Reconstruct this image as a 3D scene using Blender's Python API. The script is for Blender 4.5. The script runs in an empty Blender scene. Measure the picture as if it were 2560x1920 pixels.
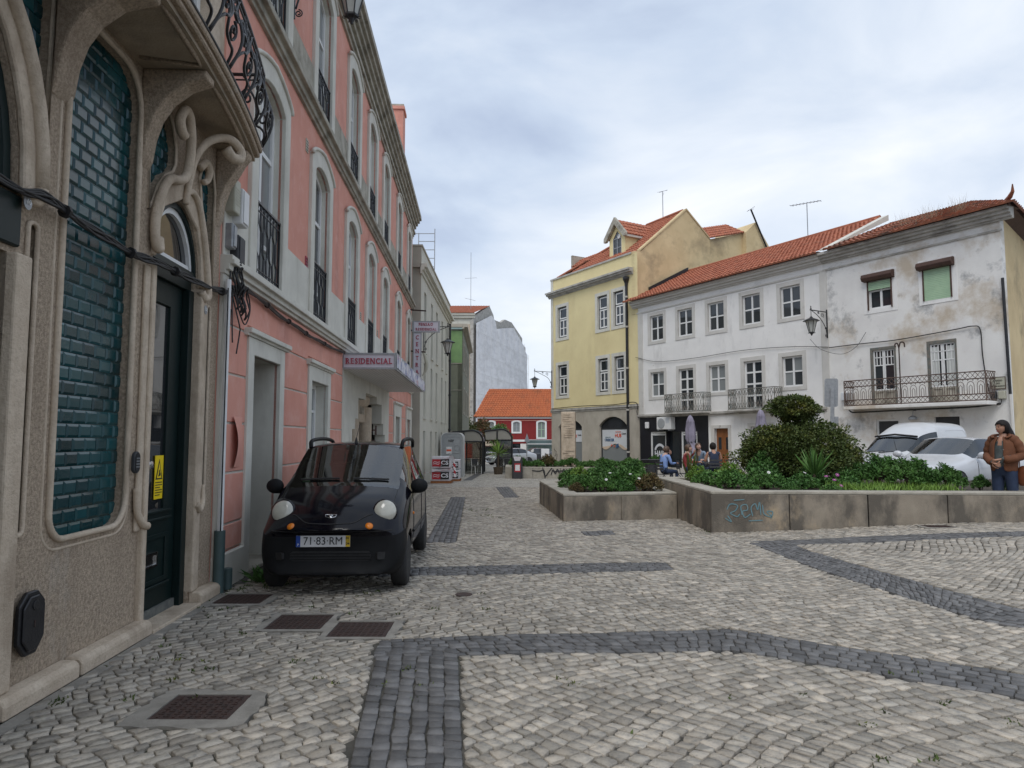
import bpy, math, random
import numpy as np
from mathutils import Vector, Matrix
sc = bpy.context.scene
RND = random.Random(11)
PI = math.pi
# ---------------------------------------------------------------- camera, sky, sun, exposure
cam = bpy.data.cameras.new('camera'); camo = bpy.data.objects.new('camera', cam); sc.collection.objects.link(camo)
camo.location = (0, 0, 1.55); camo.rotation_euler = (PI/2 + math.atan(136/1750), 0, 0)
cam.sensor_fit = 'HORIZONTAL'; cam.sensor_width = 36; cam.lens = 36*1750/2560; cam.clip_start = .05; cam.clip_end = 3000
sc.camera = camo
SUN_EL, SUN_AZ = math.radians(56), math.radians(200)      # compass-like azimuth from +Y toward +X
w = bpy.data.worlds.new('World'); sc.world = w; w.use_nodes = True
nt = w.node_tree; nt.nodes.clear(); N = nt.nodes.new; K = nt.links.new
out = N('ShaderNodeOutputWorld'); bg = N('ShaderNodeBackground'); bg.inputs['Strength'].default_value = .1
sky = N('ShaderNodeTexSky'); sky.sky_type = 'NISHITA'; sky.sun_disc = False; sky.sun_elevation = SUN_EL; sky.sun_rotation = SUN_AZ
tc = N('ShaderNodeTexCoord'); mp = N('ShaderNodeMapping'); mp.inputs['Scale'].default_value = (1.0, 1.0, 2.6); mp.inputs['Rotation'].default_value = (0, .25, .5)
n1 = N('ShaderNodeTexNoise'); n1.inputs['Scale'].default_value = 2.3; n1.inputs['Detail'].default_value = 7; n1.inputs['Roughness'].default_value = .52; n1.inputs['Distortion'].default_value = .35
n2 = N('ShaderNodeTexNoise'); n2.inputs['Scale'].default_value = 1.0; n2.inputs['Detail'].default_value = 2
ad = N('ShaderNodeMath'); ad.operation = 'MULTIPLY_ADD'; ad.inputs[1].default_value = .6
cr = N('ShaderNodeValToRGB'); e = cr.color_ramp.elements
e[0].position = .30; e[0].color = (.42, .50, .66, 1); e[1].position = .82; e[1].color = (.98, .985, 1, 1)
x = e.new(.46); x.color = (.57, .66, .80, 1); x = e.new(.64); x.color = (.77, .83, .915, 1)
mu = N('ShaderNodeMix'); mu.data_type = 'RGBA'; mu.blend_type = 'MULTIPLY'; mu.inputs[0].default_value = 1; mu.inputs[7].default_value = (9.9, 9.9, 9.9, 1)
mx = N('ShaderNodeMix'); mx.data_type = 'RGBA'; mx.inputs[0].default_value = .93
K(tc.outputs['Generated'], mp.inputs['Vector']); K(mp.outputs[0], n1.inputs['Vector']); K(mp.outputs[0], n2.inputs['Vector'])
K(n2.outputs['Fac'], ad.inputs[0]); K(n1.outputs['Fac'], ad.inputs[2])
sb = N('ShaderNodeMath'); sb.operation = 'SUBTRACT'; sb.inputs[1].default_value = .3; K(ad.outputs[0], sb.inputs[0])
K(sb.outputs[0], cr.inputs[0]); K(cr.outputs[0], mu.inputs[6]); K(sky.outputs[0], mx.inputs[6]); K(mu.outputs[2], mx.inputs[7])
K(mx.outputs[2], bg.inputs['Color']); K(bg.outputs[0], out.inputs['Surface'])
sl = bpy.data.lights.new('sun', 'SUN'); sl.energy = 1.5; sl.angle = math.radians(35); sl.color = (1, .965, .92)
so = bpy.data.objects.new('sun', sl); sc.collection.objects.link(so)
sd = Vector((math.sin(SUN_AZ)*math.cos(SUN_EL), math.cos(SUN_AZ)*math.cos(SUN_EL), math.sin(SUN_EL)))
so.rotation_euler = sd.to_track_quat('Z', 'Y').to_euler(); so.location = sd*60
vs = sc.view_settings; vs.view_transform = 'Standard'; vs.look = 'None'; vs.gamma = 1; vs.exposure = 0.22; vs.use_curve_mapping = False

# ---------------------------------------------------------------- helpers
COL = sc.collection.objects
def link(o, parent=None):
    COL.link(o)
    if parent is not None: o.parent = parent
    return o
def tag(o, label=None, cat=None, group=None, kind=None):
    if label: o['label'] = label
    if cat: o['category'] = cat
    if group: o['group'] = group
    if kind: o['kind'] = kind
    return o
def thing(name, label, cat, loc=(0, 0, 0), rz=0, group=None):
    o = bpy.data.objects.new(name, None); o.empty_display_size = .2; COL.link(o)
    o.location = loc; o.rotation_euler = (0, 0, rz); return tag(o, label, cat, group)
def dup(root, loc, rz=None, label=None, group=None, scale=None):
    def cp(o, p):
        c = o.copy(); COL.link(c)
        if p is not None: c.parent = p
        for ch in KIDS.get(o.name, []): cp(ch, c)
        return c
    r = cp(root, None); r.location = loc
    if rz is not None: r.rotation_euler = (0, 0, rz)
    if scale is not None: r.scale = scale if hasattr(scale, '__len__') else (scale,)*3
    if label: r['label'] = label
    if group: r['group'] = group
    return r
KIDS = {}
def sm(x, a, b):
    t = max(0., min(1., (x-a)/(b-a))); return t*t*(3-2*t)
def gz(X, Y): return -.0135*max(0, min(Y, 90)-8)*(1-sm(X, 2.5, 8.5)) + .16*sm(X, 3, 8.5)

class MB:
    def __init__(s): s.v = []; s.f = []; s.m = []; s.mi = 0
    def add(s, V, F):
        b = len(s.v); s.v += [tuple(p) for p in V]; s.f += [tuple(b+i for i in q) for q in F]; s.m += [s.mi]*len(F); return s
    def box(s, x0, x1, y0, y1, z0, z1):
        if x0 > x1: x0, x1 = x1, x0
        if y0 > y1: y0, y1 = y1, y0
        if z0 > z1: z0, z1 = z1, z0
        return s.add([(x0,y0,z0),(x1,y0,z0),(x1,y1,z0),(x0,y1,z0),(x0,y0,z1),(x1,y0,z1),(x1,y1,z1),(x0,y1,z1)],
                     [(0,3,2,1),(4,5,6,7),(0,1,5,4),(1,2,6,5),(2,3,7,6),(3,0,4,7)])
    def pr(s, poly, y0, y1):            # polygon in (x,z), counter-clockwise seen from -y, extruded y0 (front) to y1
        n = len(poly); V = [(a, y0, b) for a, b in poly] + [(a, y1, b) for a, b in poly]
        F = [tuple(range(n)), tuple(range(2*n-1, n-1, -1))] + [(i, n+i, n+(i+1) % n, (i+1) % n) for i in range(n)]
        return s.add(V, F)
    def px(s, poly, x0, x1):            # polygon in (y,z) extruded along x
        n = len(poly); V = [(x0, a, b) for a, b in poly] + [(x1, a, b) for a, b in poly]
        F = [tuple(range(n)), tuple(range(2*n-1, n-1, -1))] + [(i, n+i, n+(i+1) % n, (i+1) % n) for i in range(n)]
        return s.add(V, F)
    def pz(s, poly, z0, z1):            # polygon in (x,y) extruded along z
        n = len(poly); V = [(a, b, z0) for a, b in poly] + [(a, b, z1) for a, b in poly]
        F = [tuple(range(n-1, -1, -1)), tuple(range(n, 2*n))] + [(i, (i+1) % n, n+(i+1) % n, n+i) for i in range(n)]
        return s.add(V, F)
    def ring(s, a, b, y0, y1):          # frame between outlines a (inner) and b (outer) of equal length, front y0, back y1
        n = len(a); V = []
        for y in (y0, y1):
            V += [(p[0], y, p[1]) for p in a] + [(p[0], y, p[1]) for p in b]
        F = []
        for i in range(n):
            j = (i+1) % n
            F += [(i, n+i, n+j, j), (n+i, 3*n+i, 3*n+j, n+j), (2*n+i, i, j, 2*n+j), (2*n+i, 2*n+j, 3*n+j, 3*n+i)]
        return s.add(V, F)
    def tube(s, P, r, n=6, closed=False, cap=True, flat=1.0):
        P = [Vector(p) for p in P]; k = len(P)
        rr = r if hasattr(r, '__len__') else [r]*k
        T = []
        for i in range(k):
            a = P[(i-1) % k] if (closed or i > 0) else P[i]; b = P[(i+1) % k] if (closed or i < k-1) else P[i]
            t = b-a; T.append(t.normalized() if t.length > 1e-9 else Vector((0, 0, 1)))
        u = Vector((0, 0, 1)) if abs(T[0].z) < .9 else Vector((1, 0, 0))
        V = []
        for i in range(k):
            u = u-T[i]*u.dot(T[i])
            if u.length < 1e-6: u = T[i].orthogonal()
            u.normalize(); w_ = T[i].cross(u)
            for j in range(n):
                a = 2*PI*j/n; V.append(P[i]+(u*math.cos(a)*flat+w_*math.sin(a))*rr[i])
        F = []
        for i in range(k if closed else k-1):
            for j in range(n):
                a = i*n+j; b = i*n+(j+1) % n; c = ((i+1) % k)*n+(j+1) % n; d = ((i+1) % k)*n+j
                F.append((a, b, c, d))
        if cap and not closed: F += [tuple(range(n-1, -1, -1)), tuple((k-1)*n+j for j in range(n))]
        return s.add(V, F)
    def lathe(s, prof, c=(0, 0, 0), n=16, ax='z', a0=0., sq=(1, 1)):
        V = []; k = len(prof)
        for r, h in prof:
            for j in range(n):
                a = a0+2*PI*j/n; p = (r*math.cos(a)*sq[0], r*math.sin(a)*sq[1], h)
                if ax == 'y': p = (p[0], -p[2], p[1])
                elif ax == 'x': p = (p[2], p[0], p[1])
                V.append((c[0]+p[0], c[1]+p[1], c[2]+p[2]))
        F = [(i*n+j, i*n+(j+1) % n, (i+1)*n+(j+1) % n, (i+1)*n+j) for i in range(k-1) for j in range(n)]
        F += [tuple(range(n-1, -1, -1)), tuple((k-1)*n+j for j in range(n))]
        return s.add(V, F)
    def ball(s, c, r, n=10, m=7):
        rx, ry, rz = r if hasattr(r, '__len__') else (r, r, r); V = [(c[0], c[1], c[2]-rz)]
        for i in range(1, m):
            t = -PI/2+PI*i/m
            for j in range(n):
                a = 2*PI*j/n; V.append((c[0]+rx*math.cos(t)*math.cos(a), c[1]+ry*math.cos(t)*math.sin(a), c[2]+rz*math.sin(t)))
        V.append((c[0], c[1], c[2]+rz)); F = [(0, 1+(j+1) % n, 1+j) for j in range(n)]
        F += [(1+i*n+j, 1+i*n+(j+1) % n, 1+(i+1)*n+(j+1) % n, 1+(i+1)*n+j) for i in range(m-2) for j in range(n)]
        b = 1+(m-2)*n; F += [(b+j, b+(j+1) % n, len(V)-1) for j in range(n)]
        return s.add(V, F)
    def xf(s, M, i0=0):
        for i in range(i0, len(s.v)): s.v[i] = tuple(M @ Vector(s.v[i]))
        return s
    def mesh(s, name, mats, smooth=False):
        me = bpy.data.meshes.new(name); me.from_pydata(s.v, [], s.f)
        for m in (mats if isinstance(mats, (list, tuple)) else [mats]): me.materials.append(MT[m] if isinstance(m, str) else m)
        if any(s.m): me.polygons.foreach_set('material_index', s.m)
        if smooth:
            me.polygons.foreach_set('use_smooth', [True]*len(me.polygons))
            if smooth != 1: me.set_sharp_from_angle(angle=math.radians(smooth))
        me.update(); return me
    def build(s, name, mats, parent=None, smooth=False, bevel=0, seg=1):
        o = bpy.data.objects.new(name, s.mesh(name, mats, smooth)); link(o, parent)
        if parent is not None: KIDS.setdefault(parent.name, []).append(o)
        if bevel:
            b = o.modifiers.new('b', 'BEVEL'); b.width = bevel; b.segments = seg; b.limit_method = 'ANGLE'; b.angle_limit = .6
        return o
def _parts(s, name, mats, parent=None, smooth=False, bevel=0, seg=1):      # one object per connected piece
    par = list(range(len(s.v)))
    def find(i):
        while par[i] != i: par[i] = par[par[i]]; i = par[i]
        return i
    for f in s.f:
        a = find(f[0])
        for i in f[1:]: par[find(i)] = a
    gr = {}
    for k, f in enumerate(s.f): gr.setdefault(find(f[0]), []).append(k)
    R_ = []
    for ks in gr.values():
        m = MB(); mp = {}
        for k in ks:
            for i in s.f[k]:
                if i not in mp: mp[i] = len(m.v); m.v.append(s.v[i])
            m.f.append(tuple(mp[i] for i in s.f[k])); m.m.append(s.m[k])
        R_.append(m.build(name, mats, parent, smooth, bevel, seg))
    return R_
MB.parts = _parts
def inst(name, me, parent, loc=(0, 0, 0), rot=(0, 0, 0), sc_=None):
    o = bpy.data.objects.new(name, me); link(o, parent); o.location = loc; o.rotation_euler = rot
    if sc_: o.scale = sc_
    if parent is not None: KIDS.setdefault(parent.name, []).append(o)
    return o
def evald(o):
    dg = bpy.context.evaluated_depsgraph_get(); return bpy.data.meshes.new_from_object(o.evaluated_get(dg))
def text_mesh(txt, size, ext=.004, bold=0., sx=1., align='CENTER', sp=1.):
    cu = bpy.data.curves.new('t', 'FONT'); cu.body = txt; cu.size = size; cu.extrude = ext; cu.offset = bold; cu.align_x = align; cu.align_y = 'CENTER'; cu.resolution_u = 3; cu.space_character = sp
    o = bpy.data.objects.new('t', cu); COL.link(o); me = evald(o); bpy.data.objects.remove(o)
    if sx != 1:
        for v in me.vertices: v.co.x *= sx
    return me
def lettering(txt, size, mat, parent, loc, rot=(PI/2, 0, 0), bold=0., sx=1., ext=.004, name='lettering', sp=1., align='CENTER'):
    me = text_mesh(txt, size, ext, bold, sx, align, sp); me.materials.clear(); me.materials.append(MT[mat]); return inst(name, me, parent, loc, rot)
def strokes(name, mat, parent, lines, y, w_):   # flat painted ribbons on a wall plane (x,z polylines), one object per ribbon
    R_ = []
    for L in lines:
        m = MB(); V = []; k = len(L)
        for i in range(k):
            a = L[max(0, i-1)]; b = L[min(k-1, i+1)]; l = math.hypot(b[0]-a[0], b[1]-a[1]) or 1e-6; q = w_*(.5 if 0 < i < k-1 else .38); nx, nz = -(b[1]-a[1])/l*q, (b[0]-a[0])/l*q
            V += [(L[i][0]+nx, y, L[i][1]+nz), (L[i][0]-nx, y, L[i][1]-nz)]
        m.add(V, [(2*i, 2*i+1, 2*i+3, 2*i+2) for i in range(k-1)]); R_.append(m.build(name, mat, parent)); y -= .0006
    return R_

# ---------------------------------------------------------------- materials
MT = {}
def mat(name, c1, c2=None, rough=.8, scale=3., bump=0., bs=60., metal=0., spec=.5, det=6, stain=None, coat=0., rnd=0., lo=.35, hi=.65, stretch=None, attr=None, stain2=None, alpha=None, duo=None):
    m = bpy.data.materials.new(name); m.use_nodes = True; t = m.node_tree; N = t.nodes.new; K = t.links.new
    p = t.nodes['Principled BSDF']; p.inputs['Roughness'].default_value = rough; p.inputs['Metallic'].default_value = metal
    p.inputs['Specular IOR Level'].default_value = spec; p.inputs['Coat Weight'].default_value = coat; p.inputs['Coat Roughness'].default_value = .04
    g = N('ShaderNodeNewGeometry'); vec = g.outputs['Position']
    if stretch:
        mp = N('ShaderNodeMapping'); mp.inputs['Scale'].default_value = stretch; K(vec, mp.inputs['Vector']); svec = mp.outputs[0]
    else: svec = vec
    c2 = c2 or tuple(k*.8 for k in c1)
    def noise(s, d=det, v=None, r=.6):
        n = N('ShaderNodeTexNoise'); n.inputs['Scale'].default_value = s; n.inputs['Detail'].default_value = d; n.inputs['Roughness'].default_value = r; K(v or vec, n.inputs['Vector']); return n.outputs['Fac']
    def ramp(f, a, b, ca=(0, 0, 0, 1), cb=(1, 1, 1, 1)):
        r = N('ShaderNodeValToRGB'); r.color_ramp.elements[0].position = a; r.color_ramp.elements[1].position = b; r.color_ramp.elements[0].color = ca; r.color_ramp.elements[1].color = cb; K(f, r.inputs[0]); return r.outputs[0]
    def mix(f, a, b, mode='MIX'):
        x = N('ShaderNodeMix'); x.data_type = 'RGBA'; x.blend_type = mode
        for k, q in ((0, f), (6, a), (7, b)):
            if hasattr(q, 'links'): K(q, x.inputs[k])
            elif k == 0: x.inputs[0].default_value = q
            else: x.inputs[k].default_value = (*q, 1)
        return x.outputs[2]
    col = ramp(noise(scale, v=svec), lo, hi, (*c1, 1), (*c2, 1))
    for st in (stain, stain2):
        if st: # colour, scale, low, high, amount, stretch
            v = vec
            if len(st) > 5: q = N('ShaderNodeMapping'); q.inputs['Scale'].default_value = st[5]; K(vec, q.inputs['Vector']); v = q.outputs[0]
            f = ramp(noise(st[1], 8, v, .65), st[2], st[3], (0, 0, 0, 1), (st[4],)*3+(1,)); col = mix(f, col, st[0])
    if rnd or attr:
        if attr: a = N('ShaderNodeAttribute'); a.attribute_name = attr; fr = a.outputs['Fac']
        else: a = N('ShaderNodeObjectInfo'); fr = a.outputs['Random']
        mr = N('ShaderNodeMapRange'); mr.inputs[3].default_value = 1-rnd; mr.inputs[4].default_value = 1+rnd; K(fr, mr.inputs[0])
        hs = N('ShaderNodeHueSaturation'); K(mr.outputs[0], hs.inputs['Value']); K(col, hs.inputs['Color'])
        col = hs.outputs[0]
    if attr == 'tint' and duo:
        fr2 = N('ShaderNodeMath'); fr2.operation = 'MULTIPLY'; fr2.inputs[1].default_value = 7.3; K(fr, fr2.inputs[0]); fr3 = N('ShaderNodeMath'); fr3.operation = 'FRACT'; K(fr2.outputs[0], fr3.inputs[0]); col = mix(fr3.outputs[0], col, mix(.75, col, duo, 'MULTIPLY'))
    K(col, p.inputs['Base Color'])
    if bump:
        b = N('ShaderNodeBump'); b.inputs['Strength'].default_value = bump; b.inputs['Distance'].default_value = .02; K(noise(bs, 5), b.inputs['Height']); K(b.outputs[0], p.inputs['Normal'])
    if alpha is not None: p.inputs['Alpha'].default_value = alpha
    MT[name] = m; return m
def glass(name, tint=(.02, .025, .03), rough=.03, see=0., ior=1.6, tc_=(.6, .66, .66)):
    m = bpy.data.materials.new(name); m.use_nodes = True; t = m.node_tree; N = t.nodes.new; K = t.links.new; p = t.nodes['Principled BSDF']
    p.inputs['Base Color'].default_value = (*tint, 1); p.inputs['Roughness'].default_value = rough; p.inputs['IOR'].default_value = ior
    g = N('ShaderNodeNewGeometry'); n = N('ShaderNodeTexNoise'); n.inputs['Scale'].default_value = 1.7; n.inputs['Detail'].default_value = 1; K(g.outputs['Position'], n.inputs['Vector'])
    b = N('ShaderNodeBump'); b.inputs['Strength'].default_value = .06; b.inputs['Distance'].default_value = .05; K(n.outputs['Fac'], b.inputs['Height']); K(b.outputs[0], p.inputs['Normal'])
    if see:
        tr = N('ShaderNodeBsdfTransparent'); tr.inputs['Color'].default_value = (*tc_, 1); mx = N('ShaderNodeMixShader'); mx.inputs[0].default_value = 1-see
        K(tr.outputs[0], mx.inputs[1]); K(p.outputs[0], mx.inputs[2]); K(mx.outputs[0], t.nodes['Material Output'].inputs['Surface'])
        gl = N('ShaderNodeBsdfGlossy'); gl.inputs['Roughness'].default_value = rough; fr = N('ShaderNodeFresnel'); fr.inputs['IOR'].default_value = ior; m2 = N('ShaderNodeMixShader')
        K(fr.outputs[0], m2.inputs[0]); K(mx.outputs[0], m2.inputs[1]); K(gl.outputs[0], m2.inputs[2]); K(m2.outputs[0], t.nodes['Material Output'].inputs['Surface'])
    MT[name] = m; return m
mat('pink', (.70, .335, .258), (.64, .285, .215), .9, 1.2, .35, 130, stain=((.34, .15, .13), 1.3, .50, .74, .55, (1, 1, .22)), stain2=((.74, .43, .36), 2.6, .50, .70, .55))
mat('trim', (.66, .64, .565), (.57, .55, .485), .85, 2.2, .3, 110, stain=((.33, .30, .25), 1.8, .53, .75, .55, (1, 1, .3)))
mat('trim_old', (.46, .43, .36), (.30, .275, .22), .9, 3, .5, 70, stain=((.09, .085, .07), 2.6, .5, .72, .8))
mat('white_paint', (.76, .76, .74), (.70, .70, .69), .55, 4)
mat('white_wall', (.80, .785, .755), (.74, .725, .70), .9, 1.3, .3, 90, stain=((.42, .41, .39), 1.6, .54, .74, .5, (1, 1, .35)), stain2=((.36, .32, .26), 7, .65, .73, .6))
mat('weathered', (.78, .765, .73), (.70, .68, .65), .92, 1.2, .5, 50, stain=((.42, .32, .20), .62, .51, .66, .70), stain2=((.15, .155, .16), .95, .56, .69, .75))
mat('white_trim', (.60, .58, .54), (.54, .52, .48), .85, 2.5, .25, 90, stain=((.30, .28, .25), 3, .6, .8, .6))
mat('grey_cornice', (.52, .50, .46), (.34, .32, .285), .9, 2.2, .4, 60, stain=((.10, .095, .08), 1.8, .52, .75, .8, (1, 1, 2.5)))
mat('yellow', (.76, .65, .36), (.70, .59, .32), .9, 1.0, .25, 110, stain=((.45, .34, .17), .7, .55, .8, .4, (1, 1, .4)))
mat('yellow_old', (.66, .52, .30), (.56, .43, .24), .92, .9, .3, 80, stain=((.20, .155, .10), .55, .52, .7, .65))
mat('shop_stone', (.47, .43, .36), (.38, .345, .285), .85, 1.6, .3, 80, stain=((.24, .20, .16), 1.0, .52, .78, .6, (1, 1, .4)))
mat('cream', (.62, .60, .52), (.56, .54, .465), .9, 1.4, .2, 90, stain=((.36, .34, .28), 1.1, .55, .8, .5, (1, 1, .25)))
mat('cream_shade', (.45, .41, .34), (.40, .36, .30), .9, 1.5, .2, 80)  # darker cream; also stands for shade on the cream building's side wall
mat('redwall', (.235, .022, .022), (.19, .018, .018), .9, 2, .2, 60)
mat('rooftile', (.44, .155, .085), (.28, .09, .05), .85, 5, .3, 40, stain=((.12, .085, .06), 2.4, .55, .75, .7), stain2=((.62, .32, .18), 6, .6, .75, .6))
mat('rooftile_old', (.36, .12, .06), (.20, .075, .045), .88, 4, .35, 40, stain=((.06, .05, .04), 1.6, .47, .68, .85), stain2=((.42, .30, .20), 7, .62, .74, .6))
mat('rooftile_new', (.50, .155, .055), (.36, .10, .04), .85, 5, .2, 40, stain=((.20, .08, .04), 1.2, .5, .7, .6))
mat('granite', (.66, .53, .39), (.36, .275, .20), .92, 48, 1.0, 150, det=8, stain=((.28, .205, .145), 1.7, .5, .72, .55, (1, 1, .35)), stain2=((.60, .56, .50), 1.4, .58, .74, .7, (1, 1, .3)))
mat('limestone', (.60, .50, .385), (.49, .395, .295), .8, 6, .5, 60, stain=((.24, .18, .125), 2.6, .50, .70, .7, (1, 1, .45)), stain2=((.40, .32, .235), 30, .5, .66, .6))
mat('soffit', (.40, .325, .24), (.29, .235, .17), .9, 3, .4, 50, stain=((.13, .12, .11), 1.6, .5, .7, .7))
mat('grout', (.16, .16, .14), (.09, .095, .09), .9, 12)
mat('tile', (.009, .060, .066), (.006, .042, .048), .20, 1.6, .08, 9, rnd=.4, coat=.12, spec=.42)
mat('iron', (.010, .010, .012), (.018, .018, .02), .42, 12, .15, 60)
mat('iron_grey', (.10, .12, .11), (.19, .16, .13), .7, 8, .2, 60)
mat('iron_rust', (.075, .045, .035), (.14, .10, .08), .8, 9, .3, 60)
mat('castrust', (.055, .028, .021), (.035, .022, .018), .75, 22, .4, 90)
mat('doorgreen', (.0045, .013, .0125), (.007, .017, .016), .42, 3, .03, 80, spec=.28)
mat('doorbrown', (.055, .03, .024), (.04, .022, .018), .5, 6)
mat('wood', (.30, .115, .035), (.20, .07, .022), .5, 3, .1, 60, stretch=(14, 14, 1))
mat('steel', (.62, .62, .62), (.5, .5, .5), .22, 8, metal=1)
mat('galv', (.36, .375, .39), (.28, .29, .30), .5, 14, metal=.5)
mat('plastic_grey', (.34, .355, .36), (.29, .30, .305), .55, 6)
mat('plastic_beige', (.46, .45, .36), (.40, .39, .31), .6, 6)
mat('plastic_white', (.74, .74, .73), (.66, .66, .65), .5, 5)
mat('plastic_dark', (.03, .031, .034), (.04, .041, .044), .6, 9)
mat('rubber', (.012, .012, .013), (.02, .02, .02), .75, 20, .2, 90)
mat('cable', (.009, .009, .010), (.02, .018, .017), .6, 8)
mat('cable_brown', (.035, .022, .018), (.05, .035, .03), .7, 8)
mat('greenpipe', (.055, .09, .09), (.045, .075, .075), .55, 7)
mat('yellow_sticker', (.85, .62, .005), (.82, .6, .005), .5, 3)
mat('black_print', (.01, .01, .01), (.012, .012, .012), .6, 3)
mat('concrete', (.32, .275, .215), (.225, .19, .148), .9, 1.8, .4, 60, stain=((.085, .075, .062), 1.3, .44, .58, .85, (1, 1, .5)), stain2=((.42, .33, .22), 1.7, .56, .68, .8, (1, 1, .6)))
mat('concrete_top', (.40, .37, .31), (.30, .275, .23), .92, 4, .4, 60, stain=((.17, .155, .12), 1.6, .5, .75, .6))
mat('joint', (.085, .078, .066), (.045, .043, .036), .98, 3.2, .5, 80, stain=((.034, .050, .018), .7, .54, .68, .7), stain2=((.20, .18, .15), .55, .50, .64, .7))
mat('cobble', (.455, .40, .325), (.325, .287, .238), .82, 11, .6, 55, stain=((.20, .19, .175), 22, .52, .68, .65), stain2=((.16, .145, .12), 1.3, .52, .70, .55), rnd=.30, attr='tint', duo=(.80, .84, .88))
mat('basalt', (.135, .131, .128), (.095, .093, .092), .7, 12, .35, 80, stain=((.19, .19, .185), 7, .57, .75, .6), rnd=.36, attr='tint')
mat('soil', (.06, .045, .03), (.04, .03, .02), 1, 9, .8, 40)
mat('manhole_frame', (.29, .27, .235), (.20, .185, .16), .92, 7, .4, 70)
mat('curtain', (.55, .56, .53), (.46, .47, .45), .9, 3, stretch=(9, 9, .4))
mat('shutter_green', (.40, .56, .37), (.34, .49, .32), .6, 3)
mat('woodbox', (.085, .042, .03), (.055, .028, .02), .7, 6, .3, 50)
mat('lantern_glass', (.52, .52, .48), (.44, .44, .40), .35, 6)
mat('graffiti_blue', (.10, .22, .26), (.16, .24, .25), .8, 14)
mat('graffiti_black', (.012, .012, .014), (.02, .02, .022), .6, 5)
mat('graffiti_white', (.75, .76, .78), (.7, .7, .73), .6, 5)
mat('sign_panel', (.60, .57, .63), (.55, .525, .58), .45, 2)
mat('sign_red', (.36, .035, .07), (.30, .03, .06), .6, 6, stain=((.55, .4, .45), 9, .55, .75, .5))
mat('canopy_under', (.70, .69, .68), (.64, .63, .62), .5, 1.4)
mat('banner', (.58, .56, .62), (.72, .72, .74), .6, 9, stain=((.16, .18, .36), 4, .5, .58, .8), stain2=((.42, .10, .14), 5, .57, .64, .7))
glass('glass_dark'); glass('glass_win', (.035, .04, .045), .05); glass('glass_pale', (.22, .235, .235), .08); glass('glass_car', (.01, .012, .012), .02, see=.72, ior=1.95, tc_=(.62, .70, .66)); glass('glass_clear', (.05, .05, .05), .04, see=.78, ior=1.45, tc_=(.75, .76, .74))
glass('glass_door', (.022, .024, .026), .02, ior=2.2)
mat('leaf', (.095, .20, .045), (.055, .14, .03), .6, 1.5, rnd=.35, attr='tint', spec=.4)
mat('leaf_bright', (.17, .28, .045), (.12, .22, .035), .6, 1.5, rnd=.35, attr='tint', spec=.4)
mat('leaf_dark', (.075, .105, .026), (.045, .07, .018), .6, 2.5, rnd=.45, attr='tint', spec=.35, stain=((.17, .165, .03), 2.5, .50, .68, .8))
mat('leaf_brown', (.13, .085, .03), (.085, .07, .025), .7, 2.5, rnd=.4, attr='tint')
mat('bark', (.10, .075, .05), (.06, .045, .03), .95, 12, .6, 50)
# ---------------------------------------------------------------- ground, cobbles, bands
def sheet(name, xs, ys, dz, m, fn=gz):
    V = [(a, b, fn(a, b)+dz) for b in ys for a in xs]; n = len(xs)
    F = [(j*n+i, j*n+i+1, (j+1)*n+i+1, (j+1)*n+i) for j in range(len(ys)-1) for i in range(n-1)]
    me = bpy.data.meshes.new(name); me.from_pydata(V, [], F); me.materials.append(MT[m]); me.polygons.foreach_set('use_smooth', [True]*len(F))
    return link(bpy.data.objects.new(name, me))
ground = tag(sheet('ground', [-400, -60, -20, -8, -3.5, -2, 0, 1.5]+[2+.4*i for i in range(22)]+[12, 16, 24, 60, 400], [-60, -10, -2, 2, 5, 8, 9.5, 11, 12, 13, 14, 16, 18, 21, 25, 30, 40, 60, 90, 150, 600], -.016, 'joint'), kind='structure')
def far_mat():
    m = mat('cobble_far', (.40, .37, .32), (.32, .30, .265), .85, 2.5, .3, 40, stain=((.26, .255, .24), .6, .52, .75, .6)); t = m.node_tree; N = t.nodes.new; K = t.links.new
    p = t.nodes['Principled BSDF']; src = p.inputs['Base Color'].links[0].from_socket
    g = N('ShaderNodeNewGeometry'); v = N('ShaderNodeTexVoronoi'); v.inputs['Scale'].default_value = 8.5; v.feature = 'DISTANCE_TO_EDGE'; K(g.outputs['Position'], v.inputs['Vector'])
    v2 = N('ShaderNodeTexVoronoi'); v2.inputs['Scale'].default_value = 8.5; K(g.outputs['Position'], v2.inputs['Vector'])
    r = N('ShaderNodeValToRGB'); r.color_ramp.elements[0].position = .0; r.color_ramp.elements[0].color = (.3, .29, .26, 1); r.color_ramp.elements[1].position = .09; K(v.outputs['Distance'], r.inputs[0])
    x = N('ShaderNodeMix'); x.data_type = 'RGBA'; x.blend_type = 'MULTIPLY'; x.inputs[0].default_value = 1; K(src, x.inputs[6]); K(r.outputs[0], x.inputs[7])
    hs = N('ShaderNodeHueSaturation'); mr = N('ShaderNodeMapRange'); mr.inputs[3].default_value = .72; mr.inputs[4].default_value = 1.25; sp = N('ShaderNodeSeparateColor'); K(v2.outputs['Color'], sp.inputs[0]); K(sp.outputs[0], mr.inputs[0]); K(mr.outputs[0], hs.inputs['Value']); K(x.outputs[2], hs.inputs['Color']); K(hs.outputs[0], p.inputs['Base Color'])
far_mat()
tag(sheet('street', [-9, -4, -2, 0, 1, 2, 3, 4, 5, 6, 7, 8, 9, 11, 14, 20, 40], [26, 30, 35, 40, 50, 60, 75, 90, 120], .002, 'cobble_far'), kind='structure')

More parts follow.
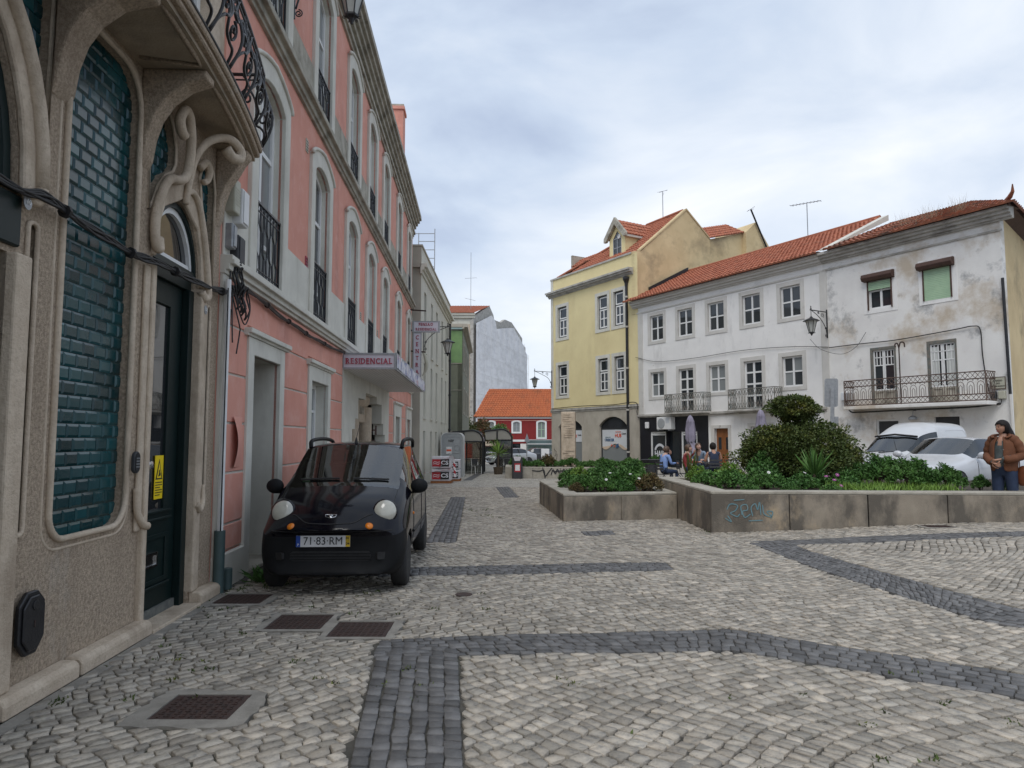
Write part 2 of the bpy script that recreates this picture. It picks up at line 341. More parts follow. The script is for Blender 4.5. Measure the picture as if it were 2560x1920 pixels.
tag(sheet('square_paving', [3.7, 4.5, 5.5, 6.5, 7.5, 8.5, 10, 13, 20, 40], [12.6, 14, 16, 18, 20, 23, 26], .001, 'cobble_far'), kind='structure')
BANDS = [  # (left edge points, right edge points)
 ([(-1.02,5.52),(-.77,3.43),(-.62,2.2)], [(-.40,5.30),(-.23,3.43),(-.13,2.2)]),
 ([(-1.02,5.53),(-.56,5.60),(.07,5.71),(.71,5.73),(1.78,5.86),(2.41,5.40),(3.37,4.74),(4.9,3.7),(6.6,2.6)], [(-1.0,5.12),(-.39,5.15),(.30,5.21),(.88,5.22),(1.62,5.27),(2.19,4.90),(3.05,4.31),(4.5,3.3),(6.2,2.2)]),
 ([(-2.9,8.45),(-.88,8.69),(.31,8.83),(1.67,9.02),(1.94,8.95)], [(-2.9,7.95),(-.82,8.11),(.47,8.22),(1.6,8.40),(1.93,8.48)]),
 ([(3.60,10.80),(3.62,9.4),(3.64,8.34),(3.84,6.82),(3.99,6.04),(4.5,5.35),(6.2,3.9)], [(4.15,10.7),(4.12,9.92),(4.20,8.8),(4.28,7.94),(4.55,6.3),(5.0,5.75),(6.6,4.4)]),
 ([(3.58,10.95),(5.18,10.92),(7.72,10.72),(11,10.45)], [(4.16,10.46),(5.61,10.34),(7.42,10.27),(11,10.0)]),
 ([(-1.80,20.9),(-1.32,10.87)], [(-1.38,20.9),(-.86,10.87)]),
 ([(-.62,26.4),(-.22,20.52)], [(-.12,26.4),(.21,20.65)]),
 ([(1.19,12.29),(1.21,11.70)], [(1.74,12.45),(1.74,11.86)]),
 ([(-2.18,31.3),(-2.05,39.0)], [(-1.80,31.3),(-1.66,39.0)]),
]
MANHOLES = [  # outer concrete surround, iron cover (x0,x1,y0,y1)
 ((-2.93,-2.30,6.64,7.18), (-2.86,-2.37,6.70,7.12)), ((-2.10,-1.50,5.76,6.37), (-2.03,-1.56,5.82,6.30)),
 ((-1.51,-.92,5.55,6.12), (-1.46,-.99,5.60,6.06)), ((-2.13,-1.47,3.89,4.45), (-2.02,-1.57,3.99,4.37)), ((6.65,7.2,11.35,11.72), (6.70,7.15,11.38,11.70))]
HOLES = [m[0] for m in MANHOLES]
PLANT1 = [(.72,18.6),(1.02,14.0),(3.40,14.45),(3.40,18.6)]
PLANT2 = [(3.40,12.08),(8.62,11.80),(11.2,12.6),(11.2,17.2),(3.40,16.4)]
def in_poly(P, poly):
    c = np.zeros(len(P), bool); n = len(poly)
    for i in range(n):
        (x1, y1), (x2, y2) = poly[i], poly[(i+1) % n]
        k = ((y1 > P[:, 1]) != (y2 > P[:, 1])); k &= P[:, 0] < (x2-x1)*(P[:, 1]-y1)/((y2-y1) or 1e-12)+x1; c ^= k
    return c
def outline_of(b): return list(b[0])+list(reversed(b[1]))
RG = np.random.default_rng(5)
def gz_np(X, Y):
    def s(x, a, b): t = np.clip((x-a)/(b-a), 0, 1); return t*t*(3-2*t)
    return -.0135*np.maximum(0, np.minimum(Y, 90)-8)*(1-s(X, 2.5, 8.5))+.16*s(X, 3, 8.5)
def warp(p, q, a):
    x = p*np.cos(a)-q*np.sin(a); y = p*np.sin(a)+q*np.cos(a)
    return x+.30*np.sin(y*.9+.6)+.10*np.sin(y*2.3+x), y+.26*np.sin(x*.95+1.1)+.10*np.sin(x*2.1-y*.7)
# light stones in running rows
rows = []; a0 = .62
q = -32.
while q < 34:
    h = .086+RG.uniform(-.007, .009); p = -6+RG.uniform(0, .1); n = 440
    wd = RG.uniform(.074, .116, n); pe = p+np.concatenate([[0], np.cumsum(wd)]); rows.append((q, q+h, pe)); q += h
C = []
for q0, q1, pe in rows:
    j = RG.uniform(-.017, .017, (2, len(pe))); k = RG.uniform(-.011, .011, (2, len(pe)))
    X0, Y0 = warp(pe+j[0], q0+k[0], a0); X1, Y1 = warp(pe+j[1], q1+k[1], a0)
    C.append(np.stack([np.stack([X0[:-1], Y0[:-1]], 1), np.stack([X0[1:], Y0[1:]], 1), np.stack([X1[1:], Y1[1:]], 1), np.stack([X1[:-1], Y1[:-1]], 1)], 1))
C = np.concatenate(C); ctr = C.mean(1)
wallx = lambda Y: -3.06-.0457*(Y-7.5)+.16
ok = (ctr[:, 1] > 2.3) & (ctr[:, 1] < 26) & (ctr[:, 0] > wallx(ctr[:, 1])) & (ctr[:, 0] < .80*ctr[:, 1]+1.2) & (ctr[:, 0] < 14)
C = C[ok]; ctr = ctr[ok]
bad = np.zeros(len(C), bool)
for b in BANDS: bad |= in_poly(ctr, outline_of(b))
for h in HOLES: bad |= (ctr[:, 0] > h[0]) & (ctr[:, 0] < h[1]) & (ctr[:, 1] > h[2]) & (ctr[:, 1] < h[3])
bad |= in_poly(ctr, PLANT1) | in_poly(ctr, PLANT2) | ((ctr[:, 0] > 3.5) & (ctr[:, 1] > 12.4))
C = C[~bad]
def snap(P):     # push points lying inside a band or a manhole surround out to its edge
    polys = [outline_of(b) for b in BANDS]+[[(h[0], h[2]), (h[1], h[2]), (h[1], h[3]), (h[0], h[3])] for h in HOLES]
    for poly in polys:
        ins = in_poly(P, poly)
        if not ins.any(): continue
        Q = P[ins]; best = np.full(len(Q), 1e9); bp = Q.copy(); n = len(poly)
        for i in range(n):
            a = np.array(poly[i]); d = np.array(poly[(i+1) % n])-a; t = np.clip(((Q-a)@d)/(d@d), 0, 1); f = a+t[:, None]*d; e_ = np.hypot(*(Q-f).T); k = e_ < best; best[k] = e_[k]; bp[k] = f[k]
        P[ins] = bp
    return P
sh = C.shape; C = snap(C.reshape(-1, 2)).reshape(sh)
# dark stones in rows across each band
B = []
for bi, (Lp, Rp) in enumerate(BANDS):
    if bi == 8: continue
    Lp = np.array(Lp, float); Rp = np.array(Rp, float)
    tl = np.concatenate([[0], np.cumsum(np.hypot(*np.diff((Lp+Rp)/2, axis=0).T))]); tot = tl[-1]
    wdt = np.median(np.hypot(*(Lp-Rp).T)); nr = max(4, int(round(wdt/.088)))
    for r in range(nr):
        t = np.cumsum(RG.uniform(.075, .125, int(tot/.07))); t = np.concatenate([[0], t[t < tot-.05], [tot]])
        f0, f1 = r/nr, (r+1)/nr; rr = []
        for f in (f0, f1):
            jj = RG.uniform(-.008, .008, len(t)) if 0 < f < 1 else 0*t; tt = np.clip(t+RG.uniform(-.01, .01, len(t)), 0, tot)
            L_ = np.stack([np.interp(tt, tl, Lp[:, i]) for i in (0, 1)], 1); R_ = np.stack([np.interp(tt, tl, Rp[:, i]) for i in (0, 1)], 1); ff = (f+jj/wdt)[:, None] if not np.isscalar(f+jj/wdt) else f
            rr.append(L_*(1-ff)+R_*ff)
        B.append(np.stack([rr[0][:-1], rr[0][1:], rr[1][1:], rr[1][:-1]], 1))
B = np.concatenate(B); bc = B.mean(1); B = B[(bc[:, 1] < 26.5) & ~((bc[:, 0] > 3.4) & (bc[:, 1] > 12))]
# orientation: make every quad counter-clockwise
def ccw(Q):
    ar = ((Q[:, 2]-Q[:, 0])[:, 0]*(Q[:, 3]-Q[:, 1])[:, 1]-(Q[:, 2]-Q[:, 0])[:, 1]*(Q[:, 3]-Q[:, 1])[:, 0])
    Q = Q[np.abs(ar) > .004]; ar = ar[np.abs(ar) > .004]; Q[ar < 0] = Q[ar < 0][:, ::-1]; return Q
def stone_arrays(Q, gap):
    n = len(Q); c = Q.mean(1, keepdims=True); cut = RG.uniform(.03, .17, (n, 4, 1))
    prv = np.roll(Q, 1, 1); nx = np.roll(Q, -1, 1)
    P = np.stack([Q+(prv-Q)*cut, Q+(nx-Q)*cut], 2).reshape(n, 8, 2)+RG.uniform(-.0025, .0025, (n, 8, 2))
    size = .09; g0 = RG.uniform(*gap, (n, 1, 1))
    low = c+(P-c)*(1-g0/size); top = c+(P-c)*(1-(g0+.0045)/size)
    h = RG.uniform(-.005, .004, (n, 1)); tilt = RG.uniform(-.028, .028, (n, 1, 2))
    zt = gz_np(top[..., 0], top[..., 1])+h+((top-c)*tilt).sum(-1)+.002; zl = gz_np(low[..., 0], low[..., 1])-.016
    zm = zt-.003
    mid = c+(P-c)*(1-(g0+.0025)/size)
    V = np.concatenate([np.concatenate([top, zt[..., None]], -1), np.concatenate([mid, zm[..., None]], -1), np.concatenate([low, zl[..., None]], -1)], 1)
    return V, RG.uniform(0, 1, n)
def stone_mesh(name, V, tint, m):
    n = len(V); me = bpy.data.meshes.new(name); me.vertices.add(n*24); me.vertices.foreach_set('co', V.reshape(-1).astype(np.float32))
    base = (np.arange(n)*24)[:, None]; i = np.arange(8); j = (i+1) % 8
    q1 = np.stack([8+i, 8+j, j, i], 1); q2 = np.stack([16+i, 16+j, 8+j, 8+i], 1)
    loops = np.concatenate([i, q1.ravel(), q2.ravel()]); L = (base+loops[None]).ravel()
    st = np.concatenate([[0], 8+4*np.arange(16)]); S = ((np.arange(n)*len(loops))[:, None]+st[None]).ravel()
    me.loops.add(len(L)); me.loops.foreach_set('vertex_index', L.astype(np.int32)); me.polygons.add(len(S)); me.polygons.foreach_set('loop_start', S.astype(np.int32))
    me.update(calc_edges=True); me.materials.append(MT[m])
    a = me.attributes.new('tint', 'FLOAT', 'POINT'); a.data.foreach_set('value', np.repeat(tint, 24).astype(np.float32)); me.validate(); return me
def in_view(V):
    c = V[:, :8].mean(1); y = c[:, 1]; u = c[:, 0]/y; vv = (c[:, 2]-1.55)/y
    return (np.abs(u) < .72) & (vv > -.46)
for Q, gap, nm, m, many in ((C, (.003, .013), 'cobblestone', 'cobble', 'cobblestones'), (B, (.002, .007), 'basalt_sett', 'basalt', 'basalt_setts')):
    V, tint = stone_arrays(ccw(Q), gap); vis = in_view(V); dist = np.where(vis, V[:, 0, 1], 99); idx = np.argsort(dist)[:300]; keep = np.ones(len(V), bool); keep[idx] = False
    o = link(bpy.data.objects.new(many, stone_mesh(many, V[keep], tint[keep], m)), ground); tag(o, kind='stuff')
    for i in idx: link(bpy.data.objects.new(nm, stone_mesh(nm, V[i:i+1], tint[i:i+1], m)), ground)
m = MB()
for x0, x1, y in ((-2.18, -1.80, 31.3),): m.add([(-2.18, 31.3, gz(-2, 31.3)+.008), (-1.80, 31.3, gz(-2, 31.3)+.008), (-1.66, 39, gz(-2, 39)+.008), (-2.05, 39, gz(-2, 39)+.008)], [(0, 1, 2, 3)])
m.build('basalt_band', 'basalt', ground)
# manhole covers
LBL = ['rusty square cover beside the green drain pipe at the pink corner', 'rusty square cover in front of the black car, the left of the close pair', 'rusty square cover in front of the black car, the right of the close pair', 'large rusty patterned cover nearest the camera, beside the tiled facade', 'small dark cover close to the long planter wall']
for k, (fr, cv) in enumerate(MANHOLES):
    cx, cy = (cv[0]+cv[1])/2, (cv[2]+cv[3])/2; z = gz(cx, cy); t = thing('manhole_cover', LBL[k], 'manhole cover', (cx, cy, z), 0, 'iron covers set in the cobbles')
    m = MB(); a = [(fr[0]-cx, fr[2]-cy), (fr[1]-cx, fr[2]-cy), (fr[1]-cx, fr[3]-cy), (fr[0]-cx, fr[3]-cy)]; b = [(cv[0]-cx, cv[2]-cy), (cv[1]-cx, cv[2]-cy), (cv[1]-cx, cv[3]-cy), (cv[0]-cx, cv[3]-cy)]
    ns = 10
    def sub(P, jit): 
        r = []
        for i in range(4):
            for s_ in range(ns):
                f = s_/ns; r.append((P[i][0]*(1-f)+P[(i+1) % 4][0]*f+RND.uniform(-jit, jit), P[i][1]*(1-f)+P[(i+1) % 4][1]*f+RND.uniform(-jit, jit)))
        return r
    A_, B_ = sub(a, .026), sub(b, .002); nn = len(A_)
    m.add([(*p, -.02) for p in A_]+[(*p, .003) for p in A_]+[(*p, .006) for p in B_]+[(*p, -.02) for p in B_], [(r*nn+i, r*nn+(i+1) % nn, (r+1)*nn+(i+1) % nn, (r+1)*nn+i) for r in range(3) for i in range(nn)])
    m.build('frame', 'manhole_frame', t)
    m = MB(); hx, hy = (cv[1]-cv[0])/2-.006, (cv[3]-cv[2])/2-.006; m.box(-hx, hx, -hy, hy, -.03, .002)
    g = 9
    for i in range(g):
        for j in range(g):
            u0, v0 = -hx+.02+(2*hx-.04)*i/g, -hy+.02+(2*hy-.04)*j/g; du, dv = (2*hx-.04)/g, (2*hy-.04)/g
            if k == 3: 
                if (i+j) % 2: m.box(u0+du*.15, u0+du*.85, v0+dv*.35, v0+dv*.65, .002, .008)
                else: m.box(u0+du*.35, u0+du*.65, v0+dv*.1, v0+dv*.9, .002, .008)
            else: m.box(u0+du*.2, u0+du*.8, v0+dv*.2, v0+dv*.8, .002, .006)
    m.build('cover', 'castrust', t)
m = MB(); m.lathe([(.085, -.02), (.085, .004), (.06, .006)], (0, 0, 0), 20)
tag(m.build('valve_cover', 'castrust'), 'small round iron valve cover in the cobbles by the dark cross band', 'valve cover').location = (-.48, 7.1, .003)
# drainage channel along the facade foot
m = MB(); m.box(-4.5, -.35, -.215, -.125, -.04, .003); ch = m.build('kerb_strip', 'manhole_frame'); tag(ch, kind='structure')
ch.location = (-3.06, 7.5, 0); ch.rotation_euler = (0, 0, PI/2+math.radians(2.62))
# ---------------------------------------------------------------- facade helpers (local x along the facade, -y towards the street, z up)
from mathutils.geometry import tessellate_polygon
def rect(x0, x1, z0, z1): return [(x0, z0), (x1, z0), (x1, z1), (x0, z1)]
def opening(x0, x1, z0, z1, rise=0, n=10):
    if not rise: return rect(x0, x1, z0, z1)
    c, h = (x0+x1)/2, (x1-x0)/2
    return [(x0, z0), (x1, z0)]+[(c+h*math.cos(PI*i/n), z1+rise*(1-math.cos(PI*i/n)**2)**(.5 if rise > h*.7 else .85)) for i in range(n+1)]
def rrect(x0, x1, z0, z1, r, n=6):
    rr = r if hasattr(r, '__len__') else (r,)*4; P = []
    for (cx, cz, a0), q in zip(((x0, z0, PI), (x1, z0, 1.5*PI), (x1, z1, 0), (x0, z1, .5*PI)), rr):
        ox = cx+(q if cx == x0 else -q); oz = cz+(q if cz == z0 else -q)
        P += [(ox+q*math.cos(a0+.5*PI*i/n), oz+q*math.sin(a0+.5*PI*i/n)) for i in range(n+1)]
    return P
def plate(m, outer, holes, y0, y1):
    loops = [outer]+[list(reversed(h)) for h in holes]; V = [(a, y0, b) for L in loops for a, b in L]
    F = []
    for t in tessellate_polygon([[Vector((a, b, 0)) for a, b in L] for L in loops]):
        a, b, c = (V[i] for i in t)
        F.append(tuple(t) if (b[0]-a[0])*(c[2]-a[2])-(b[2]-a[2])*(c[0]-a[0]) > 0 else tuple(reversed(t)))
    n = len(V); V2 = V+[(a, y1, b) for a, _, b in V]; k = 0
    for L in loops:
        q = len(L); F += [(k+i, n+k+i, n+k+(i+1) % q, k+(i+1) % q) for i in range(q)]; k += q
    return m.add(V2, F)
def grow(o, d, dz0=None):   # widen an outline made by opening()
    xs = [p[0] for p in o]; c = (min(xs)+max(xs))/2; h = (max(xs)-min(xs))/2; z0 = o[0][1]; zt = max(p[1] for p in o)
    r = []
    for i, (a, b) in enumerate(o):
        f = (a-c)/h if h else 0
        if i < 2: r.append((a+math.copysign(d, a-c), b-(d if dz0 is None else dz0)))
        else: r.append((c+(a-c)*(h+d)/h, b+d*(1 if len(o) == 4 else .85+.25*(1-abs(f)))))
    return r
def window(par, x0, x1, z0, z1, y, fm='white_paint', gm='glass_win', vs_=(.5,), hs=(.5,), fw=.055, bar=.035, rise=0, dark=None, curtain=None):
    o = opening(x0, x1, z0, z1, rise); inn = [(min(max(a, x0+fw), x1-fw), min(max(b, z0+fw), 99) if i < 2 else b-fw) for i, (a, b) in enumerate(o)]
    m = MB(); m.ring(inn, o, y-.03, y+.03)
    W, H = x1-x0, z1-z0; xs = [x0]+[x0+W*v for v in vs_]+[x1]; zs = [z0]+[z0+H*h for h in hs]+[z1]
    for v in xs[1:-1]: m.box(v-bar*.8, v+bar*.8, y-.028, y+.028, z0+fw*.5, z1+rise*.9-fw*.5)
    for h in zs[1:-1]: m.box(x0+fw*.5, x1-fw*.5, y-.024, y+.024, h-bar*.6, h+bar*.6)
    wo = m.build('window', fm, par)
    c, hw = (x0+x1)/2, W/2
    for i in range(len(xs)-1):
        for j in range(len(zs)-1):
            a, b, p, q = xs[i], xs[i+1], zs[j], zs[j+1]; poly = [(a, p), (b, p), (b, q), (a, q)]
            if rise and j == len(zs)-2: poly = [(a, p), (b, p)]+[(b+(a-b)*k/5, q+rise*max(0, 1-((b+(a-b)*k/5-c)/hw)**2)**.85-.01) for k in range(6)]
            g = gm[(i+j*3) % len(gm)] if isinstance(gm, (list, tuple)) else gm
            mm = MB(); mm.pr(poly, y+.002*((i+j) % 2), y+.008); mm.build('pane', g, wo)
    if curtain:
        for (a, b) in curtain:
            mm = MB(); k = 14; P = [(x0+W*a+W*(b-a)*i/k, y+.05+.015*math.sin(i*2.1)) for i in range(k+1)]
            mm.add([(p, q, z0+.05) for p, q in P]+[(p, q, z1+rise*.6-.03) for p, q in P], [(i, i+1, k+2+i, k+1+i) for i in range(k)]); mm.build('curtain', 'curtain', wo)
    return wo
def body(m, x0, x1, y0, y1, z0, z1): m.box(x0, x1, y0, y1, z0, z1)
def cornice(m, x0, x1, steps):     # steps: list of (projection, z0, z1) — profile built as one polygon
    P = [(0.02, steps[0][1])]
    for pj, a, b in steps: P += [(-pj, a), (-pj, b)]
    P += [(.02, steps[-1][2])]; m.px(P, x0, x1)
AL = math.radians(2.62); LF = dict(loc=(-3.06, 7.5, 0), rz=PI/2+AL)
def lw(s, n, z=0): return (-3.06-math.sin(AL)*s+math.cos(AL)*n, 7.5+math.cos(AL)*s+math.sin(AL)*n, z)

# ================================================================ tiled art-nouveau house
tb = thing('tiled_house', 'house front with glossy teal tiles and curving pale stone surrounds at left', 'house', **LF)
tcurve = [(-3.28, 3.25), (-3.26, 4.42), (-3.84, 4.42), (-3.58, 4.06), (-3.44, 3.76), (-3.37, 3.50), (-3.33, 3.28)]
H1 = rrect(-3.06, -2.11, .90, 4.43, (.17, .2, .3, .2)); H2 = rrect(-3.40, -3.31, .98, 2.85, .04)
DO = opening(-1.80, -.86, .0, 3.06, .62, 16)
H5 = [(-1.93, 3.42), (-1.86, 3.50), (-1.78, 3.66), (-1.66, 3.80), (-1.52, 3.88), (-1.46, 3.97), (-1.46, 4.12), (-1.55, 4.30), (-1.66, 4.42), (-1.86, 4.42), (-1.93, 4.34)]
H6 = [(-.66, 2.98), (-.56, 2.98), (-.54, 4.05), (-.60, 4.22), (-.72, 4.30), (-.86, 4.22), (-.93, 4.06), (-.88, 3.84), (-.78, 3.52)]
H8 = rrect(-.66, -.57, 1.05, 2.86, .04)
LD = opening(-4.90, -3.56, 0, 2.62, .0); LA = opening(-4.90, -3.50, 2.98, 3.05, 1.10, 16)
m = MB(); plate(m, rect(-6.4, -.34, 0, 4.55), [H1, H2, tcurve, DO, H5, H6, H8, LD, LA], 0, .14); m.box(-6.4, -.34, .141, .5, 4.4, 4.55)
m.build('stone_front', 'granite', tb)
m = MB(); body(m, -6.4, -.345, .30, 8, 0, 10.4); m.build('wall', 'grout', tb)
m = MB(); plate(m, rect(-6.395, -.345, .1, 4.5), [DO, LD, LA], .075, .1); m.build('tile_bed', 'grout', tb)
m = MB()      # plinth
P = [(-.125, 0), (-.125, .085), (-.10, .115), (0.0, .12), (0, 0)]
for a, b in ((-6.4, -4.90), (-3.56, -2.83), (-2.80, -1.82), (-.84, -.34)): m.px([(p, q) for p, q in P][::-1], a, b)
m.parts('plinth', 'limestone', tb, bevel=.01)
m = MB(); m.box(-1.81, -.85, -.13, .16, -.02, .028); m.build('threshold', 'limestone', tb, bevel=.006)
# tiles
tm = MB(); a, b, c = .0735, .0465, .017
tm.add([(-a, 0, -b), (a, 0, -b), (a, 0, b), (-a, 0, b), (-a, -.004, -b), (a, -.004, -b), (a, -.004, b), (-a, -.004, b), (-a+c, -.0125, -b+c), (a-c, -.0125, -b+c), (a-c, -.0125, b-c), (-a+c, -.0125, b-c)],
       [(0, 1, 5, 4), (1, 2, 6, 5), (2, 3, 7, 6), (3, 0, 4, 7), (4, 5, 9, 8), (5, 6, 10, 9), (6, 7, 11, 10), (7, 4, 8, 11), (8, 9, 10, 11)])
tile_me = tm.mesh('tile', 'tile'); ntile = 0
def inside(P, x, z):
    r = False
    for (x1, z1), (x2, z2) in zip(P, P[1:]+P[:1]):
        if (z1 > z) != (z2 > z) and x < (x2-x1)*(z-z1)/(z2-z1)+x1: r = not r
    return r
for Hh in (H1, H2, tcurve, H5, H6, H8):
    x0, x1 = min(p[0] for p in Hh), max(p[0] for p in Hh); z0, z1 = min(p[1] for p in Hh), max(p[1] for p in Hh); r = 0; z = z0+.03
    while z < z1+.05:
        x = x0-.02+(.075 if int(round(z/.096)) % 2 else 0)
        while x < x1+.07:
            if any(inside(Hh, x+i*.07, z+j*.044) for i in (-1, 0, 1) for j in (-1, 0, 1)):
                inst('tile', tile_me, tb, (x+RND.uniform(-.001, .001), .073, z), (RND.uniform(-.012, .012), 0, RND.uniform(-.012, .012))); ntile += 1
            x += .150
        z += .096
print('tiles', ntile)
# mouldings around the tile panels
def loop3(P, y): return [(a, y, b) for a, b in P]
m = MB(); m.tube(loop3(H1, -.010), .022, 8, closed=True); m.tube(loop3([(a*1.0+(-.06 if a < -2.6 else .06), b+(-.06 if b < 2 else .05)) for a, b in H1], .006), .013, 6, closed=True)
for Hh in (H2, H8, tcurve, H5, H6): m.tube(loop3(Hh, -.008), .016, 6, closed=True)
m.parts('panel_moulding', 'limestone', tb, smooth=1)
m = MB()      # door surround: jambs and swooping mouldings
for s_ in (-1.83, -.83): m.box(s_-.035, s_+.035, -.045, .12, .0 if s_ < -1 else .12, 2.98)
m.box(-.80, -.70, -.035, .0, .12, 2.95); m.box(-1.96, -1.87, -.03, .0, .82, 2.95)
m.box(-3.56, -3.415, -.06, .10, .12, 2.62)
m.parts('door_jamb', 'limestone', tb, bevel=.014, seg=2)
def cat(P, k=6):      # Catmull-Rom through points
    P = [Vector(p) for p in P]; Q = [P[0]*2-P[1]]+P+[P[-1]*2-P[-2]]; R_ = []
    for i in range(1, len(Q)-2):
        for j in range(k):
            t = j/k; a, b, c, d = Q[i-1:i+3]; R_.append(.5*((2*b)+(c-a)*t+(2*a-5*b+4*c-d)*t*t+(3*b-a-3*c+d)*t**3))
    return R_+[P[-1]]
def swoop(P, r0, r1, mb, n=10, flat=1.0):
    C_ = cat(P, 6); k = len(C_); mb.tube(C_, [.82*(r0+(r1-r0)*i/(k-1)) for i in range(k)], n, flat=flat)
m = MB()
swoop([(-1.74, -.02, 3.22), (-1.79, -.05, 3.12), (-1.86, -.05, 3.14), (-1.885, -.05, 3.32), (-1.84, -.06, 3.54), (-1.71, -.07, 3.74), (-1.54, -.08, 3.80), (-1.44, -.09, 3.87), (-1.39, -.10, 4.02), (-1.42, -.12, 4.22), (-1.52, -.14, 4.38), (-1.62, -.14, 4.40), (-1.66, -.12, 4.30), (-1.60, -.11, 4.22), (-1.54, -.11, 4.20)], .045, .055, m)
swoop([(-1.33, -.05, 3.66), (-1.30, -.07, 3.90), (-1.26, -.10, 4.12), (-1.17, -.16, 4.30), (-1.05, -.24, 4.40), (-.95, -.31, 4.42), (-.86, -.36, 4.36), (-.87, -.36, 4.27), (-.96, -.32, 4.25), (-1.02, -.28, 4.31)], .035, .065, m)
swoop([(-1.28, -.03, 3.78), (-1.18, -.05, 3.82), (-1.04, -.05, 3.76), (-.92, -.05, 3.56), (-.82, -.05, 3.30), (-.76, -.05, 3.06), (-.74, -.05, 2.94), (-.80, -.04, 2.90), (-.86, -.03, 2.96)], .035, .05, m)
swoop([(-1.00, -.03, 4.12), (-.93, -.06, 4.20), (-.88, -.08, 4.14), (-.90, -.07, 4.04), (-.95, -.05, 4.0)], .05, .035, m)
LO = [(-4.2+(a+4.2)*1.20, 2.98+(b-2.98)*1.12) for a, b in LA]; m.tube([(a, -.05, b) for a, b in LO[2:]], .045, 8)
swoop([(-3.36, -.05, 3.10), (-3.37, -.05, 3.00), (-3.44, -.05, 2.96), (-3.49, -.03, 3.02)], .05, .045, m)
swoop([(-1.98, -.03, 1.16), (-1.97, -.04, .98), (-1.90, -.05, .88), (-1.82, -.05, .85)], .03, .04, m)
swoop([(-.64, -.02, 1.1), (-.67, -.04, .96), (-.76, -.05, .87), (-.84, -.05, .93)], .025, .04, m)
m.parts('scroll_moulding', 'limestone', tb, smooth=1)
m = MB(); m.ring(LA, LO, -.04, .0); m.build('arch_surround', 'limestone', tb, bevel=.01)
m = MB(); plate(m, [(-1.84, 3.06), (-1.80, 3.06), (-1.78, 3.3), (-1.68, 3.52), (-1.33, 3.70), (-.98, 3.52), (-.88, 3.3), (-.86, 3.0), (-.76, 3.0), (-.80, 3.3), (-.93, 3.64), (-1.14, 3.84), (-1.45, 3.84), (-1.70, 3.68), (-1.82, 3.4)], [], -.035, .0); m.build('arch_surround', 'limestone', tb, bevel=.01)
# curved brackets running out under the balcony, slab, soffit
def ns(s): return .34+.30*(1-((s+3.6)/3.4)**2) if -7 < s < -.2 else .34
m = MB()
for s_, wd in ((-3.14, .22), (-2.01, .18), (-.44, .17), (-5.2, .24)):
    n_ = ns(s_)-.07; P = [(0.0, 3.72), (-.035, 3.80), (-.06, 3.98), (-.11, 4.14), (-.20, 4.28), (-.34 if n_ > .36 else -.26, 4.39), (-n_, 4.45), (-n_, 4.515), (0.0, 4.515)]
    m.px(P[::-1], s_-wd/2, s_+wd/2)
m.parts('bracket', 'granite', tb, bevel=.02, seg=2)
def slab(mb, off, z0, z1):
    S_ = [-6.6+.2*i for i in range(33)]; S_[-1] = -.2
    mb.pz([(s_, -ns(s_)-off) for s_ in S_]+[(S_[-1], .10), (S_[0], .10)], z0, z1)
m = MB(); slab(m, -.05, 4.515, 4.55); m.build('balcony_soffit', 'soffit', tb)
m = MB(); slab(m, 0, 4.551, 4.60); slab(m, .025, 4.601, 4.66); m.build('balcony_slab', 'granite', tb, bevel=.012)
m = MB()
for a, b in ((-2.95, -2.17), (-1.88, -.6)):      # raised soffit borders
    P = [(s_, -ns(s_)+.10, 4.512) for s_ in [a+(b-a)*i/6 for i in range(7)]]; m.tube([(a+.1, -.06, 4.512)]+P+[(b-.1, -.06, 4.512)], .022, 6)
m.parts('soffit_moulding', 'granite', tb, smooth=1)
# wrought-iron railing: curves drawn in (s,h) and wrapped onto the bowed, bellied front
def bl(h): return .02+.115*math.sin(PI*min(1, max(0, h/.62)))**1.0*(1-.35*h)
def rp(s_, h): return (s_, -ns(s_)-bl(h), 4.665+h)
def ep(t, h): return (-.235-.5*bl(h)*0+.0, -ns(-.25)*(1-t)-bl(h)*(1-t), 4.665+h)       # end panel, t=0 front corner .. 1 wall
def spiral(c, r, turns, a0, sg=1, k=16): return [(c[0]+r*(1-.78*i/(k-1))*math.cos(a0+sg*2*PI*turns*i/(k-1)), c[1]+r*(1-.78*i/(k-1))*math.sin(a0+sg*2*PI*turns*i/(k-1))) for i in range(k)]
def c2(P, k=5): return [(v.x, v.y) for v in cat([(a, b, 0) for a, b in P], k)]
unit = [spiral((.13, .30), .095, 1.3, -PI/2, 1), spiral((.36, .20), .085, 1.3, PI/2, -1), spiral((.28, .55), .10, 1.4, PI, -1), spiral((.08, .66), .07, 1.2, 0, 1), spiral((.46, .62), .085, 1.3, -PI/2, -1), spiral((.44, .38), .06, 1.2, PI, 1),
        c2([(.04, .0), (.05, .12), (.13, .205), (.23, .25), (.30, .34), (.33, .45), (.28, .65), (.20, .80)]), c2([(.52, .0), (.48, .10), (.36, .115), (.24, .16), (.20, .35), (.18, .55), (.26, .72), (.34, .80)]),
        c2([(.02, .80), (.05, .62), (.01, .45), (.05, .25), (.02, .0)]), c2([(.30, .45), (.40, .48), (.48, .53), (.54, .66), (.53, .80)])]
m = MB()
for u0 in [-6.3+.555*i for i in range(11)]:
    for P in unit: m.tube([rp(u0+a, b) for a, b in P], .0135, 6, flat=.8)
for P in unit[:8]: m.tube([ep(min(1, a/.55), b) for a, b in P], .0125, 5)
S_ = [-6.3+.1*i for i in range(61)]; S_[-1] = -.235
for h, r in ((0.0, .014), (.80, .02), (.74, .010)): m.tube([rp(s_, h) for s_ in S_], r, 6); m.tube([ep(0, h), ep(1, h)], r, 6)
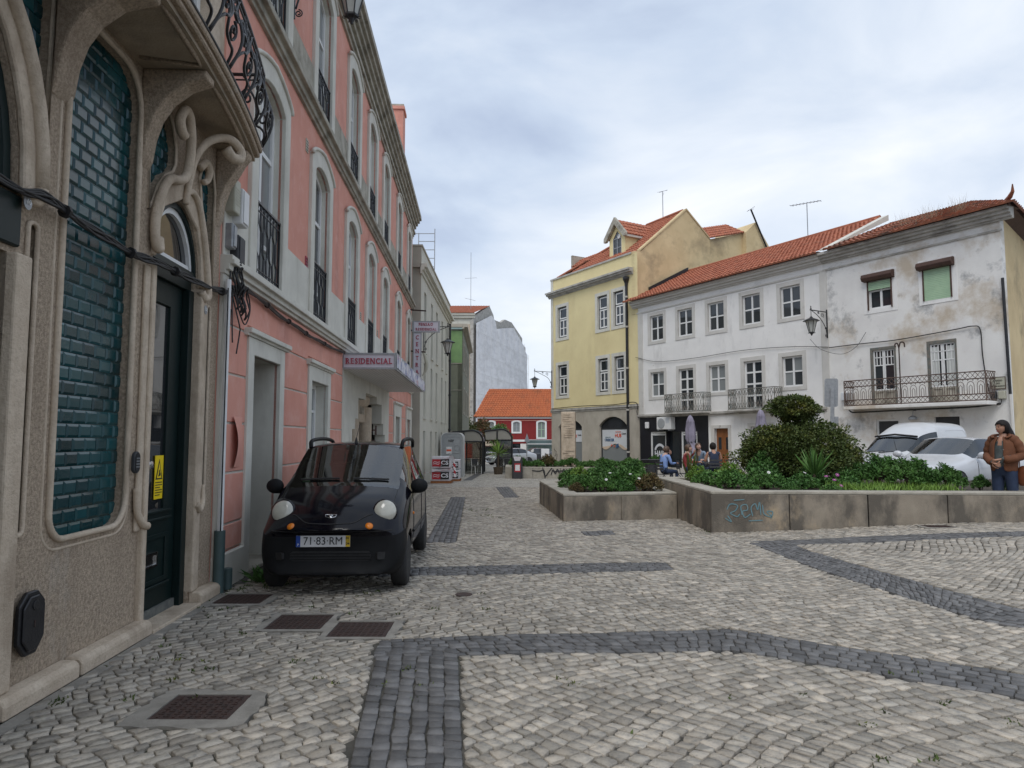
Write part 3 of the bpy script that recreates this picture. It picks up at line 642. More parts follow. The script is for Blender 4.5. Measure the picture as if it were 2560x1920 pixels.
m.tube([ep(0, h*.08) for h in range(11)], .017, 6); m.tube([ep(1, h*.08) for h in range(11)], .015, 6)
m.build('balcony_railing', 'iron', tb, smooth=1)
# upper wall with the balcony door
m = MB(); plate(m, rect(-6.4, -.34, 4.66, 10.4), [opening(-1.55, -.75, 4.67, 7.2), opening(-3.7, -2.4, 4.67, 7.2), opening(-5.6, -4.6, 4.67, 7.2)], .02, .30); m.build('upper_wall', 'limestone', tb)
for a, b in ((-1.55, -.75), (-3.7, -2.4), (-5.6, -4.6)): window(tb, a, b, 4.67, 7.2, .15, 'white_paint', 'glass_pale', (.5,), (.7,), .08)
# doors
def tdoor(x0, x1, knob=True):
    m = MB(); plate(m, rect(x0, x1, .03, 2.95), [rect(x0+.13, x1-.13-.20, .93, 2.74)], .10, .15)
    for z0, z1 in ((.30, .72),): m.ring(rect(x0+.19, x1-.30, z0+.04, z1-.04), rect(x0+.12, x1-.23, z0, z1), .085, .101)
    for z in (.905, .84, .27): m.box(x0+.09, x1-.22, .07, .101, z, z+.022)
    m.box(x1-.10, x1, .03, .10, .0, 2.95); m.box(x0, x1, .06, .16, 2.951, 3.06)
    d = m.build('door', 'doorgreen', tb, bevel=.004); mm = MB(); mm.box(x0+.12, x1-.32, .125, .133, .92, 2.75); mm.build('pane', 'glass_door', d); return d
d = tdoor(-1.795, -.865)
m = MB(); m.lathe([(.012, -.02), (.012, .05), (.034, .06), (.045, .085), (.034, .112), (.01, .118)], (-1.715, .09, 1.33), 14, 'y'); m.lathe([(.03, 0), (.03, .012)], (-1.715, .10, 1.33), 12, 'y'); m.build('knob', 'steel', d, smooth=40)
m = MB(); m.ring(rect(-1.60, -1.36, .47, .55), rect(-1.62, -1.34, .45, .575), .07, .10); m.box(-1.60, -1.36, .085, .099, .47, .545); m.build('letter_slot', 'steel', d)
m = MB(); m.box(-1.36, -1.20, .112, .116, 1.02, 1.40); st = m.build('warning_sticker', 'yellow_sticker', d)
m = MB(); m.pr([(-1.345, 1.19), (-1.215, 1.19), (-1.28, 1.37)], .1105, .112); m.build('triangle', 'black_print', st)
m = MB(); m.pr([(-1.322, 1.202), (-1.238, 1.202), (-1.28, 1.335)], .109, .1105); m.build('triangle', 'yellow_sticker', st)
m = MB(); m.ball((-1.28, .108, 1.262), (.010, .002, .014)); m.pr([(-1.30, 1.215), (-1.255, 1.225), (-1.262, 1.25), (-1.285, 1.25)], .1075, .109)
for i in range(6): m.box(-1.345, -1.215-(.04 if i % 3 == 2 else 0), .1105, .112, 1.16-.022*i, 1.168-.022*i)
m.build('print', 'black_print', st)
m = MB(); A_ = opening(-1.79, -.87, 3.07, 3.08, .58, 16); B_ = [(a*.93-1.33*.07 if i > 1 else a+math.copysign(.055, -1.33-a), 3.07+(b-3.07)*.92+(.05 if i < 2 else .0)) for i, (a, b) in enumerate(A_)]
C_ = [(a*.85-1.33*.15 if i > 1 else a+math.copysign(.12, -1.33-a), 3.07+(b-3.07)*.83+(.10 if i < 2 else .0)) for i, (a, b) in enumerate(A_)]
m.ring(B_, A_, .02, .12); fl = m.build('fanlight', 'doorgreen', tb); m = MB(); m.ring(C_, B_, .05, .11); m.build('sash', 'white_paint', fl); m = MB(); m.pr(C_, .085, .092); m.build('pane', 'glass_door', fl)
m = MB(); m.box(-4.90, -3.56, .20, .26, .0, 2.62); m.box(-4.95, -3.49, -.03, .16, 2.66, 2.96); m.parts('door', 'doorgreen', tb, bevel=.01)
m = MB(); A_ = opening(-4.88, -3.52, 2.985, 3.05, 1.08, 16); B_ = [(a*.91-4.2*.09, 2.985+(b-2.985)*.92) for a, b in A_]; C_ = [(a*.82-4.2*.18, 2.985+(b-2.985)*.84+.03) for a, b in A_]; m.ring(B_, A_, .03, .12); fl = m.build('fanlight', 'doorgreen', tb); m = MB(); m.ring(C_, B_, .06, .12); m.build('sash', 'white_paint', fl); m = MB(); m.pr(C_, .09, .1); m.build('pane', 'glass_door', fl)
m = MB()
for s_ in (-3.60, -.755):
    m.lathe([(.038, 0), (.038, .004)], (s_+.10 if s_ < -1 else s_, -.038 if s_ > -1 else -.062, 2.93 if s_ < -1 else 2.80), 14, 'y', sq=(1, 1.2))
m.parts('number_plaque', 'galv', tb)
for s_, z, t_ in ((-3.50, 2.93, '10'), (-.755, 2.80, '12')): lettering(t_, .045, 'white_paint', tb, (s_, -.068 if s_ < -1 else -.044, z))
# things fixed to the front
t = thing('keypad', 'small black oval keypad lock beside the green door', 'keypad', lw(-2.06, .04, 1.28), LF['rz']); m = MB(); m.pr(rrect(-.045, .045, 0, .17, .044), -.03, 0); m.build('case', 'plastic_dark', t, bevel=.006); m = MB(); m.pr(rrect(-.034, .034, .012, .158, .033), -.034, -.03); m.build('face', 'rubber', t)
m = MB()
for i in range(3):
    for j in range(4): m.box(-.022+i*.018, -.014+i*.018, -.0355, -.034, .045+j*.022, .056+j*.022)
m.build('key', 'galv', t)
t = thing('meter_hatch', 'black eight-sided iron hatch low on the rough stone wall', 'hatch', lw(-3.24, .035, .27), LF['rz'])
oc = [(-.05, 0), (.05, 0), (.12, .08), (.12, .30), (.05, .37), (-.05, .37), (-.12, .30), (-.12, .08)]
m = MB(); m.pr(oc, -.02, .01); m.build('frame', 'iron', t, bevel=.006); m = MB(); m.pr([(a*.82, .185+(b-.185)*.86) for a, b in oc], -.035, -.02); dd = m.build('door', 'iron', t, bevel=.006)
m = MB(); m.lathe([(.03, 0), (.03, .006), (.02, .008)], (0, -.035, .29), 12, 'y'); m.build('badge', 'iron', dd); m = MB(); m.box(-.006, .006, -.039, -.035, .16, .20); m.build('keyhole', 'castrust', dd)
# ================================================================ pink guesthouse
pk = thing('pink_guesthouse', 'long three-storey pink guesthouse with arched white-framed windows and iron grilles', 'building', **LF)
WC = [1.23, 4.08, 6.96, 9.50, 12.05, 15.30, 18.55]; hw = .54
ops1 = [opening(c-hw, c+hw, 3.50, 5.90, .17) for c in WC]; ops2 = [opening(c-hw, c+hw, 6.94, 9.16, .17) for c in WC]
gops = [rect(.73, 1.82, .02, 2.53), rect(3.60, 4.80, .95, 2.47), rect(6.30, 13.05, .02, 2.80), rect(14.75, 15.95, .02, 2.25), rect(18.2, 19.45, .9, 2.25)]
m = MB(); plate(m, rect(-.34, 20.0, -.3, 10.2), ops1+ops2+gops, 0, .03); m.box(-.34, 20.0, .301, 9, 10.0, 10.2)
m.build('wall', 'pink', pk)
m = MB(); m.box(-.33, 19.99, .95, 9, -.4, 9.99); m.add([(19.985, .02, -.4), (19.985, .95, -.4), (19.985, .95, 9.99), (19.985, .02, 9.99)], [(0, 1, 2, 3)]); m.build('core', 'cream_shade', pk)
m = MB()
for o in ops1+ops2:
    q = grow(o, .235, 0); m.ring(o, q, -.055, .30)
m.parts('window_surround', 'trim', pk, bevel=.008)
m = MB()
for o in ops1+ops2:
    P = [(a, -.06, b+.012) for a, b in grow(o, .245)[2:]]; P = [(P[0][0]+.01, -.06, P[0][2]-.05)]+P+[(P[-1][0]-.01, -.06, P[-1][2]-.05)]; m.tube(P, .032, 6)
m.parts('hood_mould', 'trim', pk, smooth=1)
for a, b in [(-.30, WC[0]-hw-.235)]+[(WC[i]+hw+.236, WC[i+1]-hw-.236) for i in range(6)]+[(WC[6]+hw+.236, 19.98)]:
    m = MB(); m.box(a, b, -.030, .0, 3.47, 4.20); m.build('dado', 'trim', pk, bevel=.008)
    m = MB(); m.box(a, b, -.030, .0, 6.90, 7.50); m.build('dado', 'trim_old', pk, bevel=.008)
m = MB(); cornice(m, -.32, 20.06, [(.06, 3.27, 3.31), (.10, 3.312, 3.37), (.15, 3.372, 3.42), (.13, 3.421, 3.468)]); m.build('ledge', 'trim', pk, bevel=.006)
m = MB(); cornice(m, -.32, 20.06, [(.05, 6.62, 6.67), (.09, 6.672, 6.76), (.16, 6.762, 6.83), (.14, 6.832, 6.895)]); m.build('ledge', 'trim_old', pk, bevel=.008)
m = MB(); cornice(m, -.32, 20.12, [(.05, 9.62, 9.70), (.10, 9.702, 9.80), (.05, 9.802, 9.93), (.13, 9.932, 10.05), (.20, 10.052, 10.16), (.27, 10.162, 10.27), (.34, 10.272, 10.36), (.33, 10.362, 10.46)]); m.build('cornice', 'trim_old', pk, bevel=.01)
m = MB(); m.box(-.32, -.10, -.045, .0, .33, 3.268); m.box(19.80, 19.99, -.045, .0, .33, 3.268); m.parts('corner_strip', 'trim', pk, bevel=.008)
m = MB()
for a, b in ((-.33, .54), (2.03, 3.38), (3.40, 4.98), (5.0, 6.16), (13.19, 14.28), (16.30, 17.85), (17.86, 20.0)): m.box(a, b, -.06, .0, -.3, .345)
m.parts('plinth', 'trim', pk, bevel=.008)
zs = [.36, .64, 1.18, 1.716, 2.245, 2.77, 3.266]
for a, b in ((-.095, .53), (2.045, 3.40), (4.97, 6.15), (13.2, 14.28), (16.32, 17.86), (19.62, 19.795)):
    for z0, z1 in zip(zs[:-1], zs[1:]): m = MB(); m.box(a, b, -.022, .0, z0+.014, z1-.014); m.build('wall_course', 'pink', pk, bevel=.005)
    m = MB(); m.box(a, b, -.004, .0, .36, 3.26); m.build('joint_strip', 'trim', pk)
m = MB(); m.box(.53, 2.045, -.022, .0, 2.86, 3.25); m.box(3.40, 4.97, -.022, .0, 2.84, 3.25); m.box(14.28, 16.32, -.022, 0, 2.78, 3.25); m.box(17.86, 19.62, -.022, 0, 2.78, 3.25); m.parts('wall_course', 'pink', pk, bevel=.005)
def gsur(x0, x1, z0, z1, top, f=.2, z0f=None):
    m = MB(); m.ring(rect(x0, x1, z0, z1), rect(x0-f, x1+f, z0 if z0f is None else z0f, top-.06), -.05, .32); m.build('door_surround', 'trim', pk, bevel=.006)
    m = MB(); cornice(m, x0-f-.10, x1+f+.12, [(.07, top-.058, top-.03), (.11, top-.028, top+.03)]); m.build('lintel', 'trim', pk, bevel=.006)
gsur(.73, 1.82, .02, 2.53, 2.79); gsur(3.60, 4.80, .95, 2.47, 2.76, .19, .80); gsur(14.75, 15.95, .02, 2.25, 2.68, .42); gsur(18.2, 19.45, .9, 2.25, 2.68, .20, .8)
m = MB(); m.box(.70, 1.85, .0, .9, 2.532, 2.56); m.box(.70, .729, 0, .9, 0, 2.53); m.box(1.821, 1.85, .0, .9, 0, 2.53); m.parts('door_reveal', 'trim', pk)
m = MB(); m.box(.60, 1.95, .82, .90, 0, 2.53); dr = m.build('door', 'doorbrown', pk)
m = MB()
for i in range(2):
    for z0, z1 in ((.15, .55), (.65, 1.10), (1.2, 1.62), (1.75, 2.05)): m.ring(rect(.82+i*.50, 1.16+i*.50, z0+.03, z1-.03), rect(.79+i*.50, 1.19+i*.50, z0, z1), .795, .821)
m.parts('panel', 'doorbrown', dr); m = MB(); m.box(.74, 1.81, .79, .82, 2.12, 2.16); m.build('transom', 'doorbrown', dr)
m = MB(); m.box(.62, 1.93, -.05, .80, -.02, .035); m.build('doorstep', 'concrete_top', pk, bevel=.01)
window(pk, 3.60, 4.80, .95, 2.47, .20, 'white_paint', ['glass_win', 'glass_pale', 'glass_win'], (.5,), (.70,), .07)
window(pk, 18.2, 19.45, .9, 2.25, .20, 'white_paint', 'glass_win', (.5,), (.68,), .07)
m = MB(); m.box(14.75, 15.95, .35, .4, 0, 2.25); m.build('door', 'plastic_grey', pk)
# windows and grilles
gm = MB(); W_ = 1.06; nb = 8
for i in range(nb+1):
    x = -W_/2+W_*i/nb; sg = 1 if i % 2 else -1
    if i in (0, nb): gm.box(x-.012, x+.012, -.012, .012, 0, .93); continue
    P = [(x, 0, .02)]+[(x+sg*.034*(1 if abs(h-.46) > .14 else -.75)*math.sin(PI*min(1, max(0, (h-.10)/.72))*1), 0, h) for h in [.10, .16, .22, .28, .33, .38, .42, .46, .50, .54, .60, .66, .72, .78, .84]]+[(x, 0, .92)]
    gm.tube(P, .0125, 4)
    for h in (.055, .875): gm.tube([(x+.03*math.cos(a*PI/4), 0, h+.03*math.sin(a*PI/4)) for a in range(8)], .008, 4, closed=True)
for h, r in ((.012, .014), (.10, .009), (.83, .009), (.925, .019)): gm.box(-W_/2, W_/2, -r, r, h-r*.7, h+r*.7)
grille = gm.mesh('window_grille', 'iron')
for k, c in enumerate(WC):
    inst('window_grille', grille, pk, (c, .0, 3.50)); inst('window_grille', grille, pk, (c, .0, 6.94), (0, 0, 0), (1, 1, .83))
    g1 = ['glass_pale', 'glass_win', 'glass_pale'] if k % 2 else ['glass_pale']
    window(pk, c-hw, c+hw, 3.50, 5.90, .13, 'white_paint', g1, (.5,), (.22, .72), .085, .05, .17); window(pk, c-hw, c+hw, 6.94, 9.16, .13, 'white_paint', 'glass_pale', (.5,), (.2, .70), .085, .05, .17)
for s_, z in ((3.22, 4.27), (3.10, 6.10), (2.05, 7.50), (5.0, 7.15), (8.2, 4.3), (10.8, 4.3)):
    m = MB(); m.box(s_-.07, s_+.07, -.012, .0, z-.10, z+.10); v = m.build('vent', 'sign_red' if s_ == 3.22 else 'plastic_beige', pk)
    m = MB()
    for i in range(4): m.box(s_-.055, s_+.055, -.0135, -.012, z-.08+i*.045, z-.063+i*.045)
    m.parts('slot', 'castrust', v)
m = MB(); m.box(18.1, 18.8, .22, .72, 10.2, 13.95); m.box(18.05, 18.85, .17, .77, 13.95, 14.07); ck = m.build('chimney', 'pink', pk); m = MB(); [m.box(18.08+.2*i, 18.22+.2*i, .2, .74, 14.07, 14.15) for i in range(4)]; m.parts('chimney_tile', 'trim_old', ck)
m = MB(); m.px([(-.30, 10.465), (-.30, 10.50), (4.5, 12.3), (4.5, 12.2)], -.3, 20.0); m.build('roof', 'rooftile_old', pk)
# hotel entrance recess in cream panel with stepped opening
m = MB(); st = [(7.25, -.02), (12.35, -.02), (12.35, 1.65), (12.0, 1.65), (12.0, 1.95), (11.65, 1.95), (11.65, 2.45), (10.7, 2.45), (10.7, 2.62), (8.95, 2.62), (8.95, 2.45), (7.95, 2.45), (7.95, 1.98), (7.60, 1.98), (7.60, 1.75), (7.25, 1.75)]
plate(m, rect(6.17, 13.17, -.2, 2.92), [st], -.03, .25); m.build('entrance_front', 'trim', pk)
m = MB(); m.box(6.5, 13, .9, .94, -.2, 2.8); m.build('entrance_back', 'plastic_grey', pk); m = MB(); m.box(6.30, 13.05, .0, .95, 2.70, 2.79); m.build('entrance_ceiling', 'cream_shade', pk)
m = MB(); m.tube([(8.75, .28, -.1), (8.75, .28, 2.15), (8.85, .30, 2.42), (9.1, .32, 2.52), (10.6, .32, 2.52)], .20, 12); m.tube([(10.75, .3, -.1), (10.75, .3, 2.35)], .20, 12); m.parts('portal_column', 'limestone', pk, smooth=40)
m = MB(); m.box(9.0, 10.7, .25, .34, 1.95, 2.5); m.build('portal_lintel', 'limestone', pk, bevel=.02); lettering('CENTRAL', .27, 'cream_shade', pk, (9.85, .24, 2.24), bold=.006)
m = MB(); m.box(9.1, 9.9, .42, .46, -.1, 1.95); dp = m.build('door', 'limestone', pk)
for P in ([(9.2, 1.85), (9.75, 1.8), (9.8, 1.6), (9.25, 1.6), (9.2, 1.4), (9.7, 1.35)], [(9.25, 1.2), (9.7, 1.1), (9.75, .8), (9.3, .65), (9.35, .3), (9.7, .2)], [(9.5, 1.25), (9.35, .95), (9.55, .8), (9.55, .5)]): m = MB(); m.tube([(v.x, .415, v.y) for v in cat([(a, b, 0) for a, b in P])], .028, 5); m.build('ornament', 'woodbox', dp)
for i, ch_ in enumerate('HOTEL'): lettering(ch_, .34, 'woodbox', pk, (11.0, .10, 1.75-i*.38), (PI/2, 0, -.9), bold=.008)
# canopy sign over the entrance
cs = thing('canopy_sign', 'lilac box canopy lettered RESIDENCIAL over the guesthouse entrance', 'sign', lw(6.2, 0, 2.92), LF['rz'])
m = MB(); m.box(.0, 6.9, -1.05, 0, .0, .30); m.build('box', 'sign_panel', cs, bevel=.006); m = MB(); m.box(.04, 6.86, -1.01, -.0, -.012, -.001); u = m.build('underside', 'canopy_under', cs)
m = MB()
for i in range(14): m.box(.05, 6.85, -.98+i*.07, -.975+i*.07, -.014, -.012)
m.parts('slat_joint', 'plastic_grey', u)
m = MB(); m.ring([(a, b) for a, b in rect(.02, 6.88, .03, .27)], rect(-.005, 6.905, -.02, .32), -1.066, -1.045); m.build('rim', 'galv', cs)
m = MB(); k = 40; P = [(6.9*i/k, -1.075-.012*math.sin(i*1.9)-.01*math.sin(i*.7)) for i in range(k+1)]; m.add([(a, b, .015) for a, b in P]+[(a, b+.01*math.sin(i), .285) for i, (a, b) in enumerate(P)], [(i, i+1, k+2+i, k+1+i) for i in range(k)]); m.build('torn_banner', 'banner', cs, smooth=1)
m = MB(); m.ring([(-b, z) for b, z in rect(.035, 1.015, .025, .275)], [(-b, z) for b, z in rect(0, 1.05, -.012, .312)], 0, .012); m.xf(Matrix.Rotation(-PI/2, 4, 'Z') @ Matrix.Scale(-1, 4, (1, 0, 0))); m.xf(Matrix.Translation((-.013, 0, 0))); m.build('rim', 'galv', cs)
# lettering reads from the camera side: local +x end faces away, so it sits on the face at x=0 looking down the street
SER = {'R': (0,), 'E': (0,), 'I': (0,), 'D': (0,), 'N': (0, 1), 'A': (0, 1), 'L': (0,), 'P': (0,), 'T': (.5,)}
def serif_word(txt, size, m_, par, place, stepx=None, vert=False):
    # one object per letter: default glyph plus slab serifs
    x = 0; objs = []
    for ch_ in txt:
        me = text_mesh(ch_, size, .004, size*.022, .82, 'LEFT'); xs = [v.co.x for v in me.vertices]; zs_ = [v.co.y for v in me.vertices]; x0, x1, z0, z1 = min(xs), max(xs), min(zs_), max(zs_); b = MB()
        b.v = [(v.co.x-x0, v.co.y-(z0+z1)/2, v.co.z) for v in me.vertices]; b.f = [tuple(p.vertices) for p in me.polygons]; b.m = [0]*len(b.f); wd = x1-x0; hh = (z1-z0)/2; t_ = size*.065
        for s_ in SER.get(ch_, ()):
            for zz in (-hh, hh):
                if ch_ == 'A' and zz > 0: continue
                if ch_ == 'T' and zz > 0: continue
                c_ = {0: size*.06, 1: wd-size*.06, .5: wd/2}[s_]
                b.box(c_-size*.13, c_+size*.13, zz-(t_ if zz > 0 else 0), zz+(0 if zz > 0 else t_), -.0035, .0038)
        objs.append((b.mesh('letter', m_), wd)); 
    tot = sum(w_ for _, w_ in objs)+size*.14*(len(objs)-1); x = -tot/2
    for i, (me, w_) in enumerate(objs):
        if vert: o = inst('letter', me, par); place(o, -w_/2, -i*stepx)
        else: o = inst('letter', me, par); place(o, x, 0); x += w_+size*.14
def pl1(o, x, z): o.location = (-.018, -.545-x*-1-0*2, .148+z) if False else (-.018, -.53-x, .148+z); o.rotation_euler = (PI/2, 0, -PI/2)
serif_word('RESIDENCIAL', .155, 'sign_red', cs, pl1)
# projecting hanging sign
hs_ = thing('hanging_sign', 'faded upright sign lettered PENSAO RESIDENCIAL CENTRAL on the pink corner', 'sign', lw(19.2, .0, 0), LF['rz'])
m = MB(); m.box(0, .09, -1.16, -.10, 5.62, 6.06); m.build('board', 'banner' if False else 'sign_panel', hs_, bevel=.008); m = MB(); m.box(0, .09, -.46, -.14, 3.62, 5.61); m.build('board', 'sign_panel', hs_, bevel=.008)
m = MB(); m.ring(rect(.17, 1.09, 5.66, 6.02), rect(.10, 1.16, 5.62, 6.06), 0, .01); m.ring(rect(.17, .43, 3.66, 5.58), rect(.14, .46, 3.62, 5.61), 0, .01); m.v = [(p[1]-.012, -p[0], p[2]) for p in m.v]; m.parts('rim', 'galv', hs_)
def plv(y, z): 
    def f(o, x, dz): o.location = (-.012, y-x, z+dz); o.rotation_euler = (PI/2, 0, -PI/2)
    return f
serif_word('PENSAO', .15, 'sign_red', hs_, plv(-.62, 5.93)); serif_word('RESIDENCIAL', .135, 'sign_red', hs_, plv(-.63, 5.74)); serif_word('CENTRAL', .22, 'sign_red', hs_, plv(-.30, 5.42), .265, True)
m = MB(); q = []
for i in range(10): r = .085 if i % 2 == 0 else .035; q.append((r*math.cos(PI/2+PI*i/5)+.30, r*math.sin(PI/2+PI*i/5)+3.74))
m.pr(q, 0, .006); m.v = [(p[1]-.008, -p[0], p[2]) for p in m.v]; m.build('star', 'sign_red', hs_)
m = MB()
for z in (5.7, 6.5, 4.9): m.tube([(.04, .0, z), (.04, -.12, z-.01), (.04, -.62 if z != 5.7 else -.2, z-.04)], .03, 5)
m.parts('bracket', 'castrust', hs_)
m = MB(); P = cat([(.05, -.50, 3.95, ), (.07, -.60, 4.1), (.05, -.66, 4.4), (.05, -.58, 4.75), (.06, -.50, 4.85)]); m.tube(P, [.02+.05*math.sin(PI*i/(len(P)-1)) for i in range(len(P))], 7); m.build('rolled_cloth', 'plastic_beige', hs_, smooth=1)
# wall boxes, pipes, cables at the corner of the tiled house
def wallbox(name, label, s_, z, w_, h, d, mt, parts=()):
    t = thing(name, label, 'junction box', lw(s_, .0, z), LF['rz']); m = MB(); m.box(0, w_, -d, 0, 0, h); c_ = m.build('case', mt, t, bevel=.018, seg=2)
    m = MB()
    for i in range(6): m.box(.02, w_-.02, -d-.004, -d, h*.25+i*h*.09, h*.25+i*h*.09+.012)
    if 'ribs' in parts: m.parts('rib', mt, c_)
    if 'lid' in parts: m = MB(); m.box(.02, w_-.02, -d-.012, -d, .02, h-.02); m.build('lid', mt, c_, bevel=.006)
    return t
wallbox('junction_box', 'beige ribbed plastic box high on the stone pier edge', -.30, 3.93, .17, .37, .13, 'plastic_beige', ('ribs',))
wallbox('junction_box', 'smooth white plastic box next to the ribbed beige one', -.10, 3.86, .20, .40, .14, 'plastic_white', ('lid',))
wallbox('junction_box', 'small grey clear-lidded box under the beige one', -.28, 3.55, .12, .27, .11, 'galv', ('lid',))
wallbox('junction_box', 'dark grey box with rounded edges below the white one', -.13, 3.42, .20, .32, .12, 'plastic_dark', ('lid',))
wallbox('junction_box', 'small grey splitter box among the tangled cables', -.22, 3.06, .15, .09, .07, 'galv', ())
def bundle(name, label, P, r, n_, jit, mt='cable', ties=()):
    t = thing(name, label, 'cables', (0, 0, 0)); C_ = cat(P, 10)
    for k in range(n_):
        a, b = RND.uniform(-1, 1), RND.uniform(-1, 1); ph = RND.uniform(0, 6); Q = [(p.x+jit*.4*a, p.y, p.z+jit*(b+.6*math.sin(i*.35+ph))) for i, p in enumerate(C_)]
        m = MB(); m.tube(Q, r*RND.uniform(.7, 1.3), 5); m.build('cable', mt, t, smooth=1)
    for i in ties:
        p = C_[int(i*(len(C_)-1))]; m = MB(); m.tube([(p.x, p.y-.012, p.z), (p.x, p.y+.012, p.z)], jit*1.6+r, 8); m.build('tie', mt, t)
    return t
W = lambda s_, n, z: lw(s_, n, z)
bundle('cable_bundle', 'sagging bundle of black cables strung across the teal tiles to the door', [W(-6.2, .08, 3.2), W(-4.6, .08, 3.06), W(-3.75, .09, 2.96), W(-3.4, .09, 3.0), W(-3.1, .08, 2.98), W(-2.7, .07, 2.96), W(-2.3, .07, 2.95), W(-1.95, .08, 2.97), W(-1.5, .08, 2.99), W(-1.0, .08, 3.0), W(-.55, .07, 3.04), W(-.30, .08, 3.06)], .0085, 9, .022, ties=(.35, .55, .72, .95))
bundle('cable_bundle', 'dark brown cables fixed under the cream ledge of the pink wall', [W(-.25, .10, 3.14), W(.2, .09, 3.22), W(.8, .07, 3.22), W(1.6, .07, 3.17), W(2.4, .07, 3.16), W(3.2, .07, 3.14), W(3.9, .07, 3.15), W(5, .07, 3.17), W(6.1, .07, 3.22)], .010, 7, .018, 'cable_brown', ties=(.3, .45, .6, .8))
t = thing('cable_coil', 'tangle of coiled black cable loops hanging below the wall boxes', 'cables', lw(-.12, .10, 3.0), LF['rz'])
for k in range(9):
    rx, rz = RND.uniform(.05, .085), RND.uniform(.13, .21); c_ = (RND.uniform(-.06, .10)+(.12 if k > 4 else 0), RND.uniform(-.05, 0), RND.uniform(.18, .30)-(.22 if k > 4 else 0)); m = MB(); m.tube([(c_[0]+rx*math.cos(a*PI/9), c_[1]+.02*math.sin(a), c_[2]+rz*math.sin(a*PI/9)) for a in range(18)], .010, 5, closed=True); m.build('loop', 'cable', t, smooth=1)
for P in ([(-.15, -.02, .15), (0, -.05, -.12), (.25, -.03, -.2), (.42, -.02, 0), (.3, -.02, .18), (.1, 0, .2)], [(-.1, 0, .1), (-.14, -.02, -.2), (-.11, -.02, -.45)], [(-.14, 0, .1), (0, -.05, -.25), (.10, -.02, -.32), (.02, -.02, -.55)], [(-.17, 0, .3), (-.2, 0, 0), (-.16, 0, -.3), (-.13, 0, -.1)], [(0, 0, .5), (.05, -.05, .3), (.2, -.02, .1)]):
    m = MB(); m.tube(cat(P), .008, 5); m.build('loose_end', 'cable', t, smooth=1)
t = thing('drain_pipe', 'thin white downpipe ending in a short green pipe at the pavement', 'pipe', lw(-.33, .06, 0), LF['rz'])
m = MB(); m.tube([(0, -.03, .60), (.02, -.03, 3.2)], .030, 8); m.build('pipe', 'plastic_white', t, smooth=40); m = MB(); m.tube([(.0, -.03, 0), (0, -.03, .62)], .055, 12); m.build('sleeve', 'greenpipe', t, smooth=40); m = MB(); m.tube([(.20, -.05, 0), (.20, -.05, .21)], .048, 12); m.build('stub', 'greenpipe', t, smooth=40)
m = MB(); m.tube([(-.04, -.05, .62), (-.04, -.05, 3.1)], .007, 5); m.build('wire', 'cable', t)
t = thing('bent_panel', 'loose pink metal cover plate curling off the pink wall', 'cover plate', lw(.10, .02, 1.24), LF['rz']); m = MB(); P = [(-.01-.05*math.sin(PI*i/8), i*.55/8) for i in range(9)]; k = 9; m.add([(0, a-.03*(1-b), b) for a, b in P]+[(.32, a*.3, b) for a, b in P], [(i, k+i, k+i+1, i+1) for i in range(k-1)]); m.build('plate', 'pink', t, smooth=1)
# street lantern on a bracket
def lantern(name, label, loc, rz, arm=1.0, drop=.35):
    t = thing(name, label, 'street lamp', loc, rz, 'black iron lanterns on wall brackets')     # arm leaves the wall along local -y
    m = MB(); m.box(-.025, .025, -.03, 0, -1.0, .10); m.build('wall_bar', 'iron', t, bevel=.006)
    m = MB(); m.box(-.016, .016, -arm-.05, -.03, -.016, .016); m.build('arm', 'iron', t)
    m = MB(); B_ = cat([(0, -.04, -.85), (0, -.12, -.60), (0, -.32, -.36), (0, -.62*arm, -.16), (0, -.95*arm, -.02)]); m.tube(B_, .014, 6)
    for c_, r, a0, sg in (((-.30*arm, -.14), .10, -1.2, 1), ((-.55*arm, -.07), .055, -1, 1), ((-.10, -.62), .05, 0, -1), ((-.08, -.92), .06, PI/2, 1)): m.tube([(0, a, b) for a, b in spiral(c_, r, 1.6, a0, sg, 20)], .010, 5)
    m.parts('scroll', 'iron', t, smooth=1)
    y = -arm; m = MB(); m.lathe([(.012, -.02), (.012, -drop+.05)], (0, y, 0), 8); m.lathe([(.02, 0), (.03, .05), (.012, .09), (.025, .12), (.004, .17)], (0, y, .0), 8); m.parts('hanger', 'iron', t)
    z = -drop; m = MB(); m.lathe([(.02, z+.08), (.05, z+.05), (.06, z+.02), (.22, z-.05), (.30, z-.095), (.30, z-.105), (.2, z-.10)], (0, y, 0), 24); m.build('cap', 'iron', t, smooth=30)
    m = MB(); m.lathe([(.195, z-.10), (.085, z-.52)], (0, y, 0), 6, a0=PI/6); m.build('glass', 'lantern_glass', t)
    m = MB()
    for i in range(6): a = PI/6+PI*i/3; m.tube([(.20*math.cos(a), y+.20*math.sin(a), z-.10), (.09*math.cos(a), y+.09*math.sin(a), z-.53)], .011, 5)
    m.lathe([(.10, z-.52), (.10, z-.55), (.05, z-.58), (.015, z-.66)], (0, y, 0), 6, a0=PI/6)
    for i in range(6): a = PI/6+PI*i/3; m.tube([(y_[0]*math.cos(a), y+y_[0]*math.sin(a), z-.54+y_[1]) for y_ in spiral((.11, -.01), .03, 1.2, PI, 1, 9)], .006, 4)
    m.build('cage', 'iron', t, smooth=30); return t
lantern('wall_lantern', 'black lantern hanging over the pink facade at the top of the picture', lw(2.15, .0, 8.58), LF['rz'], .84, .40)
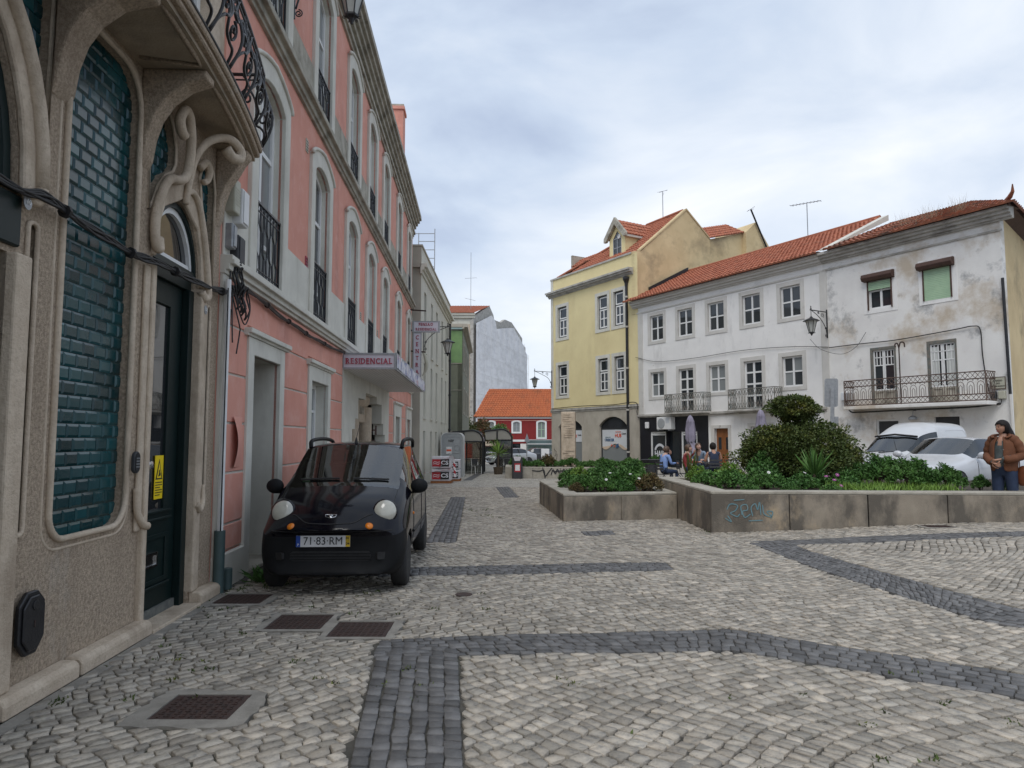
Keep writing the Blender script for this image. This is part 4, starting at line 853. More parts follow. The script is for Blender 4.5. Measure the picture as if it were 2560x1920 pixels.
# ================================================================ yellow corner house, white house, weathered house
def roof_tiles(m, e0, e1, r0, r1, pitch=.21, course=.36, amp=.035, th=.03):
    # corrugated tile slope between eave line e0-e1 and ridge line r0-r1
    e0, e1, r0, r1 = (Vector(p) for p in (e0, e1, r0, r1)); nc = max(1, int(round((e1-e0).length/pitch))); nr = max(1, int(round(((r0+r1)/2-(e0+e1)/2).length/course)))
    up = (e1-e0).cross(r0-e0); up = up.normalized() if up.length > 1e-6 else Vector((0, 0, 1))
    if up.z < 0: up = -up
    k = nc*4; idx = {}; V = []; F = []
    for r in range(nr):
        for q in (0, 1):
            f = (r+q)/nr
            for i in range(k+1):
                g = i/k; p = (e0*(1-g)+e1*g)*(1-f)+(r0*(1-g)+r1*g)*f; ph = (i % 4); h = amp*(0, 1, 1, 0)[ph]*(1-.3*q)
                j = RND.uniform(-.006, .006); V.append(p+up*(h+(th if q == 0 else 0)+j)); 
        b = r*2*(k+1)
        F += [(b+i, b+i+1, b+k+1+i+1, b+k+1+i) for i in range(k)]
        if r: F += [(b-(k+1)+i, b-(k+1)+i+1, b+i+1, b+i) for i in range(k)]
    b = len(V)      # closing front of the eave
    for i in range(k+1): V.append(e0*(1-i/k)+e1*(i/k)-up*.03)
    F += [(b+i, b+i+1, i+1, i) for i in range(k)]
    m.add(V, F)
RZ = math.radians(-59.5); RL = (2.46, 43, 0); dR = (.5075, -.8616); mR = (.8616, .5075)
def rw(s, n, z=0): return (2.46+dR[0]*s-mR[0]*n, 43+dR[1]*s-mR[1]*n, z)
yh = thing('yellow_house', 'yellow corner house with grey stone shopfront, tiled roof and pointed dormer', 'house', RL, RZ)
cols = [(.47, 1.85), (4.45, 5.75), (5.87, 7.13)]
yo = [rect(a+.21, b-.21, z0+.17, z1-.19) for a, b in cols for z0, z1 in ((7.45, 9.70), (3.94, 6.16))]
m = MB(); plate(m, rect(0, 8.06, 3.12, 11.30), yo, 0, .02); m.build('wall', 'yellow', yh)
m = MB(); m.box(.03, 7.60, .5, 10.3, -1, 11.2); m.build('core', 'glass_dark', yh)
m = MB()
for a, b in cols:
    for z0, z1 in ((7.45, 9.70), (3.94, 6.16)): m.ring(rect(a+.21, b-.21, z0+.17, z1-.19), rect(a, b, z0, z1), -.03, .28)
m.parts('window_surround', 'trim', yh)
for a, b in cols:
    for z0, z1 in ((7.45, 9.70), (3.94, 6.16)):
        x0, x1, p, q = a+.215, b-.215, z0+.175, z1-.195; m = MB(); m.ring(rect(x0+.07, x1-.07, p+.07, q-.07), rect(x0, x1, p, q), .10, .16); m.box(x0, x1, .09, .16, p+(q-p)*.60-.02, p+(q-p)*.60+.03); m.build('outer_frame', 'iron', yh)
        window(yh, x0+.072, x1-.072, p+.075, p+(q-p)*.59, .12, 'white_paint', 'glass_win', (.5,), (.5,), .07, .045); window(yh, x0+.072, x1-.072, p+(q-p)*.60+.035, q-.075, .12, 'white_paint', 'glass_dark', (), (), .07)
m = MB(); m.box(-.03, .20, -.035, .0, 3.33, 11.30); m.box(-.03, .0, 0, 10, -.8, 11.3); m.parts('corner_strip', 'trim', yh)
m = MB(); cornice(m, -.25, 7.75, [(.05, 10.20, 10.26), (.12, 10.262, 10.34), (.25, 10.342, 10.44), (.34, 10.442, 10.54)]); m.build('cornice', 'grey_cornice', yh)
m = MB(); m.box(-.06, 7.62, -.06, .25, 11.30, 11.40); m.build('parapet_cap', 'grey_cornice', yh)
m = MB(); cornice(m, -.06, 8.1, [(.05, 3.10, 3.20), (.10, 3.202, 3.26), (.07, 3.262, 3.33)]); m.build('band', 'grey_cornice', yh)
so1, so2 = opening(4.72, 7.08, -.45, 2.25, .48, 12), opening(.72, 3.10, -.45, 2.22, .46, 12)
m = MB(); plate(m, rect(-.02, 8.08, -.8, 3.10), [so1, so2], -.02, .30); m.build('shop_wall', 'shop_stone', yh)
for x0, x1 in ((4.72, 7.08), (.72, 3.10)):
    m = MB(); m.box(x0, x1, .12, .16, 2.04, 2.12); m.box(x0, x0+.09, .12, .16, -.45, 2.1); m.box(x1-.09, x1, .12, .16, -.45, 2.1); sf = m.build('shop_frame', 'plastic_dark', yh)
    m = MB(); n_ = 26
    for i in range(n_+1): x = x0+(x1-x0)*i/n_; c_ = (x-(x0+x1)/2)/((x1-x0)/2); m.box(x-.012, x+.012, .10, .125, 2.1, 2.24+.47*math.sqrt(max(0, 1-c_*c_)))
    m.parts('grille_bar', 'plastic_dark', sf); m = MB(); m.pr(opening(x0, x1, 2.1, 2.22, .48, 12), .16, .18); m.build('backing', 'glass_dark', sf)
    m = MB(); m.box(x0+.09, x1-.09, .15, .16, -.45, 2.04); m.build('pane', 'glass_pale', sf)
mat('banner_white', (.62, .64, .66), (.58, .60, .62), .6, 2); mat('hub_red', (.70, .12, .06), None, .6); mat('crescer_blue', (.03, .10, .22), None, .6); mat('hub_sand', (.62, .50, .38), (.56, .44, .33), .6, 2)
t = thing('shop_banner', 'white shop window banner lettered CRESCER and HUB under the arch grille', 'banner', rw(4.81, -.13), RZ); m = MB()
wv = [(2.18*(1-i/20), 1.10-.16*math.sin(i*.42+.6)) for i in range(21)]; m.pr([(0, 2.02), (0, wv[-1][1])]+[(a, b) for a, b in reversed(wv)]+[(2.18, 2.02)], 0, .01); m.build('sheet', 'banner_white', t)
m = MB(); wv2 = [(2.18*i/20, 1.16-.16*math.sin((20-i)*.42+.6)+.12*math.sin(i*.5)) for i in range(21)]; m.pr([(a, b) for a, b in reversed(wv)]+[(a, max(b, q[1]+.02)) for (a, b), q in zip(reversed(wv2), wv)], -.004, .0); m.build('wave', 'hub_sand', t)
lettering('CRESCER', .20, 'crescer_blue', t, (.62, -.008, 1.46), bold=.006); lettering('HUB', .27, 'hub_red', t, (1.38, -.008, 1.70), bold=.008); lettering('INCUBADORA', .07, 'hub_red', t, (1.38, -.008, 1.90)); lettering('Cidade', .13, 'black_print', t, (1.85, -.008, 1.80)); lettering('incubadora local', .07, 'graffiti_blue', t, (.50, -.008, 1.62))
m = MB(); m.pr([(1.20, 1.02), (1.42, 1.10), (1.40, 1.28), (1.22, 1.24)], -.008, -.004); m.build('picture', 'crescer_blue', t); m = MB(); m.pr([(.72, 1.14), (.86, 1.12), (.82, 1.26)], -.008, -.004); m.pr([(.98, 1.16), (1.05, 1.06), (1.12, 1.18)], -.008, -.004); m.parts('picture', 'hub_red', t)
t = thing('shop_banner', 'partly hidden white banner with HUB in the narrow arched window', 'banner', rw(.81, -.13), RZ); m = MB(); m.box(0, 2.2, 0, .01, 1.35, 2.02); m.build('sheet', 'banner_white', t); lettering('HUB', .24, 'hub_red', t, (1.35, -.008, 1.68), bold=.008); lettering('Cidade', .13, 'black_print', t, (1.85, -.008, 1.74))
strokes('graffiti', 'graffiti_black', yh, [[(.25, 1.0), (.42, .55), (.35, .45)], [(.2, .9), (.5, .75), (.55, .3)], [(.3, .5), (.6, .6), (.45, .2)]], -.026, .035)
strokes('graffiti', 'grey_cornice', yh, [[(3.3, .6), (3.6, .95), (3.7, .4), (4.0, .9)], [(3.4, .2), (4.2, .35)], [(4.1, 1.2), (4.2, .9), (4.4, 1.1)]], -.026, .025)
t = thing('rain_pipe', 'peeling black rain pipe with a hopper head on the yellow wall', 'pipe', rw(7.24, .06), RZ); m = MB(); m.tube([(0, 0, -.2), (0, 0, 9.9)], .075, 10); m.build('pipe', 'iron', t, smooth=40); m = MB(); m.lathe([(.08, 9.6), (.10, 9.8), (.19, 10.0), (.19, 10.12), (.15, 10.13)], (0, 0, 0), 10); m.build('hopper', 'iron', t); m = MB(); [m.lathe([(.10, z), (.10, z+.09)], (0, 0, 0), 10) for z in (.8, 3.0, 5.2, 7.4, 9.0)]; m.parts('collar', 'grey_cornice', t)
# gable wall and roofs
m = MB(); G = [(.0, 8.0), (0, 11.40), (.45, 11.46), (3.78, 14.24), (5.45, 12.96), (5.58, 12.80), (5.58, 8.0)]; m.px(G, 7.62, 7.86); m.build('gable_wall', 'yellow_old', yh)
m = MB(); m.px([(.40, 11.47), (.40, 11.56), (3.78, 14.33), (5.55, 12.93), (5.55, 12.84), (3.78, 14.23)], 7.58, 7.90); m.build('gable_coping', 'yellow_old', yh)
m = MB(); m.px([(5.582, 8.0), (5.582, 12.86), (8.3, 13.60), (8.3, 8)], 5.2, 7.80); m.px([(8.302, 8), (8.302, 13.62), (9.16, 14.34), (10.3, 13.0), (10.3, 8)], 5.2, 8.1); m.parts('rear_wall', 'yellow_old', yh)
m = MB(); roof_tiles(m, (1.2, .30, 11.45), (7.58, .30, 11.45), (4.6, 3.78, 14.20), (7.58, 3.78, 14.20)); r = m.build('roof', 'rooftile', yh)
m = MB(); roof_tiles(m, (.1, 6.5, 11.6), (.1, .30, 11.45), (4.55, 3.78, 14.18), (4.55, 3.78, 14.18)); m.build('roof', 'rooftile', yh)
m = MB(); roof_tiles(m, (7.58, 7.3, 11.5), (2.0, 7.3, 11.5), (7.58, 3.80, 14.20), (4.6, 3.80, 14.20)); m.build('roof', 'rooftile', yh)
m = MB(); roof_tiles(m, (7.95, 8.32, 13.64), (7.95, 5.5, 12.90), (6.4, 8.5, 14.55), (6.4, 5.8, 13.85)); m.build('roof', 'rooftile', yh)
m = MB(); m.tube([(4.6, 3.78, 14.25), (7.6, 3.78, 14.28)], .09, 8); m.tube([(4.55, 3.78, 14.22), (.2, .3, 11.5)], .08, 8); m.parts('ridge', 'rooftile', yh)
dm = [(4.78, 11.6), (6.16, 11.6), (6.16, 12.95), (5.47, 13.72), (4.78, 12.95)]
m = MB(); plate(m, dm, [[(5.1, 11.7), (5.84, 11.7), (5.84, 12.80), (5.47, 13.22), (5.1, 12.80)]], .80, .86); m.px([(.86, 11.6), (.86, 12.95), (2.6, 12.95), (.9, 11.6)], 6.06, 6.158); m.px([(.86, 11.6), (.86, 12.95), (2.6, 12.95), (.9, 11.6)], 4.782, 4.88); m.build('dormer_wall', 'yellow', yh)
m = MB(); roof_tiles(m, (6.36, 3.0, 12.86), (6.36, .62, 12.86), (5.47, 3.4, 13.86), (5.47, .62, 13.86)); roof_tiles(m, (4.58, .62, 12.86), (4.58, 3.0, 12.86), (5.47, .62, 13.86), (5.47, 3.4, 13.86)); m.parts('dormer_roof', 'rooftile', yh)
m = MB(); m.pr([(4.52, 12.70), (4.70, 12.70), (5.47, 13.58), (6.24, 12.70), (6.42, 12.70), (6.42, 12.92), (5.47, 13.98), (4.52, 12.92)], .58, .74); m.build('dormer_barge', 'trim_old', yh); m = MB(); m.box(6.19, 6.34, .74, 2.9, 12.72, 12.84); m.build('dormer_eave', 'trim', yh)
wo = window(yh, 5.1, 5.84, 11.7, 12.80, .83, 'galv', 'glass_win', (.5,), (.5,), .05); m = MB(); m.pr([(5.1, 12.8), (5.84, 12.8), (5.47, 13.22)], .82, .84); m.build('pane', 'glass_win', wo); m = MB(); m.lathe([(.13, 0), (.13, .05), (.09, .06), (.09, .03)], (5.66, .81, 12.85), 14, 'y'); m.build('extractor_fan', 'plastic_white', yh)
m = MB(); m.box(.25, 1.5, 1.6, 2.9, 11.5, 12.35); m.build('dormer_wall', 'yellow_old', yh); m = MB(); roof_tiles(m, (.1, 1.45, 12.36), (2.4, 1.45, 12.36), (.1, 2.25, 12.98), (2.6, 2.25, 12.98)); m.build('dormer_roof', 'rooftile', yh); m = MB(); m.box(.08, .22, 1.45, 2.9, 12.1, 13.1); m.build('dormer_barge', 'trim_old', yh); m = MB(); m.box(.2, 1.9, 1.52, 1.64, 12.22, 12.35); m.build('dormer_eave', 'trim', yh)
def antenna(name, label, loc, h, kind):
    t = thing(name, label, 'antenna', loc, RZ); m = MB(); m.tube([(0, 0, 0), (0, 0, h)], .022, 6); m.build('mast', 'galv', t)
    m = MB()
    if kind == 'yagi':
        m.tube([(-.9, 0, h+.18), (.75, 0, h-.05)], .016, 5)
        for i in range(9): a = -.85+.19*i; m.tube([(a, -.16, h+.18-.14*(a+.9)), (a, .16, h+.18-.14*(a+.9))], .009, 4)
    else: m.tube([(-.28, 0, h), (.28, .1, h)], .010, 5); m.tube([(-.2, -.2, h-.05), (.2, .2, h+.03)], .010, 5); m.tube([(0, 0, h-.3), (.12, 0, h-.12)], .010, 4)
    m.build('element', 'galv', t); return t
antenna('antenna', 'thin upright antenna above the ridge of the yellow house', rw(6.0, -3.78, 14.2), 1.7, 'x')
antenna('antenna', 'yagi television antenna standing behind the white house ridge', rw(15.0, -4.5, 10.3), 2.3, 'yagi')
t = thing('leaning_mast', 'dark mast leaning across the rear yellow gable', 'mast', rw(8.2, -9.0, 13.0), RZ); m = MB(); m.tube([(0, 1.0, -.2), (0, -.35, 2.0)], .05, 6); m.build('pole', 'iron', t); m = MB(); m.tube([(-.3, -.35, 1.95), (.3, -.35, 2.1)], .012, 4); m.tube([(0, -.6, 1.9), (0, -.1, 2.08)], .012, 4); m.parts('rod', 'galv', t)

# ---- white house
wh = thing('white_house', 'long white two-storey house with stone-framed windows above a black hair shop', 'house', RL, RZ)
WX = [9.47, 11.45, 13.40, 15.40, 17.38]; o2 = [rect(c-.48, c+.48, 6.43, 7.73) for c in WX]; o1 = [rect(c-.48, c+.48, 3.62 if i % 2 == 0 else 2.80, 4.86) for i, c in enumerate(WX)]
m = MB(); plate(m, rect(8.08, 18.9, 2.76, 8.5), o2+o1, 0, .02); m.build('wall', 'white_wall', wh); m = MB(); m.box(8.1, 18.9, .45, 7.5, -.6, 8.6); m.build('core', 'glass_dark', wh)
for i, c in enumerate(WX):
    m = MB(); m.ring(o2[i], rect(c-.65, c+.65, 6.28, 7.91), -.025, .2); m.build('window_surround', 'white_trim', wh); m = MB(); m.ring(o1[i], rect(c-.65, c+.65, 3.48 if i % 2 == 0 else 2.80, 5.03), -.025, .2); m.build('window_surround', 'white_trim', wh)
    cu = {0: [(.05, .45)], 2: [(.1, .9)], 4: [(.05, .95)]}.get(i)
    window(wh, c-.48, c+.48, 6.43, 7.73, .10, 'white_paint', ['glass_win', 'glass_dark', 'glass_pale'] if i == 0 else ['glass_win', 'glass_dark'], (.5,), (.5,), .075, .05)
    if i % 2 == 0: window(wh, c-.48, c+.48, 3.62, 4.86, .10, 'white_paint', ['glass_pale', 'glass_win'] if i != 2 else 'glass_pale', (.5,), (.5,), .075, .05)
    else: window(wh, c-.48, c+.48, 2.80, 4.86, .10, 'white_paint', ['glass_win', 'glass_dark', 'glass_win'], (.5,), (.28, .52, .76), .08, .06)
m = MB(); m.box(8.08, 8.42, -.03, .0, 2.77, 8.0); m.box(18.74, 19.04, -.03, .0, .2, 8.0); m.parts('pilaster', 'white_trim', wh)
m = MB(); cornice(m, 8.0, 18.9, [(.04, 7.99, 8.05)]); m.build('string_course', 'white_trim', wh); m = MB(); m.box(8.1, 18.9, -.012, 0, 8.06, 8.30); m.build('frieze', 'white_wall', wh)
m = MB(); cornice(m, 7.75, 18.9, [(.10, 8.30, 8.36), (.18, 8.362, 8.46), (.28, 8.462, 8.56), (.36, 8.562, 8.64)]); m.build('cornice', 'white_trim', wh); m = MB(); m.box(8.0, 18.95, -.33, .45, 8.642, 8.735); m.build('eave_board', 'woodbox', wh)
m = MB(); roof_tiles(m, (7.45, -.52, 8.66), (19.0, -.52, 8.66), (7.88, 3.75, 10.72), (19.0, 3.75, 10.72), .20, .34); m.build('roof', 'rooftile', wh)
m = MB(); m.tube([(7.9, 3.75, 10.75), (19.0, 3.75, 10.75)], .09, 6); m.build('ridge', 'rooftile', wh)
m = MB(); m.px([(-.30, 8.74), (-.30, 8.80), (3.75, 10.74), (3.75, 10.5)], 19.0, 19.36); m.build('party_wall', 'trim', wh); m = MB(); m.px([(0, 8.9), (.9, 9.3), (.9, 9.55), (3.7, 10.95), (3.7, 10.7), (0, 8.85)], 7.90, 8.02); m.build('flashing', 'iron', wh)
m = MB(); cornice(m, 8.05, 18.9, [(.06, 2.60, 2.66), (.12, 2.662, 2.756)]); m.build('ledge', 'grey_cornice', wh)
gh = [rect(13.16, 13.97, -.3, 2.0), rect(15.2, 16.3, .9, 2.05), rect(8.9, 10.02, -.3, 1.88), rect(10.10, 10.95, -.3, 1.88), rect(11.05, 12.1, -.3, 1.88)]
m = MB(); plate(m, rect(12.80, 18.9, -.6, 2.6), gh[:2], 0, .25); m.build('ground_wall', 'white_wall', wh)
mat('black_tile', (.010, .010, .014), (.014, .014, .02), .35, 3, .1, 30)
m = MB(); plate(m, rect(8.12, 12.795, -.6, 2.6), gh[2:], -.01, .2); m.build('shop_front', 'black_tile', wh)
for a, b in ((8.9, 10.02), (11.05, 12.1)):
    w_ = window(wh, a, b, -.25, 1.88, .06, 'white_paint', 'glass_win', (), (.93,), .09, .05); c_ = (a+b)/2+.05
    lettering('HAIR', .40, 'graffiti_white', wh, (c_, .045, .78), sx=.85, bold=.01); lettering('THE', .10, 'graffiti_white', wh, (c_, .045, 1.24)); lettering('SHOP', .12, 'graffiti_white', wh, (c_, .045, .36))
    m = MB()
    for sg in (1, -1): P = [(c_+.40*math.cos(k*PI/12), .78+sg*(.10+.42*math.sin(k*PI/12))) for k in range(1, 12)]; Q = [(c_+.28*math.cos(k*PI/12), .78+sg*(.12+.27*math.sin(k*PI/12))) for k in range(1, 12)]; k = len(P); m.add([(a_, .046, b_) for a_, b_ in P]+[(a_, .046, b_) for a_, b_ in Q], [((i, i+1, k+i+1, k+i) if sg < 0 else (i+1, i, k+i, k+i+1)) for i in range(k-1)])
    m.parts('shop_logo', 'graffiti_white', wh)
m = MB(); m.box(10.10, 10.95, .18, .2, -.3, 1.88); m.build('doorway', 'glass_dark', wh)
m = MB(); m.ring(gh[0], rect(12.97, 14.13, -.3, 2.14), -.03, .2); m.build('door_surround', 'white_trim', wh); m = MB(); m.ring(gh[1], rect(15.05, 16.45, .75, 2.2), -.02, .2); m.build('window_surround', 'white_trim', wh); window(wh, 15.2, 16.3, .9, 2.05, .1)
m = MB(); m.box(13.16, 13.56, .14, .19, -.3, 2.0); m.box(13.57, 13.97, .14, .19, -.3, 2.0); dl = m.parts('door', 'wood', wh)
for i, x in enumerate((13.27, 13.70)):
    m = MB(); m.box(x, x+.18, .130, .142, 1.05, 1.60); m.build('pane', 'glass_dark', dl[i]); m = MB(); m.ring(rect(x, x+.18, 1.05, 1.60), rect(x-.03, x+.21, 1.02, 1.63), .125, .142); m.build('trim', 'wood', dl[i])
    m = MB(); [m.box(13.16+.4*i+.07*k, 13.165+.4*i+.07*k, .137, .142, -.3, 1.0) for k in range(1, 6)]; m.parts('plank_joint', 'doorbrown', dl[i])
lettering('7', .14, 'plastic_dark', wh, (13.52, -.036, 2.07))
def mailbox(x, z, label, n=2):
    t = thing('mailbox', label, 'mailbox', rw(x, .0, z), RZ, 'white letter boxes beside the wooden door'); m = MB(); m.box(0, .36, -.10, 0, 0, .42); m.build('case', 'plastic_white', t, bevel=.015); m = MB(); m.box(.06, .30, -.104, -.10, .30, .33); m.build('slot', 'plastic_dark', t); m = MB(); m.box(.12, .24, -.103, -.10, .08, .11); m.build('name_plate', 'galv', t)
for x, z, l in ((12.22, .40, 'white letter box on black tiles, further from the wooden door'), (12.60, .41, 'white letter box on black tiles, next to the wooden door frame'), (14.17, .38, 'white letter box just right of the wooden door frame'), (14.56, .39, 'white letter box half hidden by the clipped bush')): mailbox(x, z, l)
t = thing('air_conditioner', 'white air conditioner unit above the hair shop window', 'air conditioner', rw(9.72, .0, 1.98), RZ); m = MB(); m.box(0, .98, -.34, -.02, 0, .60); m.build('case', 'plastic_white', t, bevel=.02); m = MB(); m.lathe([(.25, 0), (.25, .012), (.22, .02), (.05, .02)], (.34, -.34, .30), 20, 'y'); m.build('fan_grille', 'plastic_grey', t); m = MB(); m.box(.64, .90, -.343, -.34, .30, .56); m.build('label_plate', 'banner_white', t); m = MB(); [m.box(a, a+.04, -.36, 0, -.05, 0) for a in (.1, .84)]; m.parts('bracket', 'galv', t)
t = thing('wall_lamp', 'small white box floodlight on the black shop front', 'lamp', rw(8.75, 0, 2.05), RZ); m = MB(); m.box(-.12, .12, -.14, -.04, 0, .32); m.build('case', 'plastic_white', t, bevel=.02); m = MB(); m.box(-.02, .02, -.05, 0, .1, .2); m.build('arm', 'galv', t)
def balcony(par, x0, x1, n, z0, z1, mt, slab_z, smt, motif):
    m = MB(); m.box(x0-.04, x1+.04, -n-.04, -.0, slab_z, z0); m.build('balcony_slab', smt, par, bevel=.01)
    m = MB(); h = z1-z0
    def fr(q0, q1, L):      # draw motif curves between two plan points
        k = max(1, int(round(L/.30)))
        for i in range(k):
            f = lambda a: (q0[0]+(q1[0]-q0[0])*(i+a)/k, q0[1]+(q1[1]-q0[1])*(i+a)/k)
            if motif == 'curl':
                for sg in (0, 1):
                    for P in (spiral((.25+.5*sg, .80), .20, 1.1, PI*sg, 1-2*sg, 10), spiral((.25+.5*sg, .22), .20, 1.1, PI*(1-sg), 1-2*sg, 10)): m.tube([(*f(a), z0+h*b) for a, b in P], .011, 4)
                for P in ([(0, .05), (.10, .35), (.0, .5), (.10, .68), (0, .95)], [(1, .05), (.9, .35), (1, .5), (.9, .68), (1, .95)], [(.5, .06), (.36, .3), (.5, .5), (.64, .7), (.5, .95)], [(.5, .06), (.64, .3), (.5, .5), (.36, .7), (.5, .95)]): m.tube([(*f(v.x), z0+h*v.y) for v in cat([(a, b, 0) for a, b in P], 3)], .011, 4)
            else:
                for P in ([(.15, .22), (.15, .55), (.25, .64), (.5, .68), (.75, .64), (.85, .55), (.85, .22)], [(.35, .22), (.35, .5), (.5, .56), (.65, .5), (.65, .22)], [(0, .78), (.5, .98), (1, .78)], [(0, .98), (.5, .78), (1, .98)], [(0, .04), (.5, .22), (1, .04)], [(0, .22), (.5, .04), (1, .22)]): m.tube([(*f(a), z0+h*b) for a, b in P], .010, 4)
                m.tube([(*f(a), z0+h*b) for a, b in spiral((.25, .72), .07, 1, 0, 1, 6)], .008, 4); m.tube([(*f(a), z0+h*b) for a, b in spiral((.75, .72), .07, 1, PI, -1, 6)], .008, 4)
    A_, B_, C_, D_ = (x0, -.02), (x0, -n), (x1, -n), (x1, -.02); fr(A_, B_, n); fr(B_, C_, x1-x0); fr(C_, D_, n)
    for z in (z0+.03, z1)+((z0+h*.76, z0+h*.24) if motif != 'curl' else ()): m.tube([(*A_, z), (*B_, z), (*C_, z), (*D_, z)], .018, 4)
    for p in (B_, C_): m.tube([(*p, z0), (*p, z1)], .02, 4)
    m.build('balcony_railing', mt, par)
balcony(wh, 10.5, 13.0, .5, 2.77, 3.64, 'iron_grey', 2.70, 'grey_cornice', 'curl'); balcony(wh, 14.46, 16.88, .5, 2.78, 3.64, 'iron_grey', 2.70, 'grey_cornice', 'curl')

# ---- weathered house at the right end
we = thing('weathered_house', 'peeling stained white house with rusty balcony at the right corner', 'house', RL, RZ)
WO = [rect(20.70, 21.60, 6.20, 7.28), rect(22.69, 23.61, 6.20, 7.28), rect(20.70, 21.64, 2.75, 4.80), rect(22.71, 23.66, 2.75, 4.80), rect(20.80, 21.64, -.1, 2.22), rect(22.84, 23.64, .9, 2.26)]
m = MB(); plate(m, rect(18.9, 25.1, -.5, 8.5), WO, 0, .25); m.build('wall', 'weathered', we)
m = MB(); m.pz([(18.95, .4), (24.9, .4), (22.0, 11), (18.95, 11)], -.5, 8.6); m.build('core', 'glass_dark', we)
m = MB(); m.add([(25.1, 0, -.5), (22.2, 11.2, -.5), (22.2, 11.2, 8.5), (25.1, 0, 8.5)], [(0, 1, 2, 3)]); m.build('side_wall', 'yellow_old', we)
m = MB(); cornice(m, 18.9, 25.16, [(.04, 8.0, 8.06)]); m.build('string_course', 'grey_cornice', we)
m = MB(); cornice(m, 18.9, 25.5, [(.10, 8.30, 8.36), (.18, 8.362, 8.46), (.28, 8.462, 8.56), (.40, 8.562, 8.66)]); m.build('cornice', 'grey_cornice', we); m = MB(); m.box(19.37, 25.5, -.37, .45, 8.662, 8.75); m.build('eave_board', 'woodbox', we)
m = MB(); roof_tiles(m, (19.3, -.55, 8.68), (25.75, -.55, 8.68), (19.3, 4.2, 10.5), (22.3, 4.2, 10.5), .22, .36); m.build('roof', 'rooftile_old', we)
m = MB(); roof_tiles(m, (25.75, -.55, 8.68), (22.9, 11.4, 8.68), (22.3, 4.2, 10.5), (21.8, 7, 10.5), .22, .36); m.build('roof', 'rooftile_old', we)
m = MB(); m.tube([(25.4, -.2, 8.82), (25.62, -.45, 8.84), (25.76, -.58, 8.95), (25.80, -.66, 9.15)], [.07, .07, .05, .015], 6); m.build('roof_finial', 'rooftile_old', we)
m = MB(); m.add([(25.6, -.45, 8.66), (22.7, 11.3, 8.66), (22.2, 11.2, 8.5), (25.1, 0, 8.5)], [(0, 1, 2, 3)]); m.build('eave_soffit', 'woodbox', we)
for (x0, x1), op in (((20.54, 21.78), 0), ((22.54, 23.79), 1)): m = MB(); m.ring(WO[op], rect(x0, x1, 6.05, 7.58), -.015, .0); m.build('window_surround', 'white_wall', we)
for i, (x0, x1) in enumerate(((20.70, 21.60), (22.69, 23.61))):
    m = MB(); P = [(.0, 7.22), (-.20, 7.24), (-.26, 7.34), (-.22, 7.46), (-.10, 7.50), (0, 7.50)]; m.px(P[::-1], x0-.12, x1+.12); m.build('shutter_box', 'woodbox', we, bevel=.01)
    z1, z0 = 7.24, (6.90 if i == 0 else 6.18); m = MB(); k = int((z1-z0)/.058)
    for j in range(k): m.box(x0+.03, x1-.03, -.02, .0+.012, z0+j*.058, z0+j*.058+.052)
    m.parts('shutter_slat', 'shutter_green', we); m = MB(); m.box(x0-.01, x0+.03, -.05, .0, 6.18, 7.24); m.box(x1-.03, x1+.01, -.05, 0, 6.18, 7.24); m.parts('shutter_rail', 'woodbox', we)
window(we, 20.70, 21.60, 6.20, 7.28, .10, 'white_paint', 'glass_dark', (.5,), (.62,), .07, .05)
for i, (x0, x1) in enumerate(((20.70, 21.64), (22.71, 23.66))):
    m = MB(); m.ring(rect(x0+.09, x1-.06, 2.75, 4.70), rect(x0, x1, 2.75, 4.80), -.02, .12); m.build('door_frame', 'iron_grey', we)
    for a, b in ((x0+.09, (x0+x1)/2), ((x0+x1)/2+.01, x1-.06)):
        window(we, a, b, 2.78, 3.25, .06, 'trim_old', 'trim_old', (), (), .06); window(we, a, b, 3.25, 4.70, .06, 'white_paint', 'glass_dark', (.35, .68) if False else (), (.62,), .045, .03)
        m = MB(); [m.box(a+(b-a)*f-.012, a+(b-a)*f+.012, .03, .06, 4.15, 4.68) for f in (.33, .66)]; m.box(a, b, .03, .06, 4.42, 4.45); m.parts('glazing_bar', 'white_paint', we)
    if i: 
        for a, b in ((.10, .38), (.62, .96)): m = MB(); k = 10; P = [(x0+.95*(a+(b-a)*j/k), .045+.012*math.sin(j*2)) for j in range(k+1)]; m.add([(p, q, 3.3) for p, q in P]+[(p, q, 4.6) for p, q in P], [(j, j+1, k+2+j, k+1+j) for j in range(k)]); m.build('curtain', 'curtain', we)
balcony(we, 20.02, 24.76, .60, 2.70, 3.62, 'iron_rust', 2.59, 'weathered', 'arch')
t = thing('clothes_pole', 'rusty forked pole standing on the weathered balcony', 'pole', rw(22.0, .42, 2.7), RZ); m = MB(); m.tube([(0, 0, 0), (0, 0, 2.02)], .022, 6); m.build('pole', 'castrust', t); m = MB(); m.tube(cat([(0, 0, 1.95), (-.05, 0, 2.10), (-.13, 0, 2.08), (-.12, 0, 1.98)]), .025, 6); m.tube(cat([(0, 0, 1.95), (.06, 0, 2.12), (.18, 0, 2.10), (.20, 0, 1.95)]), .025, 6); m.parts('hook', 'castrust', t)
window(we, 20.80, 21.64, -.1, 2.22, .10, 'white_paint', 'plastic_dark', (), (), .06); m = MB(); m.box(21.08, 21.42, .085, .092, 1.35, 1.72); m.build('notice', 'banner_white', we)
m = MB(); m.box(22.84, 23.64, .1, .14, .9, 2.26); m.build('shutter', 'plastic_dark', we)
